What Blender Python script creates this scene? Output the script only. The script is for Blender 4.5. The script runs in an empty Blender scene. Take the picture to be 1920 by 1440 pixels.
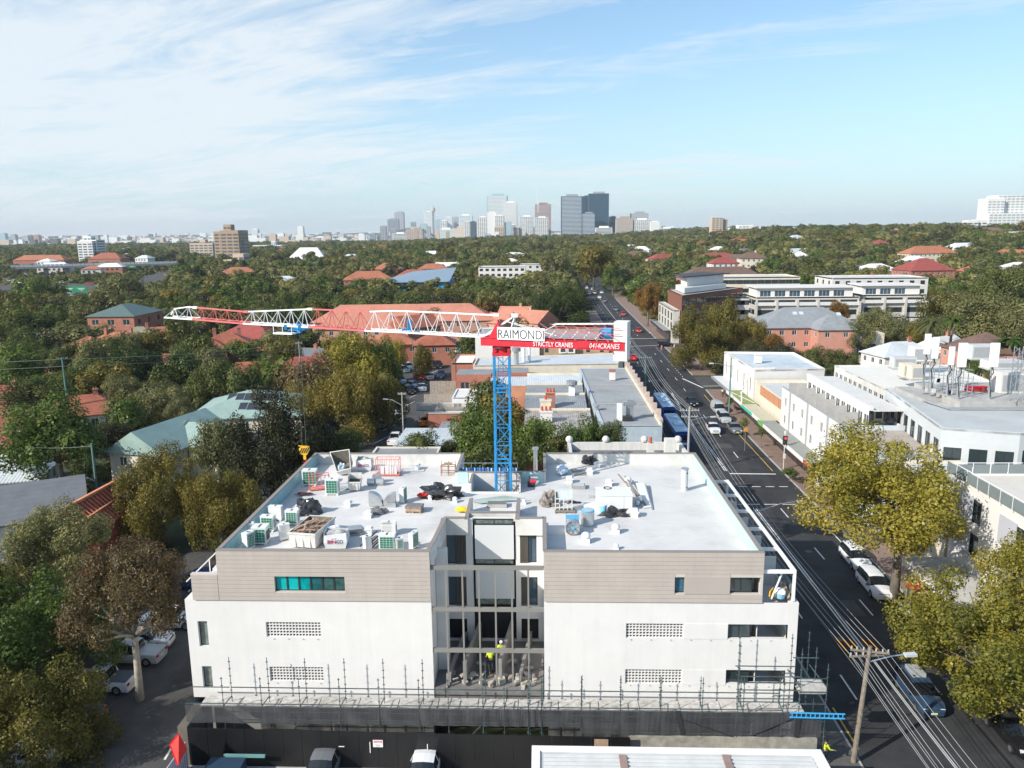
import bpy, bmesh, math, random
import numpy as np
from mathutils import Vector, Matrix
scn = bpy.context.scene
COL = scn.collection
RNG = random.Random(7)
# ---------------------------------------------------------------- camera, light, exposure
F = 1472.0; PITCH = math.radians(10.95); YAW = math.radians(2.26); ROLL = math.radians(0.66); CH = 33.0
_f = Vector((-math.sin(YAW)*math.cos(PITCH), math.cos(YAW)*math.cos(PITCH),-math.sin(PITCH)))
_r = _f.cross(Vector((0,0,1))).normalized(); _u = _r.cross(_f)
_r2 = math.cos(ROLL)*_r - math.sin(ROLL)*_u; _u2 = math.sin(ROLL)*_r + math.cos(ROLL)*_u
CAM = Vector((0,0, CH))
cd = bpy.data.cameras.new('camera'); cam = bpy.data.objects.new('camera', cd); COL.objects.link(cam)
m = Matrix.Identity(4)
for i in range(3):
    m[i][0] = _r2[i]; m[i][1] = _u2[i]; m[i][2] = -_f[i]
cam.matrix_world = Matrix.Translation(CAM) @ m
cd.sensor_width = 36; cd.lens = 36*F/1920; cd.clip_start = 0.5; cd.clip_end = 40000
scn.camera = cam
SUN_EL = math.radians(32); SUN_AZ = math.radians(234)   # clockwise from +Y
world = bpy.data.worlds.new('World'); scn.world = world; world.use_nodes = True
wn = world.node_tree.nodes; wl = world.node_tree.links; wn.clear()
def WN(t, **k):
    n = wn.new(t)
    for a, b in k.items(): setattr(n, a, b)
    return n
sky = WN('ShaderNodeTexSky', sky_type='NISHITA', sun_disc=False, sun_elevation=SUN_EL, sun_rotation=SUN_AZ,
         altitude=100, air_density=1.0, dust_density=0.6, ozone_density=2.0)
tc = WN('ShaderNodeTexCoord'); sep = WN('ShaderNodeSeparateXYZ'); wl.new(tc.outputs['Generated'], sep.inputs[0])
def wmath(op, a, b=None, c=None, clamp=False):
    n = WN('ShaderNodeMath', operation=op, use_clamp=clamp)
    for i, v in enumerate((a, b, c)):
        if v is None: continue
        if isinstance(v, (int, float)): n.inputs[i].default_value = v
        else: wl.new(v, n.inputs[i])
    return n.outputs[0]
zc = wmath('ADD', wmath('MAXIMUM', sep.outputs[2],0.0),0.10)
cu = wmath('DIVIDE', sep.outputs[0], zc); cv = wmath('DIVIDE', sep.outputs[1], zc)
cmb = WN('ShaderNodeCombineXYZ'); wl.new(wmath('MULTIPLY', cu, 0.42), cmb.inputs[0])
wl.new(wmath('ADD', cv, wmath('MULTIPLY', cu, 0.35)), cmb.inputs[1])
def wnoise(scale, detail, rough, off=0.0, dist=0.0):
    n = WN('ShaderNodeTexNoise', noise_dimensions='3D'); n.inputs['Scale'].default_value = scale
    n.inputs['Detail'].default_value = detail; n.inputs['Roughness'].default_value = rough
    n.inputs['Distortion'].default_value = dist
    mp = WN('ShaderNodeVectorMath', operation='ADD'); wl.new(cmb.outputs[0], mp.inputs[0]); mp.inputs[1].default_value = (off, off*.7, off*.3)
    wl.new(mp.outputs[0], n.inputs['Vector']); return n.outputs['Fac']
n1 = wnoise(0.62,9,0.60,3.1,0.5); n2 = wnoise(2.3,8,0.70,9.7,1.4)
left = wmath('MULTIPLY', wmath('ADD', sep.outputs[0],0.02),-0.50)             # the cirrus bank lies to the left (east)
m1 = wmath('ADD', wmath('MULTIPLY', n1,1.45), wmath('MULTIPLY', n2,0.95))
m1 = wmath('ADD', m1, wmath('MINIMUM', left, 0.2))
mask = wmath('MULTIPLY', wmath('SUBTRACT', m1,1.19),3.3, clamp=True)
hz = wmath('POWER', wmath('SUBTRACT', 1.0, wmath('ABSOLUTE', sep.outputs[2]), clamp=True),5.5)   # thin veil low down
mixs = WN('ShaderNodeMix', data_type='RGBA'); wl.new(wmath('MULTIPLY', mask, 0.84), mixs.inputs['Factor'])
veil = WN('ShaderNodeMix', data_type='RGBA'); wl.new(wmath('MULTIPLY', hz, 0.9, clamp=True), veil.inputs['Factor']); veil.inputs['B'].default_value = (6.5,8.0,9.0,1)
SKYT = WN('ShaderNodeMix', data_type='RGBA', blend_type='MULTIPLY'); SKYT.inputs['Factor'].default_value = 1.0
wl.new(sky.outputs[0], SKYT.inputs['A']); SKYT.inputs['B'].default_value = (1.42,1.76,1.85,1)
wl.new(SKYT.outputs['Result'], veil.inputs['A']); wl.new(veil.outputs['Result'], mixs.inputs['A'])
mixs.inputs['B'].default_value = (8.7,9.35,9.8,1)
bg = WN('ShaderNodeBackground'); bg.inputs['Strength'].default_value = 0.08
wl.new(mixs.outputs['Result'], bg.inputs[0]); wo = WN('ShaderNodeOutputWorld'); wl.new(bg.outputs[0], wo.inputs[0])
sl = bpy.data.lights.new('sun', 'SUN'); sl.energy = 4.6; sl.angle = math.radians(0.5); sl.color = (1.0,0.94,0.85)
so = bpy.data.objects.new('sun', sl); COL.objects.link(so)
sd = Vector((math.sin(SUN_AZ)*math.cos(SUN_EL), math.cos(SUN_AZ)*math.cos(SUN_EL), math.sin(SUN_EL)))
so.rotation_euler = sd.to_track_quat('Z', 'Y').to_euler(); so.location = (-60,-60,90)
vs = scn.view_settings; vs.view_transform = 'Standard'; vs.look = 'None'; vs.gamma = 1; vs.use_curve_mapping = False
vs.exposure = 0.35
cy = scn.cycles; cy.max_bounces = 5; cy.diffuse_bounces = 3; cy.glossy_bounces = 2; cy.transmission_bounces = 3
cy.transparent_max_bounces = 6; cy.volume_bounces = 0; cy.use_denoising = True; cy.sample_clamp_indirect = 4
# ---------------------------------------------------------------- geometry of the survey: a sight line met with a height, a depth ...
def ray(px, py):
    d = _f*F + _r2*(px-960) - _u2*(py-720); return d.normalized()
def terr(x, y):
    def s(v, a, b):
        t = min(1, max(0,(v-a)/(b-a))); return t*t*(3-2*t)
    return 9*s(y, 380,1100)*s(x, -420,-60) + 15*s(y, 330,900)*s(x, 60,420)
def G(px, py, z=0.0):
    d = ray(px, py); t = (z-CH)/d.z; return CAM + t*d
def D(px, py, Y):
    d = ray(px, py); return CAM + d*(Y/d.y)
def pxm(p):          # pixels (of the 1920 photo) per metre at a point
    return F/(Vector(p)-CAM).length
# ---------------------------------------------------------------- materials
MATS = {}
def nd(nt, t, **k):
    n = nt.nodes.new(t)
    for a, b in k.items(): setattr(n, a, b)
    return n
def mat(name, col, rough=0.8, var=0.10, scale=0.8, metal=0.0, bump=0.0, fine=None, spec=0.4, stain=0.0, streak=0.0):
    if name in MATS: return MATS[name]
    M = bpy.data.materials.new(name); M.use_nodes = True; nt = M.node_tree; P = nt.nodes['Principled BSDF']
    P.inputs['Roughness'].default_value = rough; P.inputs['Metallic'].default_value = metal
    P.inputs['Specular IOR Level'].default_value = spec
    t = nd(nt, 'ShaderNodeNewGeometry')
    n = nd(nt, 'ShaderNodeTexNoise'); n.inputs['Scale'].default_value = scale; n.inputs['Detail'].default_value = 5; n.inputs['Roughness'].default_value = 0.65
    nt.links.new(t.outputs['Position'], n.inputs['Vector'])
    r = nd(nt, 'ShaderNodeMapRange'); r.inputs['From Min'].default_value = 0.3; r.inputs['From Max'].default_value = 0.7
    r.inputs['To Min'].default_value = 1-var; r.inputs['To Max'].default_value = 1+var
    nt.links.new(n.outputs['Fac'], r.inputs[0])
    c = nd(nt, 'ShaderNodeMix', data_type='RGBA', blend_type='MULTIPLY'); c.inputs['Factor'].default_value = 1
    c.inputs['A'].default_value = (*col, 1); nt.links.new(r.outputs[0], c.inputs['B'])
    out = c.outputs['Result']
    if stain:
        n3 = nd(nt, 'ShaderNodeTexNoise'); n3.inputs['Scale'].default_value = 0.16; n3.inputs['Detail'].default_value = 7; n3.inputs['Roughness'].default_value = 0.7
        nt.links.new(t.outputs['Position'], n3.inputs['Vector'])
        r3 = nd(nt, 'ShaderNodeMapRange'); r3.inputs['From Min'].default_value = 0.48; r3.inputs['From Max'].default_value = 0.68; r3.inputs['To Min'].default_value = 1; r3.inputs['To Max'].default_value = 1-stain
        nt.links.new(n3.outputs['Fac'], r3.inputs[0])
        c3 = nd(nt, 'ShaderNodeMix', data_type='RGBA', blend_type='MULTIPLY'); c3.inputs['Factor'].default_value = 1
        nt.links.new(out, c3.inputs['A']); nt.links.new(r3.outputs[0], c3.inputs['B']); out = c3.outputs['Result']
    if streak:                     # rain streaks and dust drawn down the wall
        mp = nd(nt, 'ShaderNodeVectorMath', operation='MULTIPLY'); mp.inputs[1].default_value = (1.6,1.6,.10); nt.links.new(t.outputs['Position'], mp.inputs[0])
        n5 = nd(nt, 'ShaderNodeTexNoise'); n5.inputs['Scale'].default_value = 1.5; n5.inputs['Detail'].default_value = 6; n5.inputs['Roughness'].default_value = 0.7; nt.links.new(mp.outputs[0], n5.inputs['Vector'])
        r5 = nd(nt, 'ShaderNodeMapRange'); r5.inputs['From Min'].default_value = 0.45; r5.inputs['From Max'].default_value = 0.72; r5.inputs['To Min'].default_value = 1; r5.inputs['To Max'].default_value = 1-streak; nt.links.new(n5.outputs['Fac'], r5.inputs[0])
        c5 = nd(nt, 'ShaderNodeMix', data_type='RGBA', blend_type='MULTIPLY'); c5.inputs['Factor'].default_value = 1; nt.links.new(out, c5.inputs['A']); nt.links.new(r5.outputs[0], c5.inputs['B']); out = c5.outputs['Result']
    nt.links.new(out, P.inputs['Base Color'])
    if bump:
        b = nd(nt, 'ShaderNodeBump'); b.inputs['Strength'].default_value = bump; b.inputs['Distance'].default_value = 0.02
        n4 = nd(nt, 'ShaderNodeTexNoise'); n4.inputs['Scale'].default_value = fine or 12; n4.inputs['Detail'].default_value = 4
        nt.links.new(t.outputs['Position'], n4.inputs['Vector'])
        nt.links.new(n4.outputs['Fac'], b.inputs['Height']); nt.links.new(b.outputs[0], P.inputs['Normal'])
    MATS[name] = M; return M
def ribbed(name, col, period, axis='X', rough=0.55, depth=0.03, var=0.12, col2=None):
    "sheet roofing or battens too fine to build at their distance: relief from a wave"
    M = mat(name, col, rough=rough, var=var, stain=0.15); nt = M.node_tree; P = nt.nodes['Principled BSDF']
    t = nd(nt, 'ShaderNodeTexCoord'); w = nd(nt, 'ShaderNodeTexWave', wave_type='BANDS', bands_direction=axis, wave_profile='SIN')
    w.inputs['Scale'].default_value = 0.314/period; nt.links.new(t.outputs['Object'], w.inputs['Vector'])
    b = nd(nt, 'ShaderNodeBump'); b.inputs['Strength'].default_value = 0.9; b.inputs['Distance'].default_value = depth
    nt.links.new(w.outputs['Fac'], b.inputs['Height']); nt.links.new(b.outputs[0], P.inputs['Normal']); return M
def brickmat(name, a, b, mortar, scale=4.0):
    if name in MATS: return MATS[name]
    M = mat(name, a, rough=0.9, var=0.15); nt = M.node_tree; P = nt.nodes['Principled BSDF']
    t = nd(nt, 'ShaderNodeNewGeometry'); s = nd(nt, 'ShaderNodeSeparateXYZ'); nt.links.new(t.outputs['Position'], s.inputs[0])
    ad = nd(nt, 'ShaderNodeMath', operation='ADD'); nt.links.new(s.outputs[0], ad.inputs[0]); nt.links.new(s.outputs[1], ad.inputs[1])
    cb = nd(nt, 'ShaderNodeCombineXYZ'); nt.links.new(ad.outputs[0], cb.inputs[0]); nt.links.new(s.outputs[2], cb.inputs[1])
    br = nd(nt, 'ShaderNodeTexBrick'); br.inputs['Scale'].default_value = scale; nt.links.new(cb.outputs[0], br.inputs['Vector'])
    br.inputs['Color1'].default_value = (*a, 1); br.inputs['Color2'].default_value = (*b, 1); br.inputs['Mortar'].default_value = (*mortar, 1)
    br.inputs['Mortar Size'].default_value = 0.015; br.inputs['Row Height'].default_value = 0.3; br.inputs['Brick Width'].default_value = 0.9
    n = nd(nt, 'ShaderNodeTexNoise'); n.inputs['Scale'].default_value = 0.7; n.inputs['Detail'].default_value = 6; nt.links.new(t.outputs['Position'], n.inputs['Vector'])
    mr = nd(nt, 'ShaderNodeMapRange'); mr.inputs['To Min'].default_value = 0.65; mr.inputs['To Max'].default_value = 1.3; nt.links.new(n.outputs['Fac'], mr.inputs[0])
    mx = nd(nt, 'ShaderNodeMix', data_type='RGBA', blend_type='MULTIPLY'); mx.inputs['Factor'].default_value = 1
    nt.links.new(br.outputs['Color'], mx.inputs['A']); nt.links.new(mr.outputs[0], mx.inputs['B'])
    nt.links.new(mx.outputs['Result'], P.inputs['Base Color']); return M
def leafmat(name, a, b, trans=0.3):
    M = bpy.data.materials.new(name); M.use_nodes = True; nt = M.node_tree; nt.nodes.clear()
    at = nd(nt, 'ShaderNodeAttribute', attribute_name='tint'); oi = nd(nt, 'ShaderNodeObjectInfo')
    mm = nd(nt, 'ShaderNodeMath', operation='MULTIPLY_ADD', use_clamp=True); nt.links.new(oi.outputs['Random'], mm.inputs[0]); mm.inputs[1].default_value = 0.45
    ms = nd(nt, 'ShaderNodeMath', operation='SUBTRACT'); nt.links.new(at.outputs['Fac'], ms.inputs[0]); ms.inputs[1].default_value = 0.22
    nt.links.new(ms.outputs[0], mm.inputs[2])
    c = nd(nt, 'ShaderNodeMix', data_type='RGBA'); nt.links.new(mm.outputs[0], c.inputs['Factor']); c.inputs['A'].default_value = (*a, 1); c.inputs['B'].default_value = (*b, 1)
    d = nd(nt, 'ShaderNodeBsdfDiffuse'); tr = nd(nt, 'ShaderNodeBsdfTranslucent'); x = nd(nt, 'ShaderNodeMixShader'); x.inputs[0].default_value = trans
    nt.links.new(c.outputs['Result'], d.inputs[0]); nt.links.new(c.outputs['Result'], tr.inputs[0])
    nt.links.new(d.outputs[0], x.inputs[1]); nt.links.new(tr.outputs[0], x.inputs[2])
    g = nd(nt, 'ShaderNodeBsdfGlossy'); g.inputs['Roughness'].default_value = 0.45; g.inputs[0].default_value = (.5,.5,.5,1)
    x2 = nd(nt, 'ShaderNodeMixShader'); x2.inputs[0].default_value = 0.03; nt.links.new(x.outputs[0], x2.inputs[1]); nt.links.new(g.outputs[0], x2.inputs[2])
    o = nd(nt, 'ShaderNodeOutputMaterial'); nt.links.new(x2.outputs[0], o.inputs[0]); MATS[name] = M; return M
def glass(name, col=(0.03,0.045,0.05), rough=0.06):
    return mat(name, col, rough=rough, var=0.3, scale=0.35, spec=0.9)
# ---------------------------------------------------------------- mesh builder
class MB:
    def __init__(s): s.v = []; s.f = []; s.m = []; s.p = []
    def add(s, vs, fs, mi=0):
        n = len(s.v); s.p.append((n, n+len(vs), len(s.f), len(s.f)+len(fs))); s.v.extend([tuple(p) for p in vs]); s.f.extend([tuple(i+n for i in f) for f in fs]); s.m.extend([mi]*len(fs)); return s
    def box(s, x0, x1, y0, y1, z0, z1, mi=0):
        if x0 > x1: x0, x1 = x1, x0
        if y0 > y1: y0, y1 = y1, y0
        if z0 > z1: z0, z1 = z1, z0
        return s.add([(x0,y0,z0),(x1,y0,z0),(x1,y1,z0),(x0,y1,z0),(x0,y0,z1),(x1,y0,z1),(x1,y1,z1),(x0,y1,z1)],
              [(0,3,2,1),(4,5,6,7),(0,1,5,4),(1,2,6,5),(2,3,7,6),(3,0,4,7)], mi)
    def obox(s, c, size, rz=0, mi=0, M=None):
        M = M or (Matrix.Translation(c) @ Matrix.Rotation(rz, 4, 'Z'))
        a, b, d = size[0]/2, size[1]/2, size[2]/2
        vs = [M @ Vector(p) for p in [(-a,-b,-d),(a,-b,-d),(a,b,-d),(-a,b,-d),(-a,-b,d),(a,-b,d),(a,b,d),(-a,b,d)]]
        return s.add(vs, [(0,3,2,1),(4,5,6,7),(0,1,5,4),(1,2,6,5),(2,3,7,6),(3,0,4,7)], mi)
    def bar(s, p, q, w, h=None, mi=0, n=4):
        p, q = Vector(p), Vector(q); d = q-p; L = d.length
        if L < 1e-5: return s
        h = h or w; d /= L
        up = Vector((0,0,1)) if abs(d.z) < 0.95 else Vector((0,1,0))
        a = d.cross(up).normalized(); b = a.cross(d)
        if n == 4:
            off = [a*w/2+b*h/2,-a*w/2+b*h/2,-a*w/2-b*h/2, a*w/2-b*h/2]
        else:
            off = [a*math.cos(2*math.pi*i/n)*w/2 + b*math.sin(2*math.pi*i/n)*h/2 for i in range(n)]
        vs = [p+o for o in off]+[q+o for o in off]; k = len(off)
        fs = [(i, (i+1) % k, (i+1) % k+k, i+k) for i in range(k)] + [tuple(range(k))[::-1], tuple(range(k, 2*k))]
        return s.add(vs, fs, mi)
    def tube(s, pts, r, n=6, mi=0, cap=True):
        pts = [Vector(p) for p in pts]; rs = r if isinstance(r, (list, tuple)) else [r]*len(pts)
        base = len(s.v); prev = None
        for i, p in enumerate(pts):
            d = (pts[min(i+1, len(pts)-1)]-pts[max(i-1,0)])
            d = d.normalized() if d.length > 1e-6 else Vector((0,0,1))
            up = Vector((0,0,1)) if abs(d.z) < 0.9 else Vector((0,1,0))
            a = d.cross(up).normalized() if prev is None else (prev - d*prev.dot(d)).normalized(); prev = a; b = a.cross(d)
            for k in range(n):
                t = 2*math.pi*k/n; s.v.append(tuple(p+(a*math.cos(t)+b*math.sin(t))*rs[i]))
        for i in range(len(pts)-1):
            for k in range(n):
                s.f.append((base+i*n+k, base+i*n+(k+1) % n, base+(i+1)*n+(k+1) % n, base+(i+1)*n+k)); s.m.append(mi)
        if cap:
            s.f.append(tuple(base+k for k in range(n))[::-1]); s.m.append(mi)
            s.f.append(tuple(base+(len(pts)-1)*n+k for k in range(n))); s.m.append(mi)
        return s
    def one(s, fn, *a, **k):
        f0, v0, n = len(s.f), len(s.v), len(s.p); fn(*a, **k); del s.p[n:]; s.p.append((v0, len(s.v), f0, len(s.f))); return s
    def cyl(s, c, r, z0, z1, n=16, mi=0, r2=None):
        return s.tube([(c[0], c[1], z0),(c[0], c[1], z1)], [r, r if r2 is None else r2], n, mi)
    def prism(s, pts, z0, z1, mi=0, top=None):
        n = len(pts); a = sum(pts[i][0]*pts[(i+1) % n][1]-pts[(i+1) % n][0]*pts[i][1] for i in range(n))
        if a < 0: pts = pts[::-1]
        vs = [(p[0], p[1], z0) for p in pts]+[(p[0], p[1], z1) for p in pts]
        s.add(vs, [(i, (i+1) % n, (i+1) % n+n, i+n) for i in range(n)], mi)
        s.add(vs[n:], [tuple(range(n))], mi if top is None else top)
        s.add(vs[:n], [tuple(range(n))[::-1]], mi); return s
    def quad(s, a, b, c, d, mi=0): return s.add([a, b, c, d], [(0,1,2,3)], mi)
    def sphere(s, c, r, n=10, k=6, mi=0, sc=(1,1,1)):
        vs = []; fs = []
        for i in range(k+1):
            t = math.pi*i/k
            for j in range(n):
                p = 2*math.pi*j/n; vs.append((c[0]+r*sc[0]*math.sin(t)*math.cos(p), c[1]+r*sc[1]*math.sin(t)*math.sin(p), c[2]+r*sc[2]*math.cos(t)))
        for i in range(k):
            for j in range(n): fs.append((i*n+j, (i+1)*n+j, (i+1)*n+(j+1) % n, i*n+(j+1) % n))
        return s.add(vs, fs, mi)
    def mesh(s, name, mats, org=(0,0,0), smooth=False):
        me = bpy.data.meshes.new(name); o = org
        me.from_pydata([(v[0]-o[0], v[1]-o[1], v[2]-o[2]) for v in s.v], [], s.f)
        for M in mats: me.materials.append(M)
        if len(mats) > 1: me.polygons.foreach_set('material_index', s.m)
        if smooth: me.polygons.foreach_set('use_smooth', [True]*len(s.f))
        me.update(); return me
    def each(s, name, mats, parent):
        "every piece (one add call) an object of its own under parent"
        out = []
        for (a, b_, c, d) in s.p:
            q = MB(); q.v = s.v[a:b_]; q.f = [tuple(i-a for i in f) for f in s.f[c:d]]; q.m = s.m[c:d]; out.append(q.build(name, mats, parent))
        return out
    def build(s, name, mats, parent=None, smooth=False, rz=None, loc=None):
        if not isinstance(mats, (list, tuple)): mats = [mats]
        o_ = ORG.get(parent.name, (0,0,0)) if parent is not None else (0,0,0)
        ob = bpy.data.objects.new(name, s.mesh(name, mats, o_, smooth)); COL.objects.link(ob)
        if parent is not None: ob.parent = parent; ORG[ob.name] = o_
        if loc: ob.location = loc
        if rz: ob.rotation_euler.z = rz
        return ob
ORG = {}
def tag(o, label=None, cat=None, group=None, kind=None):
    if label: o['label'] = label
    if cat: o['category'] = cat
    if group: o['group'] = group
    if kind: o['kind'] = kind
    return o
def thing(name, label, cat, loc=(0,0,0), group=None, rz=0):
    o = bpy.data.objects.new(name, None); COL.objects.link(o); o.location = loc; o.rotation_euler.z = rz; o.empty_display_size = 0.3
    ORG[o.name] = tuple(loc) if not rz else (0,0,0)     # parts may be modelled in world coordinates
    return tag(o, label, cat, group)
def local_thing(name, label, cat, loc, rz=0, group=None):
    o = thing(name, label, cat, loc, group, rz); ORG[o.name] = (0,0,0); return o
def single(b, name, mats, label, cat, group=None, base=None, smooth=False):
    "a thing that is one mesh, its origin put at its base"
    if not isinstance(mats, (list, tuple)): mats = [mats]
    xs = np.array(b.v); base = base or (float((xs[:, 0].min()+xs[:, 0].max())/2), float((xs[:, 1].min()+xs[:, 1].max())/2), float(xs[:, 2].min()))
    ob = bpy.data.objects.new(name, b.mesh(name, mats, base, smooth)); ob.location = base; COL.objects.link(ob)
    return tag(ob, label, cat, group)
def struct(b, name, mats, smooth=False):
    if not isinstance(mats, (list, tuple)): mats = [mats]
    ob = bpy.data.objects.new(name, b.mesh(name, mats, (0,0,0), smooth)); COL.objects.link(ob); ob['kind'] = 'structure'; return ob
def inst(me, name, parent=None, loc=(0,0,0), rz=0, sc=None, mats=None):
    o = bpy.data.objects.new(name, me); COL.objects.link(o); o.parent = parent; o.location = loc; o.rotation_euler = (0,0, rz)
    if sc: o.scale = sc if isinstance(sc, (tuple, list)) else (sc, sc, sc)
    if mats:
        for i, M in enumerate(mats): o.material_slots[i].link = 'OBJECT'; o.material_slots[i].material = M
    return o
def copy_tree(o, parent=None):
    c = o.copy(); COL.objects.link(c); c.parent = parent
    for k in CH_.get(o.name, []): CH_.setdefault(c.name, []).append(copy_tree(k, c))
    return c
CH_ = {}
def index_children(o):
    kids = [x for x in COL.objects if x.parent == o]
    CH_[o.name] = kids
    for k in kids: index_children(k)
KEEP = []            # keep-out areas for planting: (x0, x1, y0, y1)
KPOLY = []
def keep(x0, x1, y0, y1, front=0): KEEP.append((min(x0, x1), max(x0, x1), min(y0, y1)-front, max(y0, y1)))
# shared materials
WHITE = mat('white_render', (0.71,0.69,0.665), var=0.03, stain=0.05, streak=0.05)
OFFW = mat('offwhite_render', (0.66,0.65,0.615), var=0.05, stain=0.08, streak=.15)
TAUPE = mat('taupe_cladding', (0.465,0.41,0.365), var=0.06, rough=0.6, streak=.06)
TAUPED = mat('taupe_trim', (0.27,0.24,0.215), var=0.05, rough=0.5)
DARKF = mat('dark_frame', (0.035,0.037,0.04), rough=0.4)
DARK = mat('dark_interior', (0.02,0.02,0.022), rough=0.9)
GLASS = glass('window_glass'); GLASSB = glass('blue_window_glass', (0.05,0.09,0.13)); GLASST = glass('teal_glass', (0.0,0.42,0.42), rough=0.15)
GREY = mat('grey_paint', (0.36,0.37,0.38), var=0.08); LGREY = mat('light_grey', (0.55,0.56,0.57), var=0.08, stain=0.12)
CONC = mat('concrete', (0.42,0.41,0.39), var=0.15, bump=0.3, stain=0.2)
GALV = mat('galvanised_steel', (0.55,0.57,0.58), rough=0.35, metal=0.7, var=0.12, scale=3)
STEELW = mat('white_steel', (0.82,0.82,0.82), rough=0.4, var=0.03)
BLACKP = mat('black_plastic_sheet', (0.022,0.022,0.024), rough=0.28, var=0.2, scale=3, bump=0.5, fine=5)
ALUW = mat('aluminium_white', (0.78,0.79,0.79), rough=0.45, var=0.05)
# ================================================================ ground, streets, kerbs, markings
def off(y):
    P = [(-50,0),(110,0),(142,.5),(170,1.4),(215,2.0),(300,2.3),(380,3),(760,7),(1500,12)]
    for (a, b),(c, d) in zip(P, P[1:]):
        if y <= c: return b+(d-b)*(y-a)/(c-a)
    return 12
ASPH = mat('asphalt', (0.040,0.041,0.044), rough=0.9, var=0.38, scale=0.3, bump=0.25, fine=9, stain=0.32)
ASPHO = mat('asphalt_old', (0.075,0.074,0.073), rough=0.92, var=0.22, scale=0.5, bump=0.2, fine=9, stain=0.2)
PAVE = brickmat('paver_footpath', (0.24,0.165,0.135),(0.28,0.20,0.165),(0.16,0.12,0.10),2.4)
KERB = mat('kerb_concrete', (0.40,0.39,0.37), var=0.15, scale=2)
PAINT = mat('road_paint', (0.72,0.72,0.70), var=0.22, scale=3.5); PAINTY = mat('yellow_road_paint', (0.62,0.42,0.08), var=0.2, scale=3)
GRD = mat('ground_scrub', (0.045,0.058,0.026), rough=1, var=0.45, scale=0.05, stain=0.3)
b = MB()
ys = [-60,-20,0,30,60,90,130,180,240,300,380,450,530,620,720,850,1000,1200,1500,2000,3000,5000,8000,12500]
xs = [-10500,-8000,-5000,-3000,-2000,-1400,-1000,-700,-500,-400,-300,-200,-120,-60,0,60,120,200,280,360,450,560,700,1000,1500,2200,3500,6000,10500]
for y in ys:
    for x in xs: b.v.append((x, y, terr(x, y)-0.02))
nx = len(xs)
for j in range(len(ys)-1):
    for i in range(nx-1): b.f.append((j*nx+i, j*nx+i+1,(j+1)*nx+i+1,(j+1)*nx+i)); b.m.append(0)
struct(b, 'ground', GRD, smooth=True)
def strip(f0, f1, y0, y1, z, step=15, hz=None):
    b = MB(); n = max(1, int((y1-y0)/step)); v = []
    for i in range(n+1):
        y = y0+(y1-y0)*i/n
        t = 0 if hz is None else hz(y)
        v += [(f0(y), y, z+t),(f1(y), y, z+t)]
    return b.add(v, [(2*i, 2*i+1,2*i+3,2*i+2) for i in range(n)])
hh = lambda y: max(terr(30, y), terr(44, y))
struct(strip(lambda y: 19.8+off(y), lambda y: 33+off(y),-20,640,0.02,20, lambda y: hh(y)+(0.25 if y > 380 else 0)), 'main_road', ASPH)
b = MB(); b.quad((-95,198,.012),(-95,211,.012),(20.6,238,.012),(21.4,224,.012)); b.quad((35.3,226,.012),(35.3,241,.012),(120,262,.012),(120,247,.012))
struct(b, 'cross_street', ASPHO)
b = MB(); b.quad((33.6,165,.016),(34.4,178,.016),(110,190,.016),(110,178,.016)); struct(b, 'side_street', ASPHO)
b = MB(); b.quad((-38,20,.008),(-21.2,20,.008),(-21.2,214,.008),(-38,211,.008)); struct(b, 'rear_lane', ASPHO)
b = MB(); b.quad((-21.1,20,.004),(19.6,20,.004),(19.6,44.5,.004),(-21.1,44.5,.004)); struct(b, 'forecourt', CONC)
# footpaths and kerbs are real steps
def footpath(x0, x1, y0, y1, name='footpath', m=PAVE, follow=True, kerb=None):
    n = max(1, int((y1-y0)/12)); b = MB()
    for i in range(n):
        a, c = y0+(y1-y0)*i/n, y0+(y1-y0)*(i+1)/n; oa, oc = (off(a), off(c)) if follow else (0,0)
        b.prism([(x0+oa, a),(x1+oa, a),(x1+oc, c),(x0+oc, c)],0.0,0.14)
    o = struct(b, name, m)
    if kerb:
        k = MB()
        for i in range(n):
            a, c = y0+(y1-y0)*i/n, y0+(y1-y0)*(i+1)/n; oa, oc = (off(a), off(c)) if follow else (0,0)
            kx = (x0-0.16, x0-0.003) if kerb < 0 else (x1+0.003, x1+0.16)
            k.prism([(kx[0]+oa, a),(kx[1]+oa, a),(kx[1]+oc, c),(kx[0]+oc, c)],0.0,0.15)
        struct(k, 'kerb', KERB)
footpath(16.3,19.7,30,162, 'footpath', mat('dark_paver', (0.11,0.105,0.10), var=0.2, scale=1.5), kerb=1)
footpath(33.2,37.5,40,163, 'footpath', PAVE, kerb=-1)
footpath(33.2,38.5,180,225, 'footpath', PAVE, kerb=-1)
footpath(33.2,41.0,243,420, 'footpath', PAVE, kerb=-1)
footpath(15.5,19.7,240,330, 'footpath', PAVE, kerb=1)
# markings, each run of dashes one painted line
def dashes(x, y0, y1, ln, gap, w=0.13, dx=None, name='lane_marking', m=PAINT):
    b = MB(); y = y0
    while y < y1:
        o1 = off(y) if dx is None else dx(y); o2 = off(y+ln) if dx is None else dx(y+ln); z = 0.028 + (hh(y)+(0.25 if y > 380 else 0))
        b.quad((x+o1-w/2, y, z),(x+o1+w/2, y, z),(x+o2+w/2, y+ln, z),(x+o2-w/2, y+ln, z)); y += ln+gap
    return struct(b, name, m)
dashes(28.55,52.2,91,3.0,8.9); dashes(28.7,112.5,222,3.1,9.2); dashes(22.3,51.5,91,3.2,8.8); dashes(22.4,112,215,3,9)
dashes(28.4,250,640,3.2,9); dashes(22.6,250,640,3.2,9)
for x in (25.35,25.62): dashes(x, 58,91,33,1)
for x in (25.35,25.62): dashes(x, 106,160,18,0.01)
dashes(25.45,250,420,10,0.01); dashes(30.6,178,224,1.1,1.6, dx=lambda y: off(y)+(224-y)*0.0)
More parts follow.
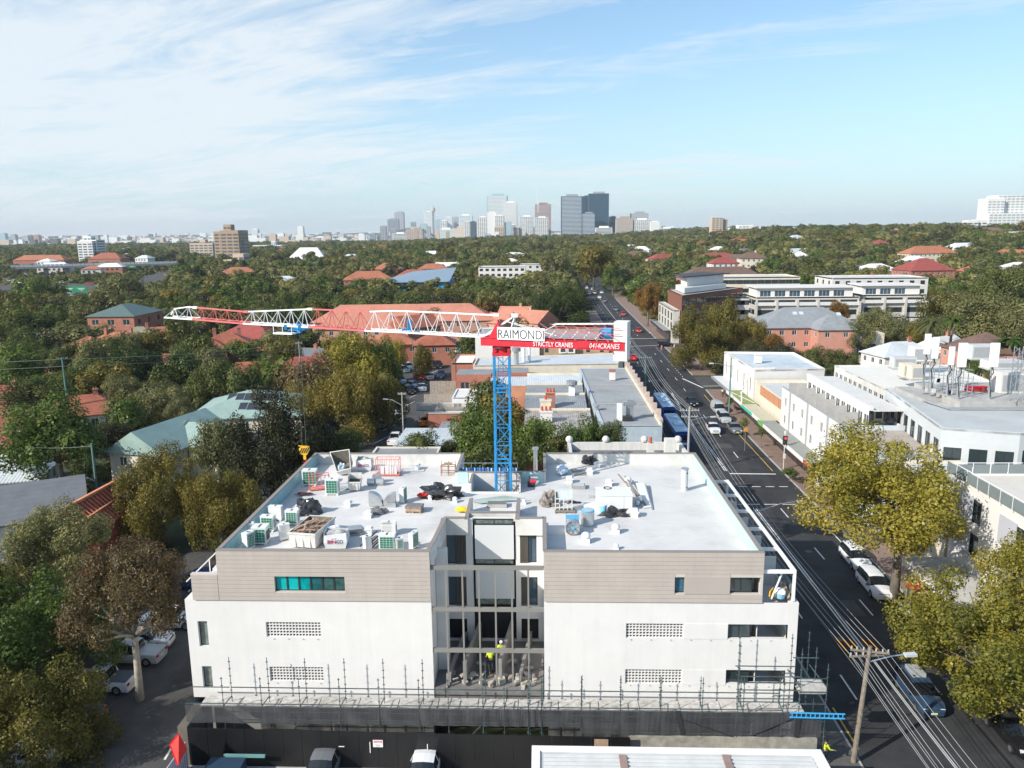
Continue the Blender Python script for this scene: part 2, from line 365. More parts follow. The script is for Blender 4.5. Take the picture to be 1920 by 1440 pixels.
dashes(31.9,106,158,26,0.01, m=PAINTY, name='yellow_kerb_line'); dashes(20.25,46,50.5,4.5,1, m=PAINTY, name='yellow_kerb_line')
dashes(31.9,61,91,30,1, m=PAINT)
b = MB(); b.quad((25.7,104.6,.03),(31.9,104.4,.03),(31.9,104.75,.03),(25.7,105.0,.03)); struct(b, 'stop_line', PAINT)
b = MB()
for k in range(7): b.quad((20.3+k*1.75,99.1,.03),(21.4+k*1.75,99.05,.03),(21.4+k*1.75,99.25,.03),(20.3+k*1.75,99.3,.03))
struct(b, 'crossing_line', PAINT)
b = MB()
for k in range(5): b.quad((20.4+k*2.2,92.3,.03),(22.1+k*2.2,92.3,.03),(22.1+k*2.2,92.48,.03),(20.4+k*2.2,92.48,.03))
struct(b, 'crossing_line', PAINT)
b = MB(); b.quad((22,243.6,.03),(35,243.6,.03),(35,244.1,.03),(22,244.1,.03)); b.quad((22,226.3,.03),(38,229.3,.03),(38,229.7,.03),(22,226.7,.03)); struct(b, 'crossing_line', PAINT)
b = MB()
for y in (166.5,167.3): b.quad((34.5, y, .03),(44, y+1,.03),(44, y+1.15,.03),(34.5, y+.15,.03))
b.quad((33.9,165.2,.03),(34.3,165.2,.03),(31.9,176,.03),(31.5,176,.03)); struct(b, 'side_street_line', PAINT)
for k, (x, y, w, l) in enumerate([(23.5,57,1.6,5),(26.8,64,1.2,3),(24,83,2.4,2),(30,88,1.4,6),(22.8,108,1.5,9),(27.2,118,2.2,2.4),(30.3,148,1.2,12),(24.3,150,1.8,5),(29.6,50,1.8,2.2)]):
    b = MB(); b.quad((x, y, .024),(x+w, y, .024),(x+w, y+l, .024),(x, y+l, .024)); struct(b, 'road_patch', ASPHO if k % 2 else mat('asphalt_new', (.024,.024,.026), var=.2))
b = MB()
for x, y in ((24.2,60),(27.6,78),(23.8,98),(26.9,134),(30.6,112)): b.one(b.cyl, (x, y),.36,.022,.031,14)
for k, q in enumerate(b.each('manhole_cover', [mat('iron_cover', (.09,.085,.08), rough=.6)], None)): q['kind'] = 'structure'
# turning arrow painted far up the road
b = MB(); b.quad((27.2,268,.03),(27.5,268,.03),(27.5,273,.03),(27.2,273,.03)); b.add([(26.7,273,.03),(28.0,273,.03),(27.35,276,.03)], [(0,1,2)]); struct(b, 'turn_arrow', PAINT)
# parking bay lines of the rear lane
b = MB()
for i in range(9): b.quad((-27.2,120+i*9,.02),(-27.05,120+i*9,.02),(-25.4,125.5+i*9,.02),(-25.55,125.5+i*9,.02))
b.quad((-24.4,44,.02),(-24.25,44,.02),(-24.6,48,.02),(-24.75,48,.02)); struct(b, 'bay_line', PAINT)
# ================================================================ walls with real openings, windows, roofs, small buildings
def wallh(b, P0, ang, u0, u1, z0, z1, holes=(), depth=0.12, mi=0, mr=None):
    ca, sa = math.cos(ang), math.sin(ang)
    W = lambda u, z, d=0: (P0[0]+u*ca-d*sa, P0[1]+u*sa+d*ca, z)
    us = sorted({u0, u1, *[h[0] for h in holes], *[h[1] for h in holes]}); zs = sorted({z0, z1, *[h[2] for h in holes], *[h[3] for h in holes]})
    for i in range(len(us)-1):
        for j in range(len(zs)-1):
            cu, cz = (us[i]+us[i+1])/2,(zs[j]+zs[j+1])/2
            if any(h[0] < cu < h[1] and h[2] < cz < h[3] for h in holes): continue
            b.quad(W(us[i], zs[j]), W(us[i+1], zs[j]), W(us[i+1], zs[j+1]), W(us[i], zs[j+1]), mi)
    mr = mi if mr is None else mr
    for h in holes:
        a, c, e, g = h[:4]
        b.quad(W(a, e), W(a, g), W(a, g, depth), W(a, e, depth), mr); b.quad(W(c, g), W(c, e), W(c, e, depth), W(c, g, depth), mr)
        b.quad(W(a, e, depth), W(c, e, depth), W(c, e), W(a, e), mr); b.quad(W(a, g), W(c, g), W(c, g, depth), W(a, g, depth), mr)
    return b
WINC = {}
def window(parent, P0, ang, hole, depth=0.10, cols=2, rows=1, frame=None, pane=None, bw=0.05, name='window'):
    frame = frame or DARKF; pane = pane or GLASS
    w, h = round(hole[1]-hole[0],3), round(hole[3]-hole[2],3); key = (w, h, cols, rows, bw, depth)
    if key not in WINC:
        f = MB(); d0, d1 = depth-0.06, depth+0.0
        f.box(0, w, d0, d1,0, bw); f.box(0, w, d0, d1, h-bw, h); f.box(0, bw, d0, d1, bw, h-bw); f.box(w-bw, w, d0, d1, bw, h-bw)
        for i in range(1, cols): f.box(w*i/cols-bw/2, w*i/cols+bw/2, d0+.004, d1, bw, h-bw)
        for i in range(1, rows): f.box(bw, w-bw, d0+.008, d1, h*i/rows-bw/2, h*i/rows+bw/2)
        g = MB(); g.quad((0, depth-0.02,0),(w, depth-0.02,0),(w, depth-0.02, h),(0, depth-0.02, h))
        WINC[key] = (f.mesh('window_frame', [DARKF]), g.mesh('window_pane', [GLASS]))
    fm, gm = WINC[key]; o = ORG.get(parent.name, (0,0,0)); ca, sa = math.cos(ang), math.sin(ang)
    loc = (P0[0]+hole[0]*ca-o[0], P0[1]+hole[0]*sa-o[1], hole[2]-o[2])
    wob = inst(fm, name, parent, loc, ang, mats=[frame]); inst(gm, 'pane', wob, (0,0,0),0, mats=[pane]); return wob
def rect(cx, cy, w, d, a=0):
    ca, sa = math.cos(a), math.sin(a)
    return [(cx+x*ca-y*sa, cy+x*sa+y*ca) for x, y in ((-w/2,-d/2),(w/2,-d/2),(w/2, d/2),(-w/2, d/2))]
def facade(parent, b, pa, pb, z0, z1, n, rows, w, h, sill=1.0, cols=2, frame=None, pane=None, mi=0, m0=0.0, depth=0.12, build=True):
    "pa -> pb seen from outside left to right; n windows per storey, rows = list of storey floor heights"
    dx, dy = pb[0]-pa[0], pb[1]-pa[1]; L = math.hypot(dx, dy); ang = math.atan2(dy, dx); holes = []
    if n:
        st = (L-2*m0)/n
        for r in rows:
            for i in range(n):
                c = m0+st*(i+.5); holes.append((c-w/2, c+w/2, r+sill, r+sill+h))
    wallh(b, pa, ang, 0, L, z0, z1, holes, depth, mi)
    return [(pa, ang, hl, depth, cols, frame, pane) for hl in holes]
def building(name, label, cat, pts, z0, z1, wall, roof, fac=None, parapet=0.0, ptop=None, group=None, base=None, keepout=6, pw=0.25, rooft=None, st=3.1, reg=True):
    """flat-roofed block; pts counter-clockwise; fac = {edge: dict(n, rows, w, h, ...)}; parapet height above the roof"""
    n = len(pts); a = sum(pts[i][0]*pts[(i+1) % n][1]-pts[(i+1) % n][0]*pts[i][1] for i in range(n)); assert a > 0, name
    cx = sum(p[0] for p in pts)/n; cyy = sum(p[1] for p in pts)/n
    t = thing(name, label, cat, (cx, cyy, z0), group); b = MB(); wins = []
    for i in range(n):
        f = (fac or {}).get(i, {}); wins += facade(t, b, pts[i], pts[(i+1) % n], z0, z1+parapet, f.get('n', 0), f.get('rows', []), f.get('w', 1.4), f.get('h', 1.4), f.get('sill', 1.0), f.get('cols', 2), f.get('frame'), f.get('pane'), m0=f.get('m0', 0))
    b.build('wall', [wall], t)
    for (pa, ang, hl, dp, cols, fr, pn) in wins: window(t, pa, ang, hl, dp, cols, 1, fr, pn)
    r = MB(); r.add([(p[0], p[1], z1) for p in pts], [tuple(range(n))]); r.build('roof', [roof], t)
    if parapet:
        p = MB(); c = (cx, cyy)
        for i in range(n):
            A, B = pts[i], pts[(i+1) % n]; dx, dy = B[0]-A[0], B[1]-A[1]; L = math.hypot(dx, dy); nx, ny = -dy/L*pw, dx/L*pw
            ex, ey = dx/L*0.03, dy/L*0.03; e = i*0.002
            p.prism([(A[0]+ny*0.08-ex, A[1]-nx*0.08-ey),(B[0]+ex, B[1]+ey),(B[0]+nx, B[1]+ny),(A[0]+nx, A[1]+ny)], z1+0.01, z1+parapet+0.03+e)
        p.build('parapet', [ptop or wall], t)
    if reg: keep(min(p[0] for p in pts), max(p[0] for p in pts), min(p[1] for p in pts), max(p[1] for p in pts), keepout)
    return t
def hiproof(b, cx, cy, w, d, a, z0, h, over=0.45, kind='hip', mi=0, th=0.14):
    "ridge runs along the longer side"
    W, Dp = w+2*over, d+2*over
    if Dp > W: W, Dp = Dp, W; a += math.pi/2
    k = (W-Dp)/2 if kind == 'hip' else W/2
    T = Matrix.Translation((cx, cy, 0)) @ Matrix.Rotation(a, 4, 'Z')
    z = z0
    vs = [(-W/2,-Dp/2, z),(W/2,-Dp/2, z),(W/2, Dp/2, z),(-W/2, Dp/2, z),(-k, 0, z+h),(k, 0, z+h)]
    lo = [(x, y, zz-th) for x, y, zz in vs[:4]]
    vs = [T @ Vector(p) for p in vs+lo]
    b.add(vs, [(0,1,5,4),(2,3,4,5),(1,2,5),(3,0,4),(6,7,1,0),(7,8,2,1),(8,9,3,2),(9,6,0,3),(9,8,7,6)], mi); return b
TILE = ribbed('terracotta_tile', (0.34,0.11,0.065),0.33, 'Z', rough=0.8, depth=0.05, var=0.25)
TILEO = ribbed('orange_tile', (0.40,0.15,0.085),0.33, 'Z', rough=0.8, depth=0.05, var=0.2)
TILEB = ribbed('brown_tile', (0.16,0.10,0.08),0.33, 'Z', rough=0.85, depth=0.05, var=0.2)
TILER = ribbed('red_tile', (0.30,0.07,0.06),0.33, 'Z', rough=0.8, depth=0.05, var=0.2)
SLATE = ribbed('grey_slate', (0.16,0.17,0.185),0.3, 'Z', rough=0.6, depth=0.03)
METG = ribbed('green_metal_roof', (0.30,0.41,0.37),0.25, 'X', rough=0.45, depth=0.02)
METL = ribbed('pale_metal_roof', (0.56,0.61,0.64),0.4, 'X', rough=0.45, depth=0.03)
METD = ribbed('grey_metal_roof', (0.27,0.285,0.30),0.3, 'X', rough=0.5, depth=0.03)
BRR = brickmat('red_brick', (0.36,0.12,0.08),(0.42,0.16,0.10),(0.40,0.33,0.28))
BRO = brickmat('orange_brick', (0.50,0.22,0.13),(0.56,0.27,0.16),(0.5,0.4,0.33))
BRB = brickmat('tan_brick', (0.40,0.27,0.18),(0.46,0.32,0.22),(0.4,0.35,0.3))
CREAM = mat('cream_render', (0.68,0.62,0.50), var=0.08, stain=0.12); PINKR = mat('salmon_render', (0.55,0.27,0.20), var=0.08)
def house(label, x, y, w, d, a, ze, hr, roof, wall, kind='hip', chim=(), wing=None, name='house', cat='house', win=True, sky=(), z0=None, group=None, reg=True, solar=0):
    z0 = terr(x, y)-0.3 if z0 is None else z0; ze += max(0, z0); t = thing(name, label, cat, (x, y, z0), group)
    P = rect(x, y, w, d, a); b = MB(); wins = []
    for i in range(4):
        L = w if i % 2 == 0 else d
        wins += facade(t, b, P[i], P[(i+1) % 4], z0, ze, max(2, int(L/3)) if win else 0, [ze-2.8 - 3.0*k for k in range(max(1, int((ze-z0)/3)))],1.1,1.2,0.9,2, STEELW, None, depth=0.1)
    def gab(cx, cy, W, Dd, aa):
        if kind == 'gable':
            if Dd > W: W, Dd = Dd, W; aa += math.pi/2
            T = Matrix.Translation((cx, cy, 0)) @ Matrix.Rotation(aa, 4, 'Z')
            for s in (-1,1):
                q = [T @ Vector((s*W/2,-Dd/2, ze)), T @ Vector((s*W/2, Dd/2, ze)), T @ Vector((s*W/2,0, ze+hr*0.96))]
                b.add(q, [(0,1,2) if s > 0 else (1,0,2)])
    gab(x, y, w, d, a)
    r = MB(); hiproof(r, x, y, w, d, a, ze, hr, kind=kind)
    if wing:
        wx, wy, ww, wd = wing; ca, sa = math.cos(a), math.sin(a); X, Y = x+wx*ca-wy*sa, y+wx*sa+wy*ca
        Q = rect(X, Y, ww, wd, a)
        for i in range(4): wins += facade(t, b, Q[i], Q[(i+1) % 4], z0, ze-.01,2 if win else 0, [ze-2.8],1.1,1.2,0.9,2, STEELW, None, depth=0.1)
        gab(X, Y, ww, wd, a); hiproof(r, X, Y, ww, wd, a, ze-0.02, hr*0.8, kind=kind)
    b.build('wall', [wall], t); ro = r.build('roof', [roof], t)
    for (pa, ang, hl, dp, cols, fr, pn) in wins: window(t, pa, ang, hl, dp, cols, 1, fr, pn)
    ca, sa = math.cos(a), math.sin(a)
    for (u, v) in chim:
        X, Y = x+u*ca-v*sa, y+u*sa+v*ca; c = MB(); c.obox((X, Y, ze+hr*.55),(.8,.6, hr+1.2), a); c.obox((X, Y, ze+hr*1.05+.65),(1.0,.8,.14), a)
        for q in (-.2,.2): c.cyl((X+q*ca, Y+q*sa),.11, ze+hr*1.05+.7, ze+hr*1.05+1.05,6)
        c.build('chimney', [wall if wall is not WHITE else BRR], ro)
    for (u, v) in sky:
        X, Y = x+u*ca-v*sa, y+u*sa+v*ca; h2 = min(w, d)/2+.45; vv = -abs(v)
        slope = math.atan2(hr, h2); zz = ze+hr*(1-abs(v)/h2)+.06
        T = Matrix.Translation((X, Y, zz)) @ Matrix.Rotation(a, 4, 'Z') @ Matrix.Rotation(slope if v < 0 else -slope, 4, 'X')
        c = MB(); c.obox(None, (1.0,1.3,.12), M=T); c.build('skylight', [mat('skylight_glass', (0.5,0.58,0.66), rough=.15)], ro)
    if reg:
        R = (abs(w*ca)+abs(d*sa))/2; S = (abs(w*sa)+abs(d*ca))/2; keep(x-R-.5, x+R+.5, y-S-.5, y+S+.5,4.5)
    return t
# ================================================================ the new apartment block under construction
FY = 46.0
MEMB = mat('roof_membrane', (0.655,0.645,0.625), var=0.07, scale=0.35, stain=0.2, rough=0.7)
TEAL = mat('pale_teal_sheet', (0.44,0.62,0.62), var=0.06, scale=1.2, rough=0.5)
PCONC = mat('parapet_concrete', (0.66,0.65,0.62), var=0.10, scale=0.9, stain=0.25)
BEAMG = mat('grey_steel_beam', (0.235,0.225,0.205), rough=0.5, var=0.06)
T = thing('apartment_building', 'white and taupe four storey apartment block under construction in front', 'building', (-3.5, FY, 0))
# -- outer walls, openings real
b = MB()
holesL = [(-22.3+23,-21.67+23,6.83,8.6),(-22.3+23,-21.65+23,3.86,5.42),(-17.84+23,-14.3+23,7.54,8.57),(-17.82+23,-14.3+23,4.41,5.43)]
P0 = (-23.0, FY)
wallh(b, P0,0,0.0,15.9,3.2,10.1, holesL, 0.28)
P1 = (0.05, FY); hr = [(5.17,8.77,7.68,8.67),(11.55,15.25,7.68,8.67),(5.17,8.77,4.5,5.5),(11.55,15.25,4.57,5.53)]
wallh(b, P1,0,0.0,15.85,3.2,10.15, hr, 0.28)
# side and rear walls, floor plates of the balconies
b.quad((-23,68,0),(-23, FY, 0),(-23, FY, 10.1),(-23,68,10.1)); b.quad((13.5,68.2,0),(-23,68.2,0),(-23,68.2,10.1),(13.5,68.2,10.1))
b.quad((-23, FY, 10.1),(-20.6, FY, 10.1),(-20.6,68,10.1),(-23,68,10.1))
b.quad((-20.55,68.2,10.1),(-20.55, FY+.2,10.1),(-20.55, FY+.2,13.4),(-20.55,68.2,13.4))
# right flank: set-back wall behind balconies, columns and slab edges
wallh(b, (13.5, FY+0.3), math.pi/2,0,22,0,13.3, [(1.2+i*3.6,3.6+i*3.6, z, z+2.1) for i in range(6) for z in (4.2,7.3,10.3)],0.15)
for z in (3.2,6.4,9.4): b.box(13.52,15.88, FY+0.30,64, z, z+0.22)
for z in (4.5,7.6):
    b.box(15.62,15.9, FY+.3,64, z-1.1, z)
for yy in (50.5,56,61.5): b.box(15.5,15.88, yy, yy+.5,0,9.4)
b.box(15.3,15.9, FY+0.002, FY+0.3,0,10.14)
b.box(15.62,15.9, FY+.3,64,9.62,10.15)
b.build('wall', [WHITE], T)
g = MB(); g.box(-22.6,-7.3, FY+.6,67,0,3.1); g.box(.3,13.3, FY+.6,67,0,3.1); g.each('ground_floor_wall', [mat('raw_blockwork', (0.25,0.245,0.235), var=.2, scale=2)], T)
# dark rooms behind the glazing
g = MB()
for (x0, x1, z0, z1) in [(-22.7,-21.2,3.4,9.4),(-18.2,-13.9,4.2,5.8),(-18.2,-13.9,7.3,9),(5,9.2,4.2,5.8),(5,9.2,7.4,9),(11.4,13.3,4.2,6),(11.4,13.3,7.4,9.1),(-17.4,-12.2,10.4,12.2),(8,13.3,10.5,12)]:
    g.quad((x0, FY+1.6, z0),(x1, FY+1.6, z0),(x1, FY+1.6, z1),(x0, FY+1.6, z1)); g.quad((x0, FY+.5, z0),(x1, FY+.5, z0),(x1, FY+1.6, z0),(x0, FY+1.6, z0))
g.build('room_interior', [mat('grey_interior', (0.10,0.105,0.11))], T)['kind'] = 'stuff'
# windows of the white walls
for hl in holesL[:2]: window(T, P0,0, hl, 0.26,1,1, DARKF, mat('pale_glass', (0.16,0.19,0.17), rough=.08, var=.5, scale=1.2, spec=.9))
for hl in (hr[1], hr[3]): window(T, P1,0,(hl[0], hl[0]+1.45, hl[2], hl[3]),0.26,2,1, DARKF, GLASS)
# breeze-block screens: seventeen by five square openings
def screen(x0, x1, z0, z1):
    b = MB(); nx, nz = 17,5; dx, dz = (x1-x0)/nx, (z1-z0)/nz; t = 0.06
    for i in range(nx+1): b.box(x0+i*dx-t/2, x0+i*dx+t/2, FY+.10, FY+.22, z0, z1)
    for j in range(nz+1): b.box(x0, x1, FY+.094, FY+.226, z0+j*dz-t/2, z0+j*dz+t/2)
    b.build('breeze_block_screen', [WHITE], T); b = MB(); b.box(x0, x1, FY+.24, FY+.3, z0, z1); b.build('screen_shade_sheet', [DARK], T)  # near-black sheet paints the shade behind the screen openings
screen(-17.84,-14.3,7.54,8.57); screen(-17.82,-14.3,4.41,5.43); screen(5.22,8.82,7.68,8.67); screen(5.22,8.82,4.5,5.5)
b = MB()
for z0, z1 in ((7.66,8.69),(4.48,5.52)):
    b.box(8.84,11.58, FY-.03, FY-.006, z0, z1)
b.each('infill_panel', [WHITE], T)
b = MB()
for z in (7.62,4.44):
    for k in range(8): b.box(5.5+k*1.25,5.56+k*1.25, FY-.06, FY, z-.06, z-.02)
for z in (7.46,4.33):
    for k in range(4): b.box(-17.4+k*.95,-17.34+k*.95, FY-.06, FY, z-.06, z-.02)
b.build('weep_hole', [GREY], T)['kind'] = 'stuff'
# -- taupe boards, each a part
def boards(x0, x1, z0, z1, n, holes=()):
    h = (z1-z0)/n; me = {}
    for k in range(n):
        a, c = z0+k*h, z0+(k+1)*h-0.014; segs = [(x0, x1)]
        for (u0, u1, v0, v1) in holes:
            if a < v1-0.03 and c > v0+0.03:
                segs = [s for q in segs for s in ((q[0], min(q[1], u0)),(max(q[0], u1), q[1])) if s[1]-s[0] > .05]
        for s in segs:
            L = round(s[1]-s[0],3)
            if L not in me:
                m_ = MB(); m_.box(0, L, 0,.10,0, h-.014); me[L] = m_.mesh('cladding_board', [TAUPE])
            inst(me[L], 'cladding_board', T, (s[0]+3.5,-.11, a))
W1 = (-17.03,-12.54,10.72,11.75); W2 = (8.17,8.78,10.75,11.85); W3 = (11.59,13.6,10.77,11.85)
boards(-22.4,-20.70,10.12,11.82,6); boards(-20.67,-7.1,10.12,13.42,12, [W1]); boards(0.05,13.6,10.17,13.45,12, [W2, W3])
b = MB(); b.box(-22.4,-20.69, FY, FY+.15,10.11,11.8); b.box(-22.42,-20.69, FY-.12, FY+.2,11.81,11.90)
wallh(b, (-20.68, FY-.085),0,0,13.6,10.11,13.4, [(W1[0]+20.68, W1[1]+20.68, W1[2], W1[3])],.2)
wallh(b, (0.05, FY-.085),0,0,13.55,10.16,13.4, [(W2[0]-.05, W2[1]-.05, W2[2], W2[3]),(W3[0]-.05,13.4, W3[2], W3[3])],.2)
b.each('backing_wall', [mat('board_gap', (0.55,0.50,0.45), var=.05)], T)
for i in range(6):
    pn = [GLASST, GLASST, mat('teal_glass_mid', (0.0,0.25,0.26), rough=.12, var=.5, scale=2), mat('teal_glass_dark', (0.015,0.10,0.11), rough=.08, var=.5, scale=2), mat('teal_glass_deep', (0.03,0.09,0.085), rough=.08, var=.6, scale=2), mat('teal_glass_deep', (0.03,0.09,0.085))][i]
    w_ = (W1[1]-W1[0])/6; window(T, (0, FY),0,(W1[0]+i*w_, W1[0]+(i+1)*w_, W1[2], W1[3]),.16,1,1, DARKF, pn)
window(T, (0, FY),0, W2,.16,1,1, DARKF, mat('louvre_blue', (0.04,0.13,0.20), rough=.3, var=.3, scale=6)); window(T, (0, FY),0,(W3[0],12.98, W3[2], W3[3]),.16,2,1, DARKF, GLASS)
b = MB(); b.box(8.8,11.57, FY-.135, FY-.113,10.76,11.87); b.build('infill_panel', [mat('taupe_panel', (0.42,0.37,0.33), var=.03)], T)
# -- roof deck with its wells, parapets
b = MB()
zr = 12.5
for (x0, x1, y0, y1) in [(-20.45,-7.2,46.3,68),(-7.2,.15,53.6,60),(-7.2,-5.7,60,62.5),(-1.9,.15,60,62.5),(.15,13.4,46.3,68)]: b.box(x0, x1, y0, y1, zr-.3, zr)
b.build('roof_deck', [MEMB], T)
b = MB()                      # laps of the membrane sheets stand a few millimetres proud
for k in range(9):
    b.box(-20.3,-7.3,48.2+k*2.2,48.32+k*2.2, zr+.002, zr+.008); b.box(.3,13.2,48.9+k*2.2,49.02+k*2.2, zr+.002, zr+.008)
b.each('membrane_lap', [mat('membrane_lap', (0.60,0.61,0.61), var=.06)], T)
caps = MB(); par = MB()
def para(x0, x1, y0, y1, h=13.5, z=zr-.3):
    par.box(x0, x1, y0, y1, z, h-.06); caps.box(x0-.04, x1+.04, y0-.04, y1+.04, h-.06, h)
para(-20.66,-20.45,46.25,68.2); para(13.4,13.6,46.25,68.2); para(-20.4,-7.25,68,68.2); para(.2,13.35,68,68.2)
para(-20.66,-7.1,46,46.21); para(.05,13.6,46,46.21)
para(-7.3,-7.1,62.55,68.2,13.5,9); para(.08,.25,62.55,68.2,13.5,9)
par.box(-5.7,-1.9,62.45,62.55,9,13.42); caps.box(-5.75,-1.85,62.4,62.6,13.42,13.5)
para(-7.25,-5.75,62.5,62.62); para(-1.85,.05,62.5,62.62)
par.box(-5.85,-5.72,60,62.4,9,13.3); par.box(-1.88,-1.78,60,62.4,9,13.3); caps.box(-5.9,-5.7,60,62.4,13.3,13.38); caps.box(-1.9,-1.76,60,62.4,13.3,13.38)
par.box(-5.7,-1.9,59.92,60,9,12.62)
# courtyard edge and the raised shaft head
for pts in ([(-7.1,46.25),(-6.95,48),(-6.75,51.8)],):
    for p, q in zip(pts, pts[1:]):
        par.bar((p[0]-.1, p[1],12.85),(q[0]-.1, q[1],12.85),.2,1.2); caps.bar((p[0]-.1, p[1],13.48),(q[0]-.1, q[1],13.48),.28,.06)
para(-6.85,-5.45,51.8,52.0); para(-1.7,.0,51.8,52.0); para(0,.2,46.25,52)
para(-5.45,-5.25,51.8,56,13.45); para(-1.9,-1.7,51.8,56,13.45); para(-5.25,-1.9,52.9,53.1,13.5)
par.each('parapet', [PCONC], T); caps.each('parapet_cap', [TAUPED], T)
# teal sheets standing along the inside of the flank parapets, one by one
pm = MB(); pm.box(0,.03,0,1.18,0,.9); pmesh = pm.mesh('parapet_panel', [TEAL])
for k in range(18):
    inst(pmesh, 'parapet_panel', T, (-20.44+3.5,.4+k*1.2, zr+.02), mats=[mat('teal_sheet_painted_shade', (0.30,0.52,0.55), var=.08, rough=.5)]); inst(pmesh, 'parapet_panel', T, (13.36+3.5,.4+k*1.2, zr+.02))  # left row in a darker teal, its shade put into the colour
pm = MB(); pm.box(0,1.1,0,.03,0,.95); pmesh2 = pm.mesh('parapet_panel', [TEAL])
for x in (-7.1,-1.72,-.82): inst(pmesh2, 'parapet_panel', T, (x+3.5,62.44-46, zr+.02), sc=(.8,1,1))
# -- the courtyard: rear wall with louvres, roller panels and shafts
Yc = 52.0
def cx_(px, py=1000, Y=Yc): return D(px, py, Y)
b = MB(); HC = []
def hole(px0, px1, py0, py1): a = D(px0,(py0+py1)/2, Yc); c = D(px1,(py0+py1)/2, Yc); return (a.x+7.1, c.x+7.1, D(px0, py1, Yc).z, D(px0, py0, Yc).z)
LO = [hole(837,874,1003,1058), hole(838,875,1081,1136), hole(836,877,1160,1268), hole(975,1006,1003,1056), hole(977,1008,1082,1136), hole(978,1010,1160,1262), hole(889,968,972,1290)]
LO = [(round(a, 3), round(c, 3), round(max(e, 4.1),3), round(g, 3)) for a, c, e, g in LO]
wallh(b, (-7.1, Yc),0,0,7.15,3.4,13.4, LO, .35)
b.quad((-7.1, FY, 3.4),(-7.1, Yc, 3.4),(-7.1, Yc, 13.4),(-7.1, FY, 13.4)); b.quad((.05, Yc, 3.4),(.05, FY, 3.4),(.05, FY, 13.4),(.05, Yc, 13.4))
b.box(-7.08,-6.3,48.2,48.5,3.4,12.7); b.build('courtyard_wall', [WHITE], T)
b = MB(); b.box(-7.0,0,52.4,53.2,3.4,12.8); b.build('courtyard_shade_block', [DARK], T)  # near-black block stands in for the shade inside the openings
lou = MB()
for (a, c, e, g), side in ((LO[0],1),(LO[1],1),(LO[3],0),(LO[4],0)):
    m_ = (a+c)/2; x0, x1 = (m_, c) if side else (a, m_); n = 7
    for k in range(n): xx = -7.1+x0+(x1-x0)*(k+.5)/n; lou.box(xx-.028, xx+.028, Yc+.02, Yc+.12, e, g)
lou.each('louvre', [mat('bronze_louvre', (0.115,0.105,0.09), rough=.5)], T)
for hl in (LO[0], LO[1]): window(T, (-7.1, Yc),0,(hl[0],(hl[0]+hl[1])/2, hl[2], hl[3]),.25,1,1, DARKF, GLASSB)
for hl in (LO[3], LO[4]): window(T, (-7.1, Yc),0,((hl[0]+hl[1])/2, hl[1], hl[2], hl[3]),.25,1,1, DARKF, GLASSB)
a, c, e, g = LO[6]; xa, xb = -7.1+a, -7.1+c
zt = [D(930, p, Yc).z for p in (974,984,1047,1059,1067,1121,1135)]
for z0, z1 in ((zt[1], zt[0]),(zt[3], zt[2]),(zt[6], zt[5])): window(T, (xa, Yc),0,(.15, xb-xa-.15, z0, z1),.15,2,1, DARKF, mat('green_grey_glass', (0.14,0.18,0.165), rough=.1, var=.6, scale=3, spec=.9))
for z0, z1 in ((zt[2], zt[1]),(zt[5], zt[4])):
    p = MB(); p.box(xa+.16, xb-.12, Yc-.12, Yc-.04, z0, z1); p.build('white_blind_panel', [mat('satin_white_panel', (0.62,0.64,0.645), var=.02, rough=.35)], T)
# beams across the mouth of the courtyard, slender posts between them
bm = MB(); bm.box(-7.08,.03,0,.16,0,.26); bmesh_ = bm.mesh('crossbeam', [BEAMG])
for z in (12.32,9.5,6.66): inst(bmesh_, 'crossbeam', T, (3.5,0.05, z-.13))
pmm = MB(); pmm.box(-.055,.055,0,.1,0,2.55); me_ = pmm.mesh('post', [BEAMG])
for i in range(6):
    x = -6.14+i*1.04
    for z, s in ((9.64,1),(6.8,1),(4.2,.9)): inst(me_, 'post', T, (x+3.5,.08, z), sc=(1,1, s))
# debris-strewn courtyard floor, ramp walls running back; concrete darkened for the recess shade
b = MB(); b.box(-7.05,0, FY+.05,52.3,3.2,4.05); b.build('courtyard_floor', [mat('site_concrete', (0.20,0.19,0.18), var=.3, bump=.3, stain=.3)], T)
b = MB()
for x, w, h, y0 in ((-6.05,.3,.7,46.5),(-4.95,.22,1.5,46.6),(-2.65,.22,1.6,46.8),(-1.3,.2,.8,46.6)):
    b.add([(x-.75*.4, y0,4.05),(x+w-.75*.4, y0,4.05),(x+w+.3,52,4.05),(x+.3,52,4.05),(x-.3, y0,4.05+h),(x+w-.3, y0,4.05+h),(x+w+.3,52,4.05+h),(x+.3,52,4.05+h)], [(0,3,2,1),(4,5,6,7),(0,1,5,4),(1,2,6,5),(2,3,7,6),(3,0,4,7)])
b.each('ramp_wall', [mat('ramp_concrete', (0.26,0.25,0.235), var=.25, stain=.2)], T)
rgd = random.Random(4); b = MB()
for k in range(46):
    x = rgd.uniform(-6.6,-.4); y = rgd.uniform(46.2,47.3) if k < 34 else rgd.uniform(47,50); b.obox((x, y, 4.1+rgd.random()*.25),(rgd.uniform(.15,.8), rgd.uniform(.1,.35), rgd.uniform(.05,.3)), rgd.uniform(0,3))
b.each('debris_piece', [mat('pale_debris', (0.42,0.38,0.33), var=.5, scale=3)], T)
b = MB()
for k in range(9): b.box(-4.6+k*.22,-4.45+k*.22,47.6,51.8,4.06,4.12)
b.each('floor_plank', [mat('formply', (0.11,0.10,0.095), var=.3, scale=3)], T)
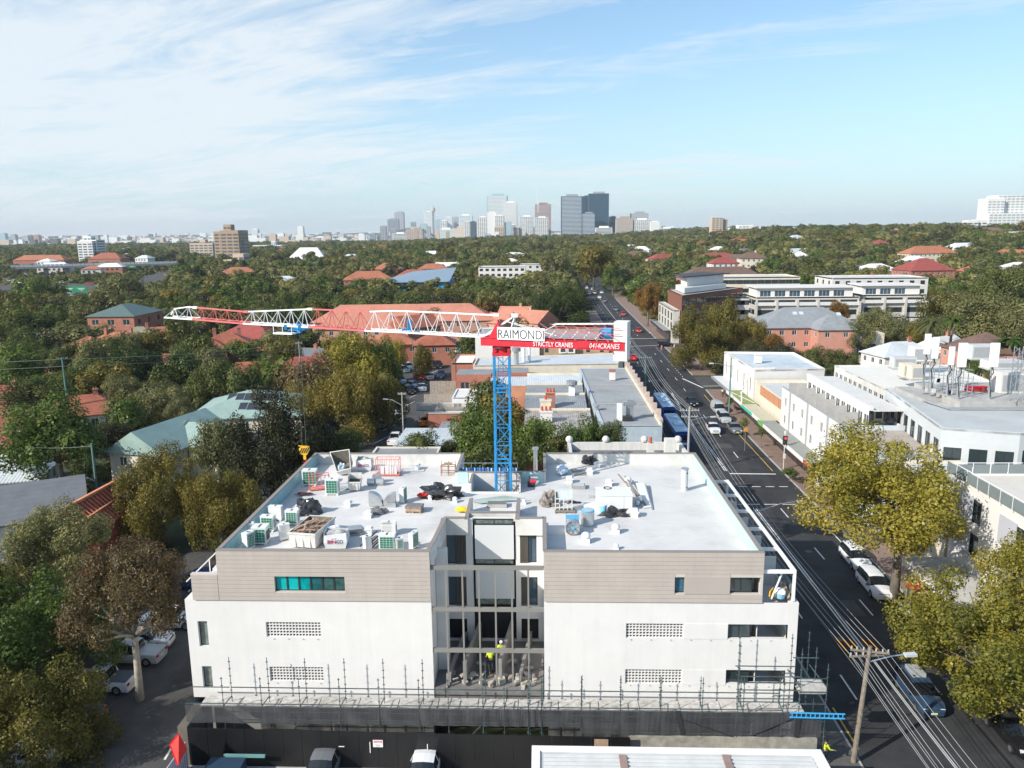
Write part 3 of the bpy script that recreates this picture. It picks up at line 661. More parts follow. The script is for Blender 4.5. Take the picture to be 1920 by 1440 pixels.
# -- white steel pergola over the right-hand terrace
b = MB(); zt_ = 12.15
b.box(15.5,15.66, FY+.1,64.2, zt_-.12, zt_+.12)
for y in (46.1,49.6,53.2,56.8,60.4,64.0): b.box(13.62,15.49, y, y+.14, zt_-.11, zt_+.11)
for y in (46.1,64.0): b.box(15.5,15.66, y, y+.16,10.2, zt_-.12)
b.bar((14.3,46.4,10.2),(14.9,46.4,12.0),.08); b.each('pergola_beam', [STEELW], T)
b = MB()
for y in (49.7,53.3,56.9,60.5):
    b.box(13.63,15.5, y, y+.12,9.65,11.6)
b.each('terrace_divider', [WHITE], T)
b = MB(); b.box(15.7,15.74, FY+.3,64,10.2,10.95); b.build('glass_balustrade', [mat('balustrade_glass', (0.25,0.30,0.32), rough=.05)], T)
b = MB()
for y in (50,54,58,62): b.bar((-23, y, 10.15),(-23, y, 11.1),.05);
b.bar((-23,46.5,11.1),(-23,66,11.1),.06); b.bar((-21.2,46.5,11.95),(-21.2,66,12.7),.06); b.each('balcony_rail', [STEELW], T)
# clutter on the lower terrace corner
def lump(center, r, n, seed, sc=(1,1,.6), sub=3, amp=.35, flat=None):
    rg = np.random.RandomState(seed); me = bpy.data.meshes.new('l'); bm = bmesh.new(); bmesh.ops.create_icosphere(bm, subdivisions=sub, radius=1)
    from mathutils import noise
    vs = []
    for v in bm.verts:
        k = 1+amp*(noise.noise(v.co*1.7+Vector((seed, 0,0)))*1.2+abs(noise.noise(v.co*4.3+Vector((0, seed, 0))))*.8-.3)
        p = Vector((v.co.x*sc[0], v.co.y*sc[1], max(v.co.z, -.2)*sc[2]))*k*r; vs.append((center[0]+p.x, center[1]+p.y, max(center[2]+p.z, center[2]) if flat is None else max(center[2]+p.z, flat)))
    fs = [tuple(v.index for v in f.verts) for f in bm.faces]; bm.free(); b = MB(); b.add(vs, fs); bpy.data.meshes.remove(me); return b
single(lump((14.55,46.9,10.16),.42,0,3,(.8,.7,1.3),3,.2), 'rubbish_bin', mat('yellow_plastic', (0.62,0.36,0.05), var=.1), 'orange yellow plastic bin on the white corner terrace', 'bin', smooth=True)
tb = thing('tub', 'pale blue tub heaped with white sacks at the terrace corner', 'tub', (14.95,46.7,10.16)); b = MB(); b.tube([(14.95,46.7,10.16),(14.95,46.7,10.5)], [.26,.36],12); b.build('tub_body', [mat('sky_blue_plastic', (0.25,0.55,0.75), var=.1)], tb)
lump((14.95,46.7,10.5),.34,0,5,(1,1,.9),3,.3).build('sack', [mat('white_sack', (0.75,0.75,0.74), var=.08)], tb, smooth=True)
single(lump((15.35,47.3,10.16),.55,0,8,(.8,1.1,.9),3,.8), 'waste_pile', mat('brown_paper_waste', (0.36,0.27,0.19), var=.4, scale=5), 'pile of torn brown paper sacks on the corner terrace', 'waste pile')
# ================================================================ the tower crane
CBLUE = mat('crane_blue', (0.025,0.26,0.56), rough=0.5, var=.2, scale=2, stain=.2); CRED = mat('crane_red', (0.60,0.025,0.045), rough=0.5, var=.16, scale=1.5, stain=.15)
CREDF = mat('faded_crane_red', (0.64,0.17,0.16), rough=0.5, var=.1, scale=2); CWH = mat('crane_white', (0.80,0.80,0.79), rough=0.45, var=.06, scale=2)
SIGNW = mat('sign_white', (0.80,0.80,0.80), rough=.4, var=.03); INK = mat('ink_charcoal', (0.03,0.03,0.035), rough=.5)
def text_obj(s, parent, name, m, origin, ux, uy, height, width, shear=0.0, off=0.0, lift=0.012):
    cu = bpy.data.curves.new('t', 'FONT'); cu.body = s; cu.size = 1; cu.offset = off; cu.shear = shear
    o = bpy.data.objects.new('t', cu); COL.objects.link(o); dg = bpy.context.evaluated_depsgraph_get(); me = bpy.data.meshes.new_from_object(o.evaluated_get(dg))
    bpy.data.objects.remove(o); bpy.data.curves.remove(cu)
    xs = [v.co.x for v in me.vertices]; ys = [v.co.y for v in me.vertices]; x0, x1, y0, y1 = min(xs), max(xs), min(ys), max(ys)
    ux, uy = Vector(ux).normalized(), Vector(uy).normalized(); nn = ux.cross(uy); O = Vector(origin); g = ORG.get(parent.name, (0,0,0))
    for v in me.vertices:
        p = O + ux*((v.co.x-x0)/(x1-x0)*width) + uy*((v.co.y-y0)/(y1-y0)*height) + nn*lift; v.co = (p.x-g[0], p.y-g[1], p.z-g[2])
    me.materials.clear(); me.materials.append(m); me.name = name
    ob = bpy.data.objects.new(name, me); COL.objects.link(ob); ob.parent = parent; ORG[ob.name] = g; return ob
MX, MY = -3.2,61.2
CR = thing('tower_crane', 'tower crane with blue lattice mast, red and white jib and red counter jib', 'crane', (MX, MY, 9.0))
JD = Vector((-0.958,0.286,0))            # jib direction
JN = Vector((-0.286,-0.958,0))           # towards the camera side
def J(t, n=0, z=0): return Vector((MX, MY, z)) + JD*t + JN*n
def tjib(px, py=600):
    d = ray(px, py); k = d.x/d.y; return (MX-k*MY)/(k*JD.y-JD.x)
def zat(px, py, t): return D(px, py, (MY+JD.y*t)).z
# mast: sections with chords, frames, lacing, ladder
hw = .6; zt0, zt1 = 9.0,23.45
b = MB()
for sx in (-1,1):
    for sy in (-1,1): b.bar((MX+sx*hw, MY+sy*hw, zt0),(MX+sx*hw, MY+sy*hw, zt1),.16)
b.each('mast_chord', [CBLUE], CR)
b = MB(); z = zt0; k = 0
while z < zt1-.2:
    z2 = min(z+1.45, zt1); s = 1 if k % 2 else -1
    for a, c in (((-hw, -hw),(hw, -hw)),((hw, -hw),(hw, hw)),((hw, hw),(-hw, hw)),((-hw, hw),(-hw, -hw))):
        p, q = (a, c) if s > 0 else (c, a); b.bar((MX+p[0], MY+p[1], z),(MX+q[0], MY+q[1], z2),.06)
        if k % 4 == 0:
            for dz in (0,.34): b.bar((MX+a[0], MY+a[1], z+dz),(MX+c[0], MY+c[1], z+dz),.10)
        else: b.bar((MX+a[0], MY+a[1], z),(MX+c[0], MY+c[1], z),.05)
    z = z2; k += 1
b.each('mast_brace', [CBLUE], CR)
b = MB()
for dx in (-.18,.18): b.bar((MX-.1+dx, MY+.3, zt0),(MX-.1+dx, MY+.3, zt1),.035)
for i in range(48): b.bar((MX-.28, MY+.3, zt0+.15+i*.3),(MX+.08, MY+.3, zt0+.15+i*.3),.025)
b.build('ladder', [mat('dark_blue_steel', (0.05,0.14,0.30))], CR)
SZ = zat(1050,650,-5)-24.72
b = MB(); b.obox((MX, MY, 24.02+SZ),(1.42,1.42,.25)); b.cyl((MX, MY),.5,24.1+SZ, 24.62+SZ, 20)
for sx in (-1,1):
    for sy in (-1,1): b.obox((MX+sx*.58, MY+sy*.58,24.25+SZ),(.2,.2,.5))
b.build('slewing_base', [CRED], CR)
b = MB(); b.cyl((MX, MY),.72,24.46+SZ, 24.56+SZ, 24); b.build('slewing_ring', [mat('greasy_steel', (0.06,0.055,0.05), rough=.5)], CR)
b = MB(); b.cyl((MX, MY),.62,24.56+SZ, 24.78+SZ, 24); b.build('turntable', [CRED], CR)
# counter jib: twin red girders
zb, zt = zat(1050,650,-5), zat(1050,636.5,-5); DZ = zb-24.72
b = MB()
for n in (.62,-.62):
    for (t0, t1) in ((1.5,-3.2),(-3.2,-6.4),(-6.4,-9.9)):
        b.bar(J(t0-.01, n, (zb+zt)/2), J(t1+.01, n, (zb+zt)/2),.14, zt-zb)
        b.bar(J(t0, n, zt+.02), J(t1, n, zt+.02),.24,.04); b.bar(J(t0, n, zb-.02), J(t1, n, zb-.02),.24,.04)
b.bar(J(1.45,0,25.0+DZ), J(-1.2,0,25.0+DZ),1.1,.5); b.bar(J(-9.6,-.6, zb+.3), J(-9.6,.6, zb+.3),.3,.5)
b.bar(J(-6.3,.7,25.05+DZ), J(-7.4,.7,25.05+DZ),.12,.5)
b.build('counter_jib', [CRED], CR)
b = MB(); b.add([J(.9,.55,25.3+DZ), J(-.4,.55,25.3+DZ), J(.1,.55,26.6+DZ), J(.9,-.55,25.3+DZ), J(-.4,-.55,25.3+DZ), J(.1,-.55,26.6+DZ)], [(0,1,2),(5,4,3),(0,2,5,3),(1,4,5,2)]); b.build('pivot_frame', [CRED], CR)
b = MB(); b.bar(J(-2.2,0,25.43+DZ), J(-9.4,0,25.43+DZ),1.0,.04); b.build('deck_grating', [mat('grating_grey', (0.35,0.36,0.37), rough=.6)], CR)
# railing
b = MB()
for n in (.85,-.85):
    for z in (25.9+DZ, 26.35+DZ): b.bar(J(-4.6, n, z), J(-9.6, n, z),.04)
    for i in range(7): b.bar(J(-4.6-i*.83, n, 25.35+DZ), J(-2.9-i*.83, n, 26.37+DZ),.04)
b.each('guard_rail', [CREDF], CR)
b = MB()
b.bar(J(-4.2,.1,26.42+DZ), J(-9.5,-.3,26.55+DZ),.06); b.bar(J(-4.2,-.5,26.42+DZ), J(-9.5,-.7,26.55+DZ),.06)
for i in range(12): b.bar(J(-4.3-i*.45,.1,26.43+DZ+i*.01), J(-4.3-i*.45,-.5,26.43+DZ+i*.01),.035)
b.bar(J(-2.9,.3,25.6+DZ), J(-4.5,.3,26.4+DZ),.05); b.bar(J(-.4,-.2,26.6+DZ), J(-4.4,-.3,25.5+DZ),.05); b.bar(J(-.4,.2,26.6+DZ), J(-4.4,.3,25.5+DZ),.05)
for i in range(6): b.bar(J(-3.1-i*.9,.5,25.45+DZ), J(-3.6-i*.9,.5,26.0+DZ),.05)
b.each('stay_bar', [CWH], CR)
# winch: motor and drum
b = MB(); b.tube([J(-6.9,.1,25.75+DZ), J(-7.9,.1,25.75+DZ)],.24,12); b.each('winch_motor', [CBLUE], CR)
b = MB(); b.tube([J(-8.05,-.1,25.85+DZ), J(-8.75,-.1,25.85+DZ)],.42,16); b.bar(J(-8.0,-.1,25.8+DZ), J(-8.05,-.1,25.8+DZ),.8,.8); b.build('winch_drum', [CBLUE], CR)
b = MB(); b.tube([J(-7.9,.1,25.75+DZ), J(-8.0,.1,25.75+DZ)],.30,12); b.build('winch_brake', [mat('steel_dark', (0.08,0.08,0.09))], CR)
# counterweights
for n in (.34,-.34):
    b = MB(); b.obox((0,0,0),(.62,1.0,2.9), M=Matrix.Translation(J(-9.55, n, 24.95)) @ Matrix.Rotation(math.atan2(JD.y, JD.x)+math.pi/2,4, 'Z') @ Matrix.Rotation(0,4, 'X'))
    b.build('counterweight', [mat('white_concrete', (0.74,0.735,0.71), var=.06, scale=2, stain=.1)], CR)
b = MB(); b.bar(J(-8.6,.68,25.0), J(-9.1,.68,24.0),.06); b.each('weight_strut', [CRED], CR)
# signs on the near girder
def tpx(px): return tjib(px, 630)
SN = .8
t0, t1 = tpx(939), tpx(1027); z0, z1 = zat(980,635.5,(t0+t1)/2), zat(980,612,(t0+t1)/2)
b = MB(); tm = (t0+t1)/2
b.bar(J(t0, SN, (z0+z1)/2), J(tm+.01, SN, (z0+z1)/2),.05, z1-z0); b.bar(J(tm-.01, SN+.012,(z0+z1)/2-.01), J(t1, SN+.012,(z0+z1)/2-.01),.05, z1-z0)
b.each('name_board', [SIGNW], CR)
text_obj('RAIMONDI', CR, 'board_lettering', INK, J(t0-.08, SN+.045, z0+.12),-JD, (0,0,1),(z1-z0)-.3,(t0-t1)-.14, off=-.012)
ta, tb_ = tpx(1005), tpx(1079)
text_obj('STRICTLY CRANES', CR, 'girder_lettering', SIGNW, J(ta, .76, zb+.08),-JD, (0,0,1),.36, ta-tb_, off=.008)
ta, tb_ = tpx(1110), tpx(1166)
text_obj('0414CRANES', CR, 'girder_lettering', SIGNW, J(ta, .76, zb+.08),-JD, (0,0,1),.38, ta-tb_, shear=.2, off=0.0)
# jib: triangular truss in coloured lengths
prof = [(905,590,630),(860,587.5,627.5),(800,585,624),(740,582.5,620.5),(689,584.5,618.5),(584,579.5,612),(463,584.5,605.5),(369,576.5,597.5),(336,573.5,595.5),(317,590,594)]
cols = [('white', 905,689, CWH),('red', 689,584, CREDF),('white', 584,463, CWH),('red', 463,369, CREDF),('white', 369,317, CWH)]
def prz(px):
    for (a, t_, u),(c, v, w) in zip(prof, prof[1:]):
        if px >= c: k = (a-px)/(a-c); return t_+(v-t_)*k, u+(w-u)*k
    return prof[-1][1:]
def jn(px, top):
    t = tjib(px, 600); yt, yb = prz(px); return t, zat(px, yt if top else yb, t)
for (cn, pa, pb, M) in cols:
    ta, tb2 = jn(pa, 0)[0], jn(pb, 0)[0]; n = max(2, round((tb2-ta)/1.45)); ch = MB(); lc = MB()
    t2px = lambda t: (lambda P: 960+F*((P-CAM).dot(_r2))/((P-CAM).dot(_f)))(J(t, 0,25.5))
    bot = []; topn = []
    for i in range(n+1):
        t = ta+(tb2-ta)*i/n; px = min(905, max(317, t2px(t))); bot.append((t, jn(px, 0)[1]))
    for i in range(n):
        t = ta+(tb2-ta)*(i+.5)/n; px = min(905, max(317, t2px(t))); topn.append((t, jn(px, 1)[1]))
    for i in range(n):
        for sn in (-.55,.55): ch.bar(J(bot[i][0], sn, bot[i][1]), J(bot[i+1][0], sn, bot[i+1][1]),.13)
        tt, zz = topn[i]
        for k in (i, i+1):
            for sn in (-.55,.55): lc.bar(J(bot[k][0], sn, bot[k][1]), J(tt, 0, zz),.05)
        lc.bar(J(bot[i][0],-.55, bot[i][1]), J(bot[i][0],.55, bot[i][1]),.05); lc.bar(J(bot[i][0],-.55, bot[i][1]), J(bot[i+1][0],.55, bot[i+1][1]),.04)
    e0 = (ta, jn(pa, 1)[1]) if pa < 905 else (ta-1.2, jn(905,1)[1]-.0); e1 = (tb2, jn(pb, 1)[1]) if pb > 317 else (tb2-.3, bot[-1][1]+.2)
    tops = [e0]+topn+[e1]
    for p, q in zip(tops, tops[1:]): ch.bar(J(p[0],0, p[1]), J(q[0],0, q[1]),.12)
    c_ = ch.build('jib_chords', [M], CR); c_['kind'] = 'stuff'; lc.build('jib_lacing', [M], CR)
    k_ = MB(); k_.obox(J(e0[0]+.05,0, e0[1]),(.5,.22,.2), math.atan2(JD.y, JD.x)); k_.build('jib_joint', [M], c_)
b = MB(); r0 = jn(905,1)[1]
for sn in (-.5,.5): b.bar(J(-1.15,0, r0), J(1.3, sn, 25.0),.13); b.bar(J(-1.15,0, r0), J(-.9, sn, 25.4),.09); b.bar(J(jn(905,0)[0], sn, jn(905,0)[1]), J(1.2, sn, 25.1),.16)
b.obox(J(-1.1,0, r0),(.5,.35,.3),0); b.each('jib_root_strut', [CWH], CR)
b = MB(); t_ = tjib(768,612); b.obox(J(t_, 0, zat(768,613, t_)),(.35,.4,.55),.3); b.obox(J(t_, 0, zat(768,604, t_)),(.3,.3,.35),.3); b.obox(J(t_+.3,0, zat(768,618, t_)),(.7,.4,.12),.3); b.each('trolley_winch', [CBLUE], CR)
# trolley with maintenance basket and the hook on its ropes
tt = tjib(556,612); TJ = J(tt, 0, zat(556,611, tt)); zz = zat(556,612, tt)
tr = MB()
for dt in (-.7,.7):
    for sn in (-.6,.6): tr.obox(J(tt+dt, sn, zz-.02),(.25,.2,.4),.3)
tr.obox(J(tt-.2,0, zz-.25),(1.5,1.1,.12),-.29); tr.obox(J(tt-.6,.5, zz-.1),(.35,.2,.8),-.29); tr.build('trolley', [CBLUE], CR)
tr = MB(); tr.obox(J(tt+.6,.9, zz-.5),(1.9,.7,.12),-.29)
for dt in (-.3,.6,1.5): tr.bar(J(tt+dt, 1.2, zz-.5), J(tt+dt, 1.2, zz+.3),.05)
tr.bar(J(tt-.3,1.2, zz+.3), J(tt+1.5,1.2, zz+.3),.05); tr.build('trolley_basket', [CWH], CR)
HY = TJ.y; hx = TJ.x; hz = D(577,845, HY).z
b = MB()
for dx in (-.22,.22): b.bar((hx+dx, HY, zz-.25),(hx+dx*.8, HY, hz+.45),.025)
b.each('hoist_rope', [mat('wire_rope', (0.12,0.12,0.12))], CR)
hk = thing('hook_block', 'yellow and black striped crane hook block hanging beside the white roof', 'hook block', (hx, HY, hz-1.2))
YEL = mat('safety_yellow', (0.80,0.46,0.02), rough=.4, var=.05); b = MB(); st = MB()
b.prism([(hx-.46, hz+.22),(hx-.28, hz-.30),(hx+.22, hz-.36),(hx+.46, hz+.1),(hx+.30, hz+.40),(hx-.2, hz+.42)], HY-.16, HY+.16)
b.v = [(x, z, y) for (x, y, z) in b.v]; b.f = [f[::-1] for f in b.f]
b.bar((hx, HY, hz-.3),(hx, HY, hz-.8),.2,.2); b.build('sheave_plate', [YEL], hk)
for k in range(4): st.bar((hx-.42+k*.2, HY-.175, hz-.22+.02*k),(hx-.14+k*.2, HY-.175, hz+.30),.03,.085)
st.each('warning_stripe', [INK], hk)
b = MB(); b.bar((hx-.5, HY, hz+.45),(hx+.45, HY, hz+.35),.07); b.build('rope_anchor', [YEL], hk)
b = MB(); b.tube([(hx, HY, hz-.8),(hx+.12, HY, hz-.95),(hx+.1, HY, hz-1.12),(hx-.06, HY, hz-1.15),(hx-.14, HY, hz-1.0)], [.07,.07,.08,.06,.03],8); b.build('hook', [CRED], hk)
# ================================================================ everything standing on the white roof
ZR = 12.508
ACC = mat('ac_casing', (0.74,0.74,0.71), rough=.5, var=.04); ACG = mat('ac_green_coil', (0.02,0.16,0.11), rough=.4, var=.2, scale=6); ACD = mat('ac_dark_coil', (0.05,0.06,0.06), rough=.5)
def ac_unit(label, px, py, rz=0, w=.95, d=.4, h=1.25, face='green', twin=False):
    p = G(px, py, ZR); t = local_thing('ac_unit', label, 'air conditioner', (p.x, p.y, ZR), rz, 'air conditioning units on the white roof'); ORG[t.name] = (0,0,0)
    b = MB(); b.box(-w/2, w/2,-d/2, d/2,.08, h); b.box(-w/2-.02, w/2+.02,-d/2-.02, d/2+.02, h, h+.05); b.build('casing', [ACC], t)
    b = MB(); b.box(-w/2+.05,-w/2+.15,-d/2-.05, d/2+.05,0,.08); b.box(w/2-.15, w/2-.05,-d/2-.05, d/2+.05,0,.08); b.each('foot', [ACC], t)
    if face:
        y = -d/2-.012; b = MB(); b.quad((-w/2+.1, y, .2),(w/2-.08, y, .2),(w/2-.08, y, h-.08),(-w/2+.1, y, h-.08)); b.build('coil_face', [ACG if face == 'green' else ACD], t)
        b = MB()
        for i in range(5): x = -w/2+.1+(w-.18)*i/4; b.box(x-.014, x+.014, y-.03, y-.004,.2, h-.08)
        for i in range(6): z = .2+(h-.28)*i/5; b.box(-w/2+.1, w/2-.08, y-.034, y-.006, z-.012, z+.012)
        b.build('grille', [mat('grille_pale', (0.35,0.52,0.44))], t)
    else:
        b = MB()
        for i in range(8): b.box(-w/2+.06, w/2-.3,-d/2-.02,-d/2-.003,.3+i*.1,.33+i*.1)
        b.build('louvre_panel', [mat('panel_line', (0.55,0.55,0.53))], t)
    b = MB(); b.box(w/2+.004, w/2+.02,-d/2+.06, d/2-.06,.3, h-.25); b.build('side_grille', [ACD if d > .5 else GREY], t)
    b = MB(); b.box(-.06,.06,-d/2+.05, d/2-.12, h+.052, h+.06); b.build('top_vent', [ACD], t)
    return t
ac_unit('tall unit with green grille facing camera beside the small tilting bin', 624,927,0,1.05,.5,1.3)
ac_unit('unit with green grille half hidden behind the leftmost pink cage', 582,909,.05,1.15,.7,1.3)
ac_unit('large twin unit with green grille and dark side coil near the left corner', 490,1018,.03,.98,.8,1.2)
ac_unit('narrow unit at the left front roof corner with green side turned right', 467,1029,1.15,.7,.45,1.15)
ac_unit('small unit with white louvred front behind the corner units at left', 471,1003,.2,.45,.4,.85, None)
ac_unit('unit with green grille partly hidden behind the large twin unit', 504,995,-.1,.95,.45,1.1)
ac_unit('blank backed beige unit against the left teal parapet', 518,975, math.pi-.05,.95,.4,1.05)
ac_unit('unit with green grille between black tarp and timber-filled skip', 549,983,-.03,.9,.5,1.05)
ac_unit('slim unit with slotted white face left of the timber-filled skip', 534,1012,.5,.7,.35,1.1, None)
ac_unit('low unit with green grille beside the stack of black battens', 727,1030,-.02,1.05,.55,1.05)
ac_unit('white topped unit standing directly behind the one by black battens', 730,1002,0,1.0,.5,.9, None)
ac_unit('narrow white unit just right of the black battens by roof edge', 689,1031,.7,.45,.4,.95, None)
ac_unit('narrow slotted unit to the right of the battens by roof edge', 749,1031,.45,.5,.35,.8, 'dark')
ac_unit('solitary unit with green side turned right near the courtyard corner', 776,1028,1.2,.75,.3,1.1)
ac_unit('slim unit with slotted side behind the galvanised duct elbows', 756,941,1.45,.8,.35,1.15, 'dark')
# skips and bags
WBIN = mat('worn_white_paint', (0.66,0.64,0.60), rough=.6, var=.14, scale=2.5, stain=.35); INNER = mat('dirty_bin_inside', (0.20,0.18,0.15), var=.3, scale=3)
def open_box(t, w, d, h, flare=.12, tilt=0, rz=0, name='shell', th=.05):
    b = MB(); o = [(-w/2,-d/2),(w/2,-d/2),(w/2, d/2),(-w/2, d/2)]; f = 1+flare
    lo = [(x, y, .12) for x, y in o]; hi = [(x*f, y*f, h) for x, y in o]; li = [(x*.95, y*.95,.2) for x, y in o]; hi2 = [(x*f*.95, y*f*.95, h) for x, y in o]
    b.add(lo+hi+li+hi2, [(0,1,5,4),(1,2,6,5),(2,3,7,6),(3,0,4,7),(3,2,1,0),(4,5,13,12),(5,6,14,13),(6,7,15,14),(7,4,12,15)],0)
    b.add(li+hi2, [(4,5,1,0),(5,6,2,1),(6,7,3,2),(7,4,0,3),(0,1,2,3)],1)
    sh = b.build(name, [WBIN, INNER], t); r = MB(); r.box(-w/2*f-.04, w/2*f+.04,-d/2*f-.04,-d/2*f-.01, h-.1, h+.01); r.box(-w/2*f-.04, w/2*f+.04, d/2*f+.01, d/2*f+.04, h-.1, h+.01)
    for x in (-.3,0,.3): r.box(x*w-.04, x*w+.04,-d/2-.09,-d/2*1.0-.02,.15, h-.12)
    r.build('rib', [WBIN], t); return sh
p = G(577,1029, ZR); sk = local_thing('skip_bin', 'big white skip full of broken timber at front left of roof', 'skip', (p.x-.05, p.y+1.45, ZR),-.16); open_box(sk, 1.75,3.0,1.15,.08)
rg = random.Random(5); b = MB()
for i in range(46):
    x, y = rg.uniform(-.7,.7), rg.uniform(-1.3,1.2); a = rg.uniform(-.5,.5)+(math.pi/2 if rg.random() < .35 else 0.4); L = rg.uniform(.5,1.3); z = .85+rg.random()*.4
    dx, dy = math.cos(a)*L/2, math.sin(a)*L/2; b.bar((max(-.8, min(.8, x-dx)), max(-1.4, min(1.4, y-dy)), z),(max(-.8, min(.8, x+dx)), max(-1.4, min(1.4, y+dy)), z+rg.uniform(-.15,.25)),.09,.05)
b.each('timber_offcut', [mat('broken_timber', (0.44,0.30,0.22), var=.4, scale=4)], sk)
b = MB(); b.box(-.85,.85,-1.4,1.4,.5,.85); b.build('rubble_fill', [INNER], sk)
text_obj('BINGO', sk, 'bin_lettering', mat('bin_purple', (0.22,0.10,0.22)),(.955,-.6,.5),(0,1,0),(0,0,1),.3,1.2, off=.02)
# tipping bin at the back left, its mouth raised towards the camera
p = G(634,893, ZR); tb = thing('tipping_bin', 'white tipping bin lying open towards camera with blue plastic inside', 'bin', (p.x, p.y, ZR))
b = MB(); X, Y, Z = p.x, p.y, ZR
def q3(dx, dy, dz): return (X+dx, Y+dy, Z+dz)
A = [q3(-1.05,1.5,1.75), q3(.65,1.7,1.95), q3(1.15,.0,.7), q3(-.05,-.25,.45)]; Bq = [q3(-.55,1.9,.5), q3(.85,2.0,.6), q3(1.0,.4,.1), q3(.1,.1,.1)]
b.add(A+Bq, [(0,4,5,1),(1,5,6,2),(2,6,7,3),(3,7,4,0)],0)
Ai = [Vector(v)+Vector((0,0,.001)) for v in A]; c = sum((Vector(v) for v in A), Vector())/4; Ai = [c+(Vector(v)-c)*.93 for v in A]; c2 = sum((Vector(v) for v in Bq), Vector())/4; Bi = [c2+(Vector(v)-c2)*.9+Vector((0,0,.08)) for v in Bq]
b.add([tuple(v) for v in Ai+Bi], [(1,5,4,0),(2,6,5,1),(3,7,6,2),(0,4,7,3),(4,5,6,7)],1); b.add([tuple(v) for v in A]+[tuple(v) for v in Ai], [(0,1,5,4),(1,2,6,5),(2,3,7,6),(3,0,4,7)],0)
b.build('shell', [WBIN, INNER], tb)
lump((X+.25, Y+.35, Z+.45),.5,0,21,(.8,.7,1.3),3,.35).build('blue_plastic_sheet', [mat('pale_blue_film', (0.45,0.57,0.62), rough=.35, var=.15, scale=4)], tb, smooth=False)
lump((X+.72, Y+.5, Z+.4),.36,0,22,(.7,.6,1),2,.5).build('rubbish', [mat('brown_rubbish', (0.18,0.13,0.10), var=.4, scale=8)], tb)
p = G(664,922, ZR); sb = local_thing('wheeled_bin', 'small white wheeled bin with hinged lid up beside green unit', 'bin', (p.x, p.y+.4, ZR),.05); open_box(sb, .85,.8,.85,.18)
b = MB()
for x in (-.35,.35):
    for y in (-.3,.3): b.tube([(x-.04, y, .06),(x+.04, y, .06)],.07,8)
b.each('castor', [DARK], sb); b = MB(); b.box(-.5,-.45,-.45,.45,.85,1.3); b.box(-.45,.5,.42,.47,.85,1.35); b.each('lid', [WBIN], sb)
def bag(label, px, py, rz, w, d, h, seed, word, wid):
    p = G(px, py, ZR); t = local_thing('rubbish_bag', label, 'bag', (p.x, p.y+d/2, ZR), rz); b = MB(); o = [(-w/2,-d/2),(w/2,-d/2),(w/2, d/2),(-w/2, d/2)]
    lo = [(x*.88, y*.88,.05) for x, y in o]; mi_ = [(x*1.05, y*1.05, h*.5) for x, y in o]; hi = [(x, y, h+(.12 if i % 2 else -.04)) for i, (x, y) in enumerate(o)]
    b.add(lo+mi_+hi, [(0,1,5,4),(1,2,6,5),(2,3,7,6),(3,0,4,7),(4,5,9,8),(5,6,10,9),(6,7,11,10),(7,4,8,11),(3,2,1,0)]); b.build('bag_body', [mat('woven_white_bag', (0.70,0.70,0.69), var=.08, scale=3)], t)
    l2 = lump((0,0, h*.72), w*.5,0, seed, (1, d/w, .5),3,.35); l2.build('bag_contents', [mat('crumpled_sheet', (0.66,0.68,0.69), rough=.5, var=.12, scale=4) if word != 'BINGO' else mat('grey_waste', (0.40,0.40,0.39), var=.3, scale=4)], t)
    for (s_, x0, x1, c) in word if isinstance(word, list) else [('BIN', -wid/2,0.05, mat('bag_magenta', (0.40,0.02,0.10))),('GO', .09, wid/2, mat('bag_slate', (0.14,0.14,0.20)))]:
        text_obj(s_, t, 'bag_lettering', c, (x0,-d/2*1.05-.01, h*.42),(1,0,0),(0,.0,1),.26, x1-x0, off=.02)
    return t
bag('white rubbish bag marked BINGO by the rear parapet of the roof', 682,884,.02,1.3,1.1,1.0,31, 'BINGO', .95)
bag('white rubbish bag marked BINGO under crumpled plastic sheeting at roof front', 628,1031,.08,1.45,1.2,1.05,33, 'BINGO', 1.0)
p = G(617,1014, ZR); ob = lump((p.x, p.y, ZR+.6),.62,0,41,(1.3,.7,.8),4,.55, flat=ZR); single(ob, 'plastic_sheet', mat('white_film', (0.80,0.82,0.84), rough=.3, var=.1, scale=3), 'crumpled clear white plastic sheeting draped over bag and skip edge', 'plastic sheet')
# pink material cages
PINK = mat('salmon_cage_paint', (0.70,0.24,0.20), rough=.5, var=.15, scale=3)
def cage(label, px, py, rz, w, d, h, fill):
    p = G(px, py, ZR); t = local_thing('material_cage', label, 'cage', (p.x, p.y+d/2, ZR), rz); b = MB()
    for x in (-w/2, w/2):
        for y in (-d/2, d/2): b.bar((x, y, .1),(x, y, h),.05)
    for z in (.14, h):
        for y in (-d/2, d/2): b.bar((-w/2, y, z),(w/2, y, z),.05)
        for x in (-w/2, w/2): b.bar((x, -d/2, z),(x, d/2, z),.05)
    for i in range(1,5): b.bar((-w/2+w*i/5,-d/2,.14),(-w/2+w*i/5,-d/2, h),.028); b.bar((-w/2+w*i/5, d/2,.14),(-w/2+w*i/5, d/2, h),.028)
    b.each('cage_bar', [PINK], t); b = MB(); b.box(-w/2, w/2,-d/2, d/2,.06,.12); b.build('cage_base', [PINK], t)
    for i, (x, ww, hh_) in enumerate(fill): b = MB(); b.box(x, x+ww, -d/4, d/4,.13, hh_); b.build('white_panel', [ALUW], t)
    return t
cage('leftmost salmon pink cage leaning by the tilted white bin', 597,920,.35,1.6,.7,1.25, [])
cage('salmon pink cage holding white boxes by the rear parapet', 727,893,.0,2.0,.8,1.5, [(-.8,.5,.75),(-.25,.55,.85),(.35,.4,.8)])
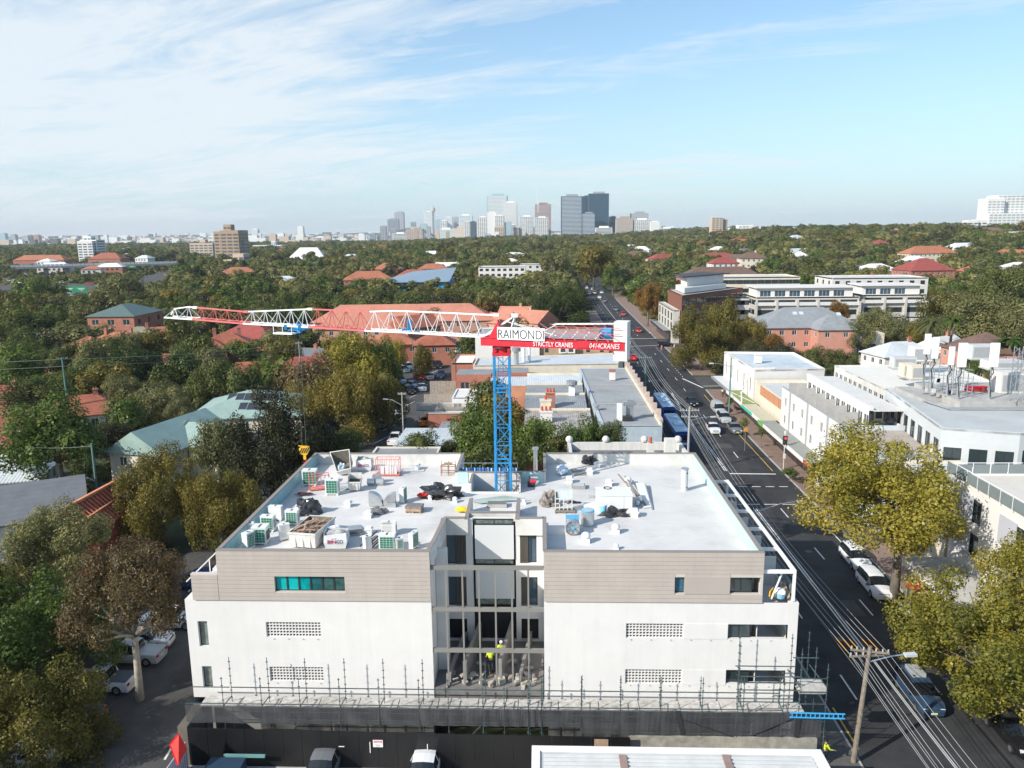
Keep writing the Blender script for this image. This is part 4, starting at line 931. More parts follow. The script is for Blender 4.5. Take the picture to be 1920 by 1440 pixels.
# ducts
def elbow(t, x, y, s, flip):
    b = MB(); n = 8; pts = [(math.cos(math.pi/2*i/n), math.sin(math.pi/2*i/n)) for i in range(n+1)]
    poly = [(0,0)]+[(a*s*flip, c*s) for a, c in pts]; vs = [(x+a, y-.3,.05+c) for a, c in poly]+[(x+a, y+.3,.05+c) for a, c in poly]; k = len(poly)
    b.add(vs, [tuple(range(k)), tuple(range(k, 2*k))[::-1]]+[(i, i+k, (i+1) % k+k, (i+1) % k) for i in range(k)]); b.build('duct_elbow', [GALV], t)
p = G(716,950, ZR); t = local_thing('duct_section', 'pair of galvanised quarter-round duct elbows on the white roof', 'duct', (p.x, p.y+.3, ZR),0); elbow(t, -1.0,0,1.05,1); elbow(t, 1.0,.1,.95,-1)
b = MB(); b.box(.35,1.1,-.5,-.32,0,.3); b.build('duct_box', [GALV], t)
p = G(703,911, ZR); t = local_thing('duct_section', 'three small rounded duct cowls in front of the white-box cage', 'duct', (p.x, p.y+.2, ZR),0)
b = MB()
for x in (-.35,.4): b.one(b.tube, [(x-.3,0,.3),(x+.3,0,.3)],.28,12)
b.box(-.35,.35,.5,.9,.1,.7); b.each('cowl', [GALV], t)
# low vents: box with bevelled cap, each its own
VC = mat('vent_white', (0.76,0.77,0.77), rough=.5, var=.04); vcount = [0]
def vent(label, px, py, s=1.0, kind=0, grp='small vents on the white roof'):
    p = G(px, py, ZR); t = local_thing('roof_vent', label, 'roof vent', (p.x, p.y+.2*s, ZR), RNG.uniform(-.1,.1), grp)
    b = MB(); b.box(-.24*s, .24*s, -.24*s, .24*s, 0,.28*s); b.build('upstand', [VC], t)
    b = MB()
    if kind == 0: b.box(-.3*s, .3*s, -.3*s, .3*s, .3*s, .4*s); b.obox((0,0,.47*s),(.42*s, .42*s, .12*s))
    else: b.sphere((0,0,.42*s),.3*s, 12,6,0,(1,1,.8))
    b.build('cowl', [VC], t, smooth=kind == 1); return t
vent('small square vent near the mast foot left of black scrap', 690,972,1.0); vent('square vent beside the row of grey ducts', 652,951,.9)
vent('round capped vent in the shade left of the black tarp', 806,938,.6,1); vent('vent at the right foot of the big black tarp', 853,943,.7,1)
vent('pair-set square vent behind the slotted bin and white sheets', 691,1001,.9); vent('flat square vent by the rear parapet beside pink cage', 781,881,1.0)
vent('round topped vent in front of the drum on the right roof', 1099,1019,1.1,1); vent('round topped vent right of the galvanised drum', 1155,1001,1.0,1)
vent('square vent at the corner of the big white plenum box', 1190,970,1.1); vent('square vent left of the grey skylight', 1068,906,1.0)
vent('square vent behind the plenum box near the black hose', 1142,912,1.0); vent('round topped vent behind the long timber', 1178,909,.95,1)
vent('square vent right of the grey mat by rear parapet', 1106,890,1.0); vent('rearmost square vent under the black scrap', 1120,877,.9); vent('vent at the front edge of the right roof', 1156,1031,.6,1)
vent('low vent beside the pump in the central well', 983,946,.6,1)
# plenum box, pipe, drum, fan
p = G(1153,958, ZR); t = thing('plenum_box', 'large plain white plenum box in the middle of right roof', 'plenum', (p.x, p.y+.8, ZR)); b = MB(); b.box(p.x-1.3, p.x+1.28, p.y, p.y+2.0, ZR, ZR+1.15); b.box(p.x-1.34, p.x+1.32, p.y-.04, p.y+2.04, ZR+1.15, ZR+1.2); b.build('casing', [VC], t); b = MB(); b.box(p.x-2.3, p.x-1.32, p.y+.1, p.y+.9, ZR, ZR+.35); b.build('duct_box', [VC], t); b = MB(); b.box(p.x+.65, p.x+.67, p.y-.012, p.y-.002, ZR+.03, ZR+1.12); b.build('panel_seam', [GREY], t)
p = G(1283,919, ZR); t = thing('vent_pipe', 'tall round grey vent pipe standing alone on right roof', 'vent pipe', (p.x, p.y, ZR)); b = MB(); b.cyl((p.x, p.y),.27, ZR, ZR+1.75,20); b.build('pipe', [mat('pale_grey_pipe', (0.55,0.56,0.55), var=.06)], t, smooth=False); b = MB(); b.cyl((p.x, p.y),.31, ZR+1.75, ZR+1.83,20); b.build('pipe_cap', [GALV], t)
b = MB()
for z in (.25,1.45): b.box(p.x+.1, p.x+.2, p.y-.29, p.y-.24, ZR+z, ZR+z+.08)
b.each('bracket', [DARKF], t)
p = G(1102,986, ZR); t = thing('duct_drum', 'upright galvanised drum with blue taped rim on right roof', 'drum', (p.x, p.y, ZR)); b = MB(); b.cyl((p.x, p.y+.2),.47, ZR, ZR+1.1,28); b.build('drum_body', [GALV], t, smooth=False); BT = mat('blue_tape', (0.10,0.42,0.68), rough=.3); b = MB(); b.cyl((p.x, p.y+.2),.485, ZR+1.05, ZR+1.13,28); b.build('taped_rim', [BT], t); b = MB(); b.cyl((p.x, p.y+.2),.40, ZR+1.13, ZR+1.135,24); b.build('film_lid', [mat('lid_film', (0.45,0.55,0.60), rough=.3)], t)
p = G(1074,1004, ZR); t = thing('duct_fan', 'axial fan in round galvanised duct with blue hub on roof', 'fan', (p.x, p.y, ZR)); b = MB(); R = .5; b.tube([(p.x, p.y-.02, ZR+R+.02),(p.x, p.y+.5, ZR+R+.02)], R, 28,0, False); b.tube([(p.x, p.y+.1, ZR+R+.02),(p.x, p.y+.12, ZR+R+.02)], R-.02,28); b.build('duct_ring', [GALV], t)
b = MB(); b.tube([(p.x, p.y-.03, ZR+R+.02),(p.x, p.y+.02, ZR+R+.02)], R+.03,28,0, False); b.build('flange', [GALV], t)
b = MB()
for i in range(7):
    a = i*2*math.pi/7; b.add([(p.x+math.cos(a)*.1, p.y+.04, ZR+R+.02+math.sin(a)*.1),(p.x+math.cos(a)*.43, p.y+.02, ZR+R+.02+math.sin(a)*.43),(p.x+math.cos(a+.5)*.43, p.y+.09, ZR+R+.02+math.sin(a+.5)*.43),(p.x+math.cos(a+.8)*.1, p.y+.09, ZR+R+.02+math.sin(a+.8)*.1)], [(0,1,2,3)])
b.each('fan_blade', [mat('blade_grey', (0.30,0.33,0.34), rough=.3, metal=.5)], t); b = MB(); b.tube([(p.x, p.y-.01, ZR+R+.02),(p.x, p.y+.1, ZR+R+.02)],.12,14); b.build('fan_hub', [BT], t)
b = MB(); b.box(p.x-.45, p.x+.45, p.y+.52, p.y+1.3, ZR, ZR+1.0); b.build('fan_box', [GALV], t); b = MB(); b.box(p.x-.46, p.x+.46, p.y+.51, p.y+1.31, ZR+1.0, ZR+1.02); b.build('blue_film', [BT], t)
p = G(1131,966, ZR); t = thing('bucket', 'blue bucket with white lid beside the plenum box', 'bucket', (p.x, p.y, ZR)); b = MB(); b.tube([(p.x, p.y+.2, ZR),(p.x, p.y+.2, ZR+.72)], [.24,.29],16); b.build('bucket_body', [mat('bucket_blue', (0.25,0.60,0.88), rough=.4)], t); b = MB(); b.cyl((p.x, p.y+.2),.30, ZR+.72, ZR+.78,16); b.build('lid', [WHITE], t)
# tarps, heaps
def heap(name, label, cat, px, py, r, seed, sc, m, amp=.4, zc=.15, sub=4): p = G(px, py, ZR); return single(lump((p.x, p.y, ZR+zc), r, 0, seed, sc, sub, amp, flat=ZR), name, m, label, cat, base=(p.x, p.y, ZR))
BTARP = mat('black_tarpaulin', (0.035,0.036,0.04), rough=.25, var=.3, scale=4, bump=.9, fine=5, spec=.7)
heap('tarpaulin', 'big heap of black tarpaulin at the centre of left roof', 'tarpaulin', 829,931,1.2,51,(1.25,.75,.75), BTARP, .7)
heap('cloth', 'red cloth lying beside the big black tarpaulin', 'cloth', 795,932,.42,53,(1.2,.6,.6), mat('red_cloth', (0.62,0.03,0.03), var=.2),.4)
heap('tarpaulin', 'black tarpaulin draped over a pallet near the left units', 'tarpaulin', 578,962,.9,55,(1.1,.7,.95), BTARP, .4,.25)
heap('tarpaulin', 'crumpled black plastic at the foot of the plenum box', 'tarpaulin', 1154,968,.62,57,(1.3,.5,.75), BTARP, .9)
heap('tarpaulin', 'grey plastic over a low box below the duct elbows', 'tarpaulin', 709,963,.55,59,(1.2,.6,.6), mat('grey_tarp', (0.16,0.16,0.165), rough=.4, var=.3),.4)
heap('cloth', 'dark red cloth flat on the roof by the pink cage', 'cloth', 570,929,.5,61,(1.3,.5,.18), mat('maroon_cloth', (0.06,0.02,0.025)),.4)
heap('scrap_heap', 'heap of brown boards and plastic beside the steel rack', 'scrap heap', 1030,948,.75,63,(.9,.7,1.0), mat('grey_brown_scrap', (0.24,0.21,0.19), var=.6, scale=4),1.0,.2,3)
heap('scrap_heap', 'black scrap piled against the rear parapet of right roof', 'scrap heap', 1103,870,.62,65,(1.0,.7,.9), BTARP, .9,.2,3)
heap('insulation_roll', 'bundle wrapped in pale blue film near the rear parapet', 'bundle', 1054,888,.72,67,(.75,1.1,.6), mat('blue_white_film', (0.60,0.70,0.80), rough=.3, var=.15, scale=2),.25,.3,3)
heap('sack', 'yellow sack lying on the courtyard parapet', 'sack', 866,961,.42,69,(1.2,.6,.7), mat('yellow_sack', (0.80,0.55,0.02), var=.1),.15,.2,3)
heap('cloth', 'grey rag by the small wheeled bin', 'cloth', 645,917,.35,71,(1.3,.6,.35), GREY, .5,.05,3)
heap('cloth', 'dark rag at the foot of the steel rack', 'cloth', 1076,943,.4,73,(1.4,.5,.2), DARK, .4,.05,3)
# pallets and stacks
WOOD = mat('pallet_wood', (0.40,0.28,0.19), var=.3, scale=5); GWOOD = mat('weathered_wood', (0.26,0.22,0.18), var=.3, scale=5)
def pallet(t, x, y, w, d, z=0, m=None):
    b = MB()
    for i in range(5): b.box(x-w/2, x+w/2, y-d/2+i*d/5+.01, y-d/2+(i+.75)*d/5, z+.1, z+.13)
    for i in range(3): b.box(x-w/2+i*(w-.1)/2, x-w/2+.1+i*(w-.1)/2, y-d/2, y+d/2, z, z+.1)
    b.each('pallet_board', [m or GWOOD], t)
p = G(776,962, ZR); t = local_thing('block_pallet', 'pallet of timber blocks under a grey sheet on left roof', 'pallet', (p.x, p.y+.4, ZR),-.12); pallet(t, 0,0,1.2,.9,0, WOOD)
b = MB(); b.box(-.58,.58,-.42,.42,.14,.32); b.build('block_stack', [WOOD], t); b = MB(); b.box(-.62,.62,-.44,.44,.34,.5); b.build('sheet_cover', [mat('grey_cover', (0.20,0.19,0.18), var=.3, scale=4)], t)
p = G(698,1027, ZR); t = local_thing('batten_stack', 'stack of black metal battens lying near the roof front', 'battens', (p.x, p.y+.9, ZR),-.2); b = MB()
for i in range(12): b.box(-.62+i*.105,-.56+i*.105,-1.1+.05*(i % 3),1.1,.08+.09*(i % 4),.15+.09*(i % 4))
b.each('batten', [mat('black_batten', (0.025,0.03,0.032), rough=.4)], t)
p = G(655,1004, ZR); t = local_thing('sheet_stack', 'slanting stack of pale sheet-metal flashings behind the plastic-covered bag', 'sheets', (p.x, p.y+.3, ZR),.28); b = MB()
for i in range(5): b.box(-1.1+i*.06,1.0-i*.05,-.5+i*.03,.5,.12+i*.07,.14+i*.07)
b.box(-.9,.8,-.4,-.3,0,.12); b.box(-.9,.8,.3,.4,0,.12); b.each('metal_sheet', [GALV], t)
p = G(1057,962, ZR); t = local_thing('steel_rack', 'pale steel rack standing on a broken pallet on right roof', 'rack', (p.x, p.y+.3, ZR),.0); pallet(t, .1,0,1.5,.8); b = MB()
for x in (-.62,-.3,0,.3,.62): b.box(x-.035, x+.035,-.05,.05,.14,1.75)
for z in (.3,.6,.98,1.72): b.box(-.65,.65,-.055,.055, z, z+.06)
b.each('rack_bar', [mat('pale_rack_steel', (0.60,0.66,0.64), rough=.4)], t); b = MB(); b.box(-.3,.6,-.04,.02,1.05,1.7); b.build('rack_panel', [mat('pale_sheet', (0.62,0.70,0.70))], t)
b = MB(); b.sphere((.3,-.05,.75),.13,8,6); b.sphere((-.25,-.05,.7),.11,8,6); b.build('fitting', [mat('dull_red', (0.3,0.12,0.12))], t)
p = G(841,891, ZR); t = local_thing('trestle', 'rusty trestle holding timber offcuts near the rear parapet', 'trestle', (p.x, p.y, ZR),0); b = MB(); RUST = mat('rust_brown', (0.34,0.15,0.10), var=.3, scale=5)
for x in (-.6,0,.6): b.bar((x, -.25,0),(x, -.25,1.0),.05); b.bar((x, .3,0),(x, .3,1.2),.05)
for z in (.35,.85): b.bar((-.65,-.25, z),(.65,-.25, z),.05); b.bar((-.65,.3, z),(.65,.3, z),.05)
b.each('trestle_bar', [RUST], t); b = MB()
for i in range(7): b.bar((-.5+i*.13,-.3,.92+.03*i),(-.3+i*.1,.4,1.0),.09,.06)
b.each('timber_offcut', [WOOD], t)
p = G(996,912, ZR); t = local_thing('pump', 'small dark pump with red motor beside the central teal parapet', 'pump', (p.x, p.y, ZR),0); b = MB(); b.box(-.3,.3,-.2,.3,0,.35); b.tube([(-.1,.1,.3),(-.15,.1,.85)],.04,6); b.build('pump_frame', [DARKF], t); b = MB(); b.tube([(-.1,-.1,.48),(.42,-.1,.48)],.17,12); b.build('motor', [mat('motor_red', (0.55,0.03,0.08))], t)
b = MB(); p = G(1085,917, ZR); t = local_thing('roof_skylight', 'grey framed flat skylight on the right roof', 'skylight', (p.x, p.y+.35, ZR),-.03); b.box(-.55,.55,-.42,.42,0,.26); b.build('skylight_frame', [mat('skylight_grey', (0.30,0.30,0.29))], t); b = MB(); b.box(-.46,.46,-.33,.33,.262,.28); b.build('skylight_pane', [mat('skylight_pale', (0.5,0.55,0.54), rough=.15)], t)
b = MB(); p, q, r_, s_ = (G(1070,880, ZR+.01), G(1094,880, ZR+.01), G(1101,891, ZR+.01), G(1078,892, ZR+.01)); b.add([s_, r_, q, p]+[v+Vector((0,0,.012)) for v in (s_, r_, q, p)], [(4,5,6,7),(0,1,5,4),(1,2,6,5),(2,3,7,6),(3,0,4,7)]); single(b, 'mat', mat('speckled_mat', (0.28,0.27,0.26), var=.6, scale=9), 'speckled grey mat lying flat near the rear parapet', 'mat')
b = MB(); a_, c_ = G(1159,889, ZR+.5), G(1209,948, ZR+.1); b.bar(a_, c_, .10,.06); b.bar(a_+Vector((.5,-.6,.02)), c_+Vector((.12,.05,.0)),.10,.06); single(b, 'timber_length', GWOOD, 'pair of long grey timbers slanting across the plenum box', 'timber')
p0, p1, p2, p3 = G(1192,906, ZR+.3), G(1210,906, ZR+.3), G(1224,951, ZR+.05), G(1206,953, ZR+.05); b = MB(); b.add([p3, p2, p1, p0]+[v+Vector((0,0,.04)) for v in (p3, p2, p1, p0)], [(4,5,6,7),(0,1,5,4),(1,2,6,5),(2,3,7,6),(3,0,4,7),(3,2,1,0)]); single(b, 'flashing_sheet', VC, 'long white flashing sheet lying right of the plenum box', 'sheet')
b = MB(); b.bar(G(1209,907, ZR+.35), G(1223,955, ZR+.06),.08); single(b, 'pipe_length', GREY, 'thin grey pipe lying along the white flashing sheet', 'pipe')
p = G(1195,948, ZR); b = MB(); b.tube([(p.x, p.y, ZR+.1),(p.x, p.y, ZR+.5),(p.x+.25, p.y-.1, ZR+.62)],.22,12); single(b, 'duct_section', GALV, 'short galvanised duct bend with blue film right of plenum', 'duct', smooth=False)
b = MB(); p = G(1139,915, ZR+1.22); b.tube([(p.x+.28*math.cos(a*.4), p.y+.28*math.sin(a*.4), ZR+1.23) for a in range(17)],.035,5); single(b, 'hose_coil', INK, 'coil of black hose on top of the plenum box', 'hose')
p = G(1113,934, ZR); t = local_thing('wire_cage', 'small bare wire cage left of the plenum box', 'cage', (p.x, p.y, ZR),0); b = MB()
for i in range(5): b.bar((-.35+i*.17,0,0),(-.35+i*.17,0,.7),.025)
for z in (.05,.7): b.bar((-.37,0, z),(.37,0, z),.03); b.bar((-.37,.4, z),(.37,.4, z),.03)
b.each('wire', [GREY], t)
# central head: slotted grey hatch, white upstand walls, pipes
p = G(932,949, ZR); t = local_thing('access_hatch', 'ribbed grey access hatch between the two roofs', 'hatch', (p.x, p.y, ZR),0); b = MB(); b.box(-.75,.75,-.4,.35,0,.28); b.build('hatch_body', [mat('hatch_grey', (0.40,0.395,0.37))], t); b = MB()
for i in range(16): b.box(-.72+i*.09,-.68+i*.09,-.4,.35,.285,.31)
b.build('hatch_rib', [mat('hatch_rib', (0.26,0.255,0.24))], t)
b = MB(); a_ = G(880,938, ZR+.2); c_ = G(985,934, ZR+.3); b.add([a_, G(945,929, ZR+.55), c_, G(900,944, ZR+.1)], [(0,3,2,1)]); b.bar(a_, c_, .05); single(b, 'glass_sheet', mat('greenish_sheet', (0.38,0.47,0.44), rough=.2), 'long greenish sheet lying across the roof before the mast', 'sheet')
b = MB(); p = G(1004,884, ZR); b.cyl((p.x, p.y+.6),.18, ZR-.5, ZR+1.8,14); b.cyl((p.x, p.y+.6),.28, ZR+1.8, ZR+2.0,14); single(b, 'flue', GALV, 'galvanised flue with cap rising by the central well', 'flue')
# blue tarpaulin fence in the rear well
t = thing('edge_fence', 'wire fence hung with blue and white tarpaulin behind the mast', 'fence', (-4.7,64.2,10.5)); b = MB()
for i in range(6): x = -7.05+i*.98; b.bar((x, 64.1,10.6),(x, 64.1,13.75),.05)
b.bar((-7.05,64.1,13.75),(-2.1,64.1,13.75),.05); b.bar((-7.05,64.1,13.3),(-2.1,64.1,13.3),.03); b.each('fence_post', [GALV], t)
rg = random.Random(3); M_ = [mat('blue_tarp', (0.03,0.16,0.48), rough=.35, var=.3, scale=3), mat('white_blue_tarp', (0.45,0.58,0.72), rough=.35, var=.3, scale=4)]
for k in range(5):
    b = MB(); n = 14; x0 = -7.0+k*.98; ps = [(x0+.94*i/n, 64.05-.06*math.sin(i*1.7+k)-.03*rg.random()) for i in range(n+1)]
    zt_ = [13.3+.1*rg.random() for _ in ps]; b.add([(x, y, 12.0) for x, y in ps]+[(x, y, z) for (x, y), z in zip(ps, zt_)], [(i, i+1, i+n+2, i+n+1) for i in range(n)])
    me = b.build('tarp_panel', M_, t); me.data.polygons.foreach_set('material_index', [1 if (i*7+k*3) % 5 in (1,4) else 0 for i in range(n)])
b = MB(); b.box(-7.05,0,62.7,68,10.4,10.6); b.build('well_floor', [DARK], T)  # floor coloured near black to paint the darkness of the well
b = MB(); b.box(-1.9,.0,64.6,64.75,10.6,12.9); b.build('well_screen', [mat('dark_shade_cloth', (0.03,0.03,0.032))], T)
b = MB(); b.box(-5.6,-1.95,60.1,62.4,8.8,9.0); b.build('mast_pit_floor', [CONC], T)
b = MB()
for k in range(26): b.box(-5.6+k*.14,-5.52+k*.14,62.6,62.75,12.75,12.95)
b.build('starter_bars', [DARKF], T)['kind'] = 'stuff'
# ================================================================ scaffold, hoarding and the ground in front
SGR = mat('scaffold_green', (0.06,0.095,0.10), rough=.6, var=.6, scale=.8); SBL = mat('scaffold_blue', (0.03,0.22,0.42), rough=.5)
SC = thing('scaffold', 'green and blue tube scaffold along the foot of the white facade', 'scaffold', (-3.3,44.6,0))
b = MB(); cp = MB(); xs_ = [D(p, 1300,44.0).x for p in (417,489,561,636,710,785,840,905,945,990,1015,1090,1164,1240,1318,1395,1470)]
def stand(x, y, z0, z1, m=None):
    b.bar((x, y, z0),(x, y, z1),.048, n=6); z = z0+.5
    while z < z1-.1: cp.bar((x-.07, y, z),(x+.07, y, z),.05,.04); z += .5
for i, x in enumerate(xs_):
    stand(x, 44.0,0.3,5.9 if i < 10 else 6.2);
    if i not in (6,8): stand(x+.1,45.1,0.3,6.6 if i < 10 else 5.6)
for x, y, z in ((12.1,45.0,8.7),(11.9,44.0,8.6),(15.3,45.0,8.6),(15.6,44.0,8.2),(16.9,45.2,7.6),(17.2,44.0,7.2),(16.9,46.6,7.9)): stand(x, y, .3, z)
b.each('standard', [SGR], SC); cp.build('coupler', [SGR], SC)['kind'] = 'stuff'
b = MB()
for i in range(len(xs_)-1):
    for z in (4.05,2.95,3.5): b.bar((xs_[i],44.0, z),(xs_[i+1],44.0, z),.05)
    b.bar((xs_[i]+.1,45.1,4.5),(xs_[i+1]+.1,45.1,4.5),.05); b.bar((xs_[i],44.0,2.3 if i > 10 else 2.75),(xs_[i+1],44.0,2.3 if i > 10 else 2.75),.05)
for x in xs_: b.bar((x, 44.0,3.9),(x+.1,45.1,3.9),.05)
b.bar((-22.6,44,4.05),(xs_[0],44,4.05),.05); b.bar((-22.6,45.1,4.5),(xs_[0],45.1,4.5),.05)
for z in (5.4,4.6,3.4,6.3): b.bar((11.9,44, z),(15.6,44, z),.05); b.bar((15.6,44, z-.1),(17.2,44, z-.1),.05)
b.bar((11.9,44,5.9),(15.6,44,5.9),.06); b.bar((11.9,45,6.4),(15.6,45,6.4),.05); b.bar((15.4,45,7.0),(17,45,7.0),.05)
for x in (15.6,17.2): b.bar((x, 44,5.6),(x-.2,46.6,5.6),.05)
for i in (2,7,12,15): b.bar((xs_[i-1],44,.5),(xs_[i],44,2.9),.05)
b.each('ledger', [SGR], SC)
b = MB(); BRD = mat('scaffold_board', (0.50,0.48,0.45), var=.3, scale=2.5, stain=.3)
for k in range(15):
    x0, x1 = -22+k*2.55,-19.5+k*2.55
    for j in range(3): b.box(x0, min(x1,16.9),44.6+j*.4,44.96+j*.4,3.42+.012*((k+j) % 3),3.47+.012*((k+j) % 3))
b.box(15.6,17.1,44.1,44.9,5.1,5.16); b.box(15.7,17.2,44.05,44.9,5.16,5.6)
b.each('deck_board', [BRD], SC)
# debris netting, see-through as woven mesh
NET = bpy.data.materials.new('debris_net'); NET.use_nodes = True; nt = NET.node_tree; P = nt.nodes['Principled BSDF']; P.inputs['Base Color'].default_value = (.06,.062,.066,1); P.inputs['Roughness'].default_value = .8
g_ = nd(nt, 'ShaderNodeNewGeometry'); w1 = nd(nt, 'ShaderNodeTexNoise'); w1.inputs['Scale'].default_value = 1.1; nt.links.new(g_.outputs['Position'], w1.inputs['Vector'])
mr = nd(nt, 'ShaderNodeMapRange'); mr.inputs['From Min'].default_value = .3; mr.inputs['From Max'].default_value = .7; mr.inputs['To Min'].default_value = .58; mr.inputs['To Max'].default_value = .92; nt.links.new(w1.outputs['Fac'], mr.inputs[0]); nt.links.new(mr.outputs[0], P.inputs['Alpha'])
for i in range(len(xs_)):
    x0 = xs_[i]; x1 = xs_[i+1] if i+1 < len(xs_) else 17; x0 = -22.6 if i == 0 else x0
    n = 10; b = MB(); lo = 2.75 if i < 11 else 2.3; b.add([(x0+(x1-x0)*k/n, 43.93-.04*math.sin(k*1.1+i), lo) for k in range(n+1)]+[(x0+(x1-x0)*k/n, 43.93-.03*math.sin(k*1.3+i),4.0) for k in range(n+1)], [(k, k+1, k+n+2, k+n+1) for k in range(n)])
    b.build('debris_net_panel', [NET], SC)
b = MB()
for (xa, za, xb, zb) in ((8.2,4,8.6,2.4),(8.6,3.4,11.6,2.3),(12.8,2.4,15.2,3.6),(15.6,4.0,15.5,2.3)): b.bar((xa, 43.88, za),(xb, 43.88, zb),.09 if abs(xa-xb) > 1 else .3,.03)
b.each('net_fold', [mat('black_net', (0.03,0.03,0.032))], SC)
# ladder sticking out to the right
LB = mat('ladder_blue', (0.05,0.42,0.82), rough=.4); b = MB(); za, zb = D(1480,1336,43.9), D(1583,1342,43.9)
for dz in (0,-.3): b.bar((za.x, 43.8, za.z+dz+.05),(zb.x, 43.8, za.z+dz),.05,.07)
for i in range(12): x = za.x+.15+i*(zb.x-za.x)/12; b.bar((x, 43.8, za.z+.05),(x, 43.8, za.z-.3),.04)
single(b, 'ladder', LB, 'blue ladder lying level through the right end of scaffold', 'ladder')
# black hoarding with notices
HO = thing('hoarding', 'black site hoarding under the scaffold along the forecourt', 'hoarding', (-9,43.4,0)); HB = mat('black_hoarding', (0.012,0.012,0.013), rough=.35, var=.3, scale=.6, stain=.3)
b = MB(); n = 23
for k in range(n): x0 = -22.3+k*1.2; b.box(x0+.008, x0+1.192,43.38,43.44,0.12,2.72-.012*k+(.05 if k in (4,5,12) else 0))
b.each('hoarding_panel', [HB], HO)
b = MB(); b.box(-22.4,5.3,43.2,43.5,0,.1); b.build('plinth', [CONC], HO)
b = MB(); b.box(3.1,3.95,43.33,43.37,1.9,2.35); b.build('plywood_patch', [WOOD], HO)
s0, s1 = D(699,1388,43.3), D(718,1401,43.3); b = MB(); b.box(s0.x, s1.x, 43.30,43.34, s1.z, s0.z)
sg = b.build('notice_board', [SIGNW], HO); b = MB(); b.box(s0.x+.05, s1.x-.05,43.285,43.296, s0.z-.16, s0.z-.04); b.build('notice_red_bar', [mat('notice_red', (0.65,0.05,0.06))], sg)
text_obj('DANGER', sg, 'notice_lettering', SIGNW, (s0.x+.1,43.28, s0.z-.14),(1,0,0),(0,0,1),.075, s1.x-s0.x-.2, off=.01, lift=.004)
text_obj('CONSTRUCTION', sg, 'notice_lettering', INK, (s0.x+.12,43.295, s1.z+.14),(1,0,0),(0,0,1),.05, s1.x-s0.x-.24, off=.01); text_obj('SITE', sg, 'notice_lettering', INK, (s0.x+.2,43.295, s1.z+.06),(1,0,0),(0,0,1),.045, s1.x-s0.x-.4, off=.01)
b = MB()
for px, y0, y1 in ((693,1392,1412),(801,1396,1416)): a_, c_ = D(px, y0,43.3), D(px, y1,43.3); b.box(a_.x-.02, a_.x+.03,43.32,43.36, c_.z, a_.z)
a_ = D(640,1400,43.3); b.box(a_.x-.18, a_.x+.18,43.32,43.36, a_.z-.04, a_.z); b.each('handle', [WHITE], HO)
b = MB(); b.box(5.3,16.8,43.9,44.3,0,2.2); b.build('low_wall', [mat('dusty_concrete', (0.36,0.34,0.29), var=.3, stain=.35, scale=2)], HO)
b = MB()
for k in range(6): b.box(5.4+k*1.9,7.2+k*1.9,43.5,43.85,0,.8)
b.each('concrete_block', [CONC], HO)
b = MB(); b.box(-22.95,-22.35,43.4,45.9,0,2.8); b.build('corner_pier', [mat('brown_concrete', (0.14,0.12,0.10), var=.3)], HO)
# ribbed metal roof in the foreground
RF = thing('carport', 'pale ribbed metal carport roof at the bottom edge of the view', 'carport', (7.6,36,0)); x0, x1, y0, y1, z = -.65,15.85,24,40.9,3.5
b = MB(); b.box(x0, x1, y0, y1, z-.12, z); b.build('roof_sheet', [mat('pale_roof_sheet', (0.50,0.52,0.525), rough=.4, var=.06, stain=.12)], RF)
rb = MB(); rb.box(0, x1-x0-1.3,-.075,.075,0,.07); rme = rb.mesh('roof_rib', [mat('rib_sheet', (0.60,0.615,0.62), rough=.4)])
for k in range(40): inst(rme, 'roof_rib', RF, (x0+.65-7.6, y1-.75-k*.33-36, z+.002))
b = MB()
for (a, c, d, e) in ((x0-.05, x1+.05, y1-.38, y1+.05), ): b.box(a, c, d, e, z+.003, z+.10)
b.box(x0-.05, x0+.42, y0, y1-.39, z+.003, z+.10); b.box(x1-.55, x1+.05, y0, y1-.39, z+.003, z+.10); b.each('fascia', [ALUW], RF)
b = MB(); b.box(x0+.1, x0+.3, y0, y1-.5,0, z-.13); b.box(x1-.3, x1-.1, y0, y1-.5,0, z-.13); b.box(x0+.3, x1-.3, y1-.7, y1-.5,0, z-.13); b.each('wall', [mat('shed_wall', (0.3,0.3,0.3))], RF)
for px in (1167,1360):
    p = G(px, 1416, z+.08); b = MB(); b.box(p.x-.21, p.x+.21, y0, p.y, z+.074, z+.13); b.build('rooflight_strip', [mat('pinkish_rooflight', (0.30,0.21,0.19), var=.15, rough=.4)], RF)
# bottom left: red bin lid, blue container, pale fence
t = thing('waste_container', 'dark blue waste container with red lid standing open', 'container', (-19.2,41.6,0)); b = MB(); b.box(-20.6,-18.4,40.2,42.6,.1,1.3); b.build('container_body', [mat('dark_blue_steel2', (0.02,0.05,0.09), rough=.5)], t)
b = MB(); c0, c1, c2, c3 = D(317,1396,41.6), D(333,1376,41.8), D(349,1405,41.6), D(332,1436,40.6); b.add([c0, c3, c2, c1]+[v+Vector((.05,.05,0)) for v in (c0, c3, c2, c1)], [(0,1,2,3),(7,6,5,4),(0,4,5,1),(1,5,6,2),(2,6,7,3),(3,7,4,0)]); b.build('lid', [mat('lid_red', (0.70,0.015,0.01), rough=.4)], t)
b = MB(); b.obox((-19.8,39.9,1.35),(1.6,.9,.05),-.2); b.build('lid', [MATS['lid_red']], t); b = MB(); b.box(-19.9,-17.3,42.78,42.92,1.15,1.32); b.build('rim', [mat('pale_teal_rim', (0.14,0.30,0.30))], t)
t = thing('panel_fence', 'pale corrugated panel fence left of the red bin lid', 'fence', (-20.9,41,0)); b = MB()
pa, pb = D(345,1366,43.2), D(296,1440,39.8)
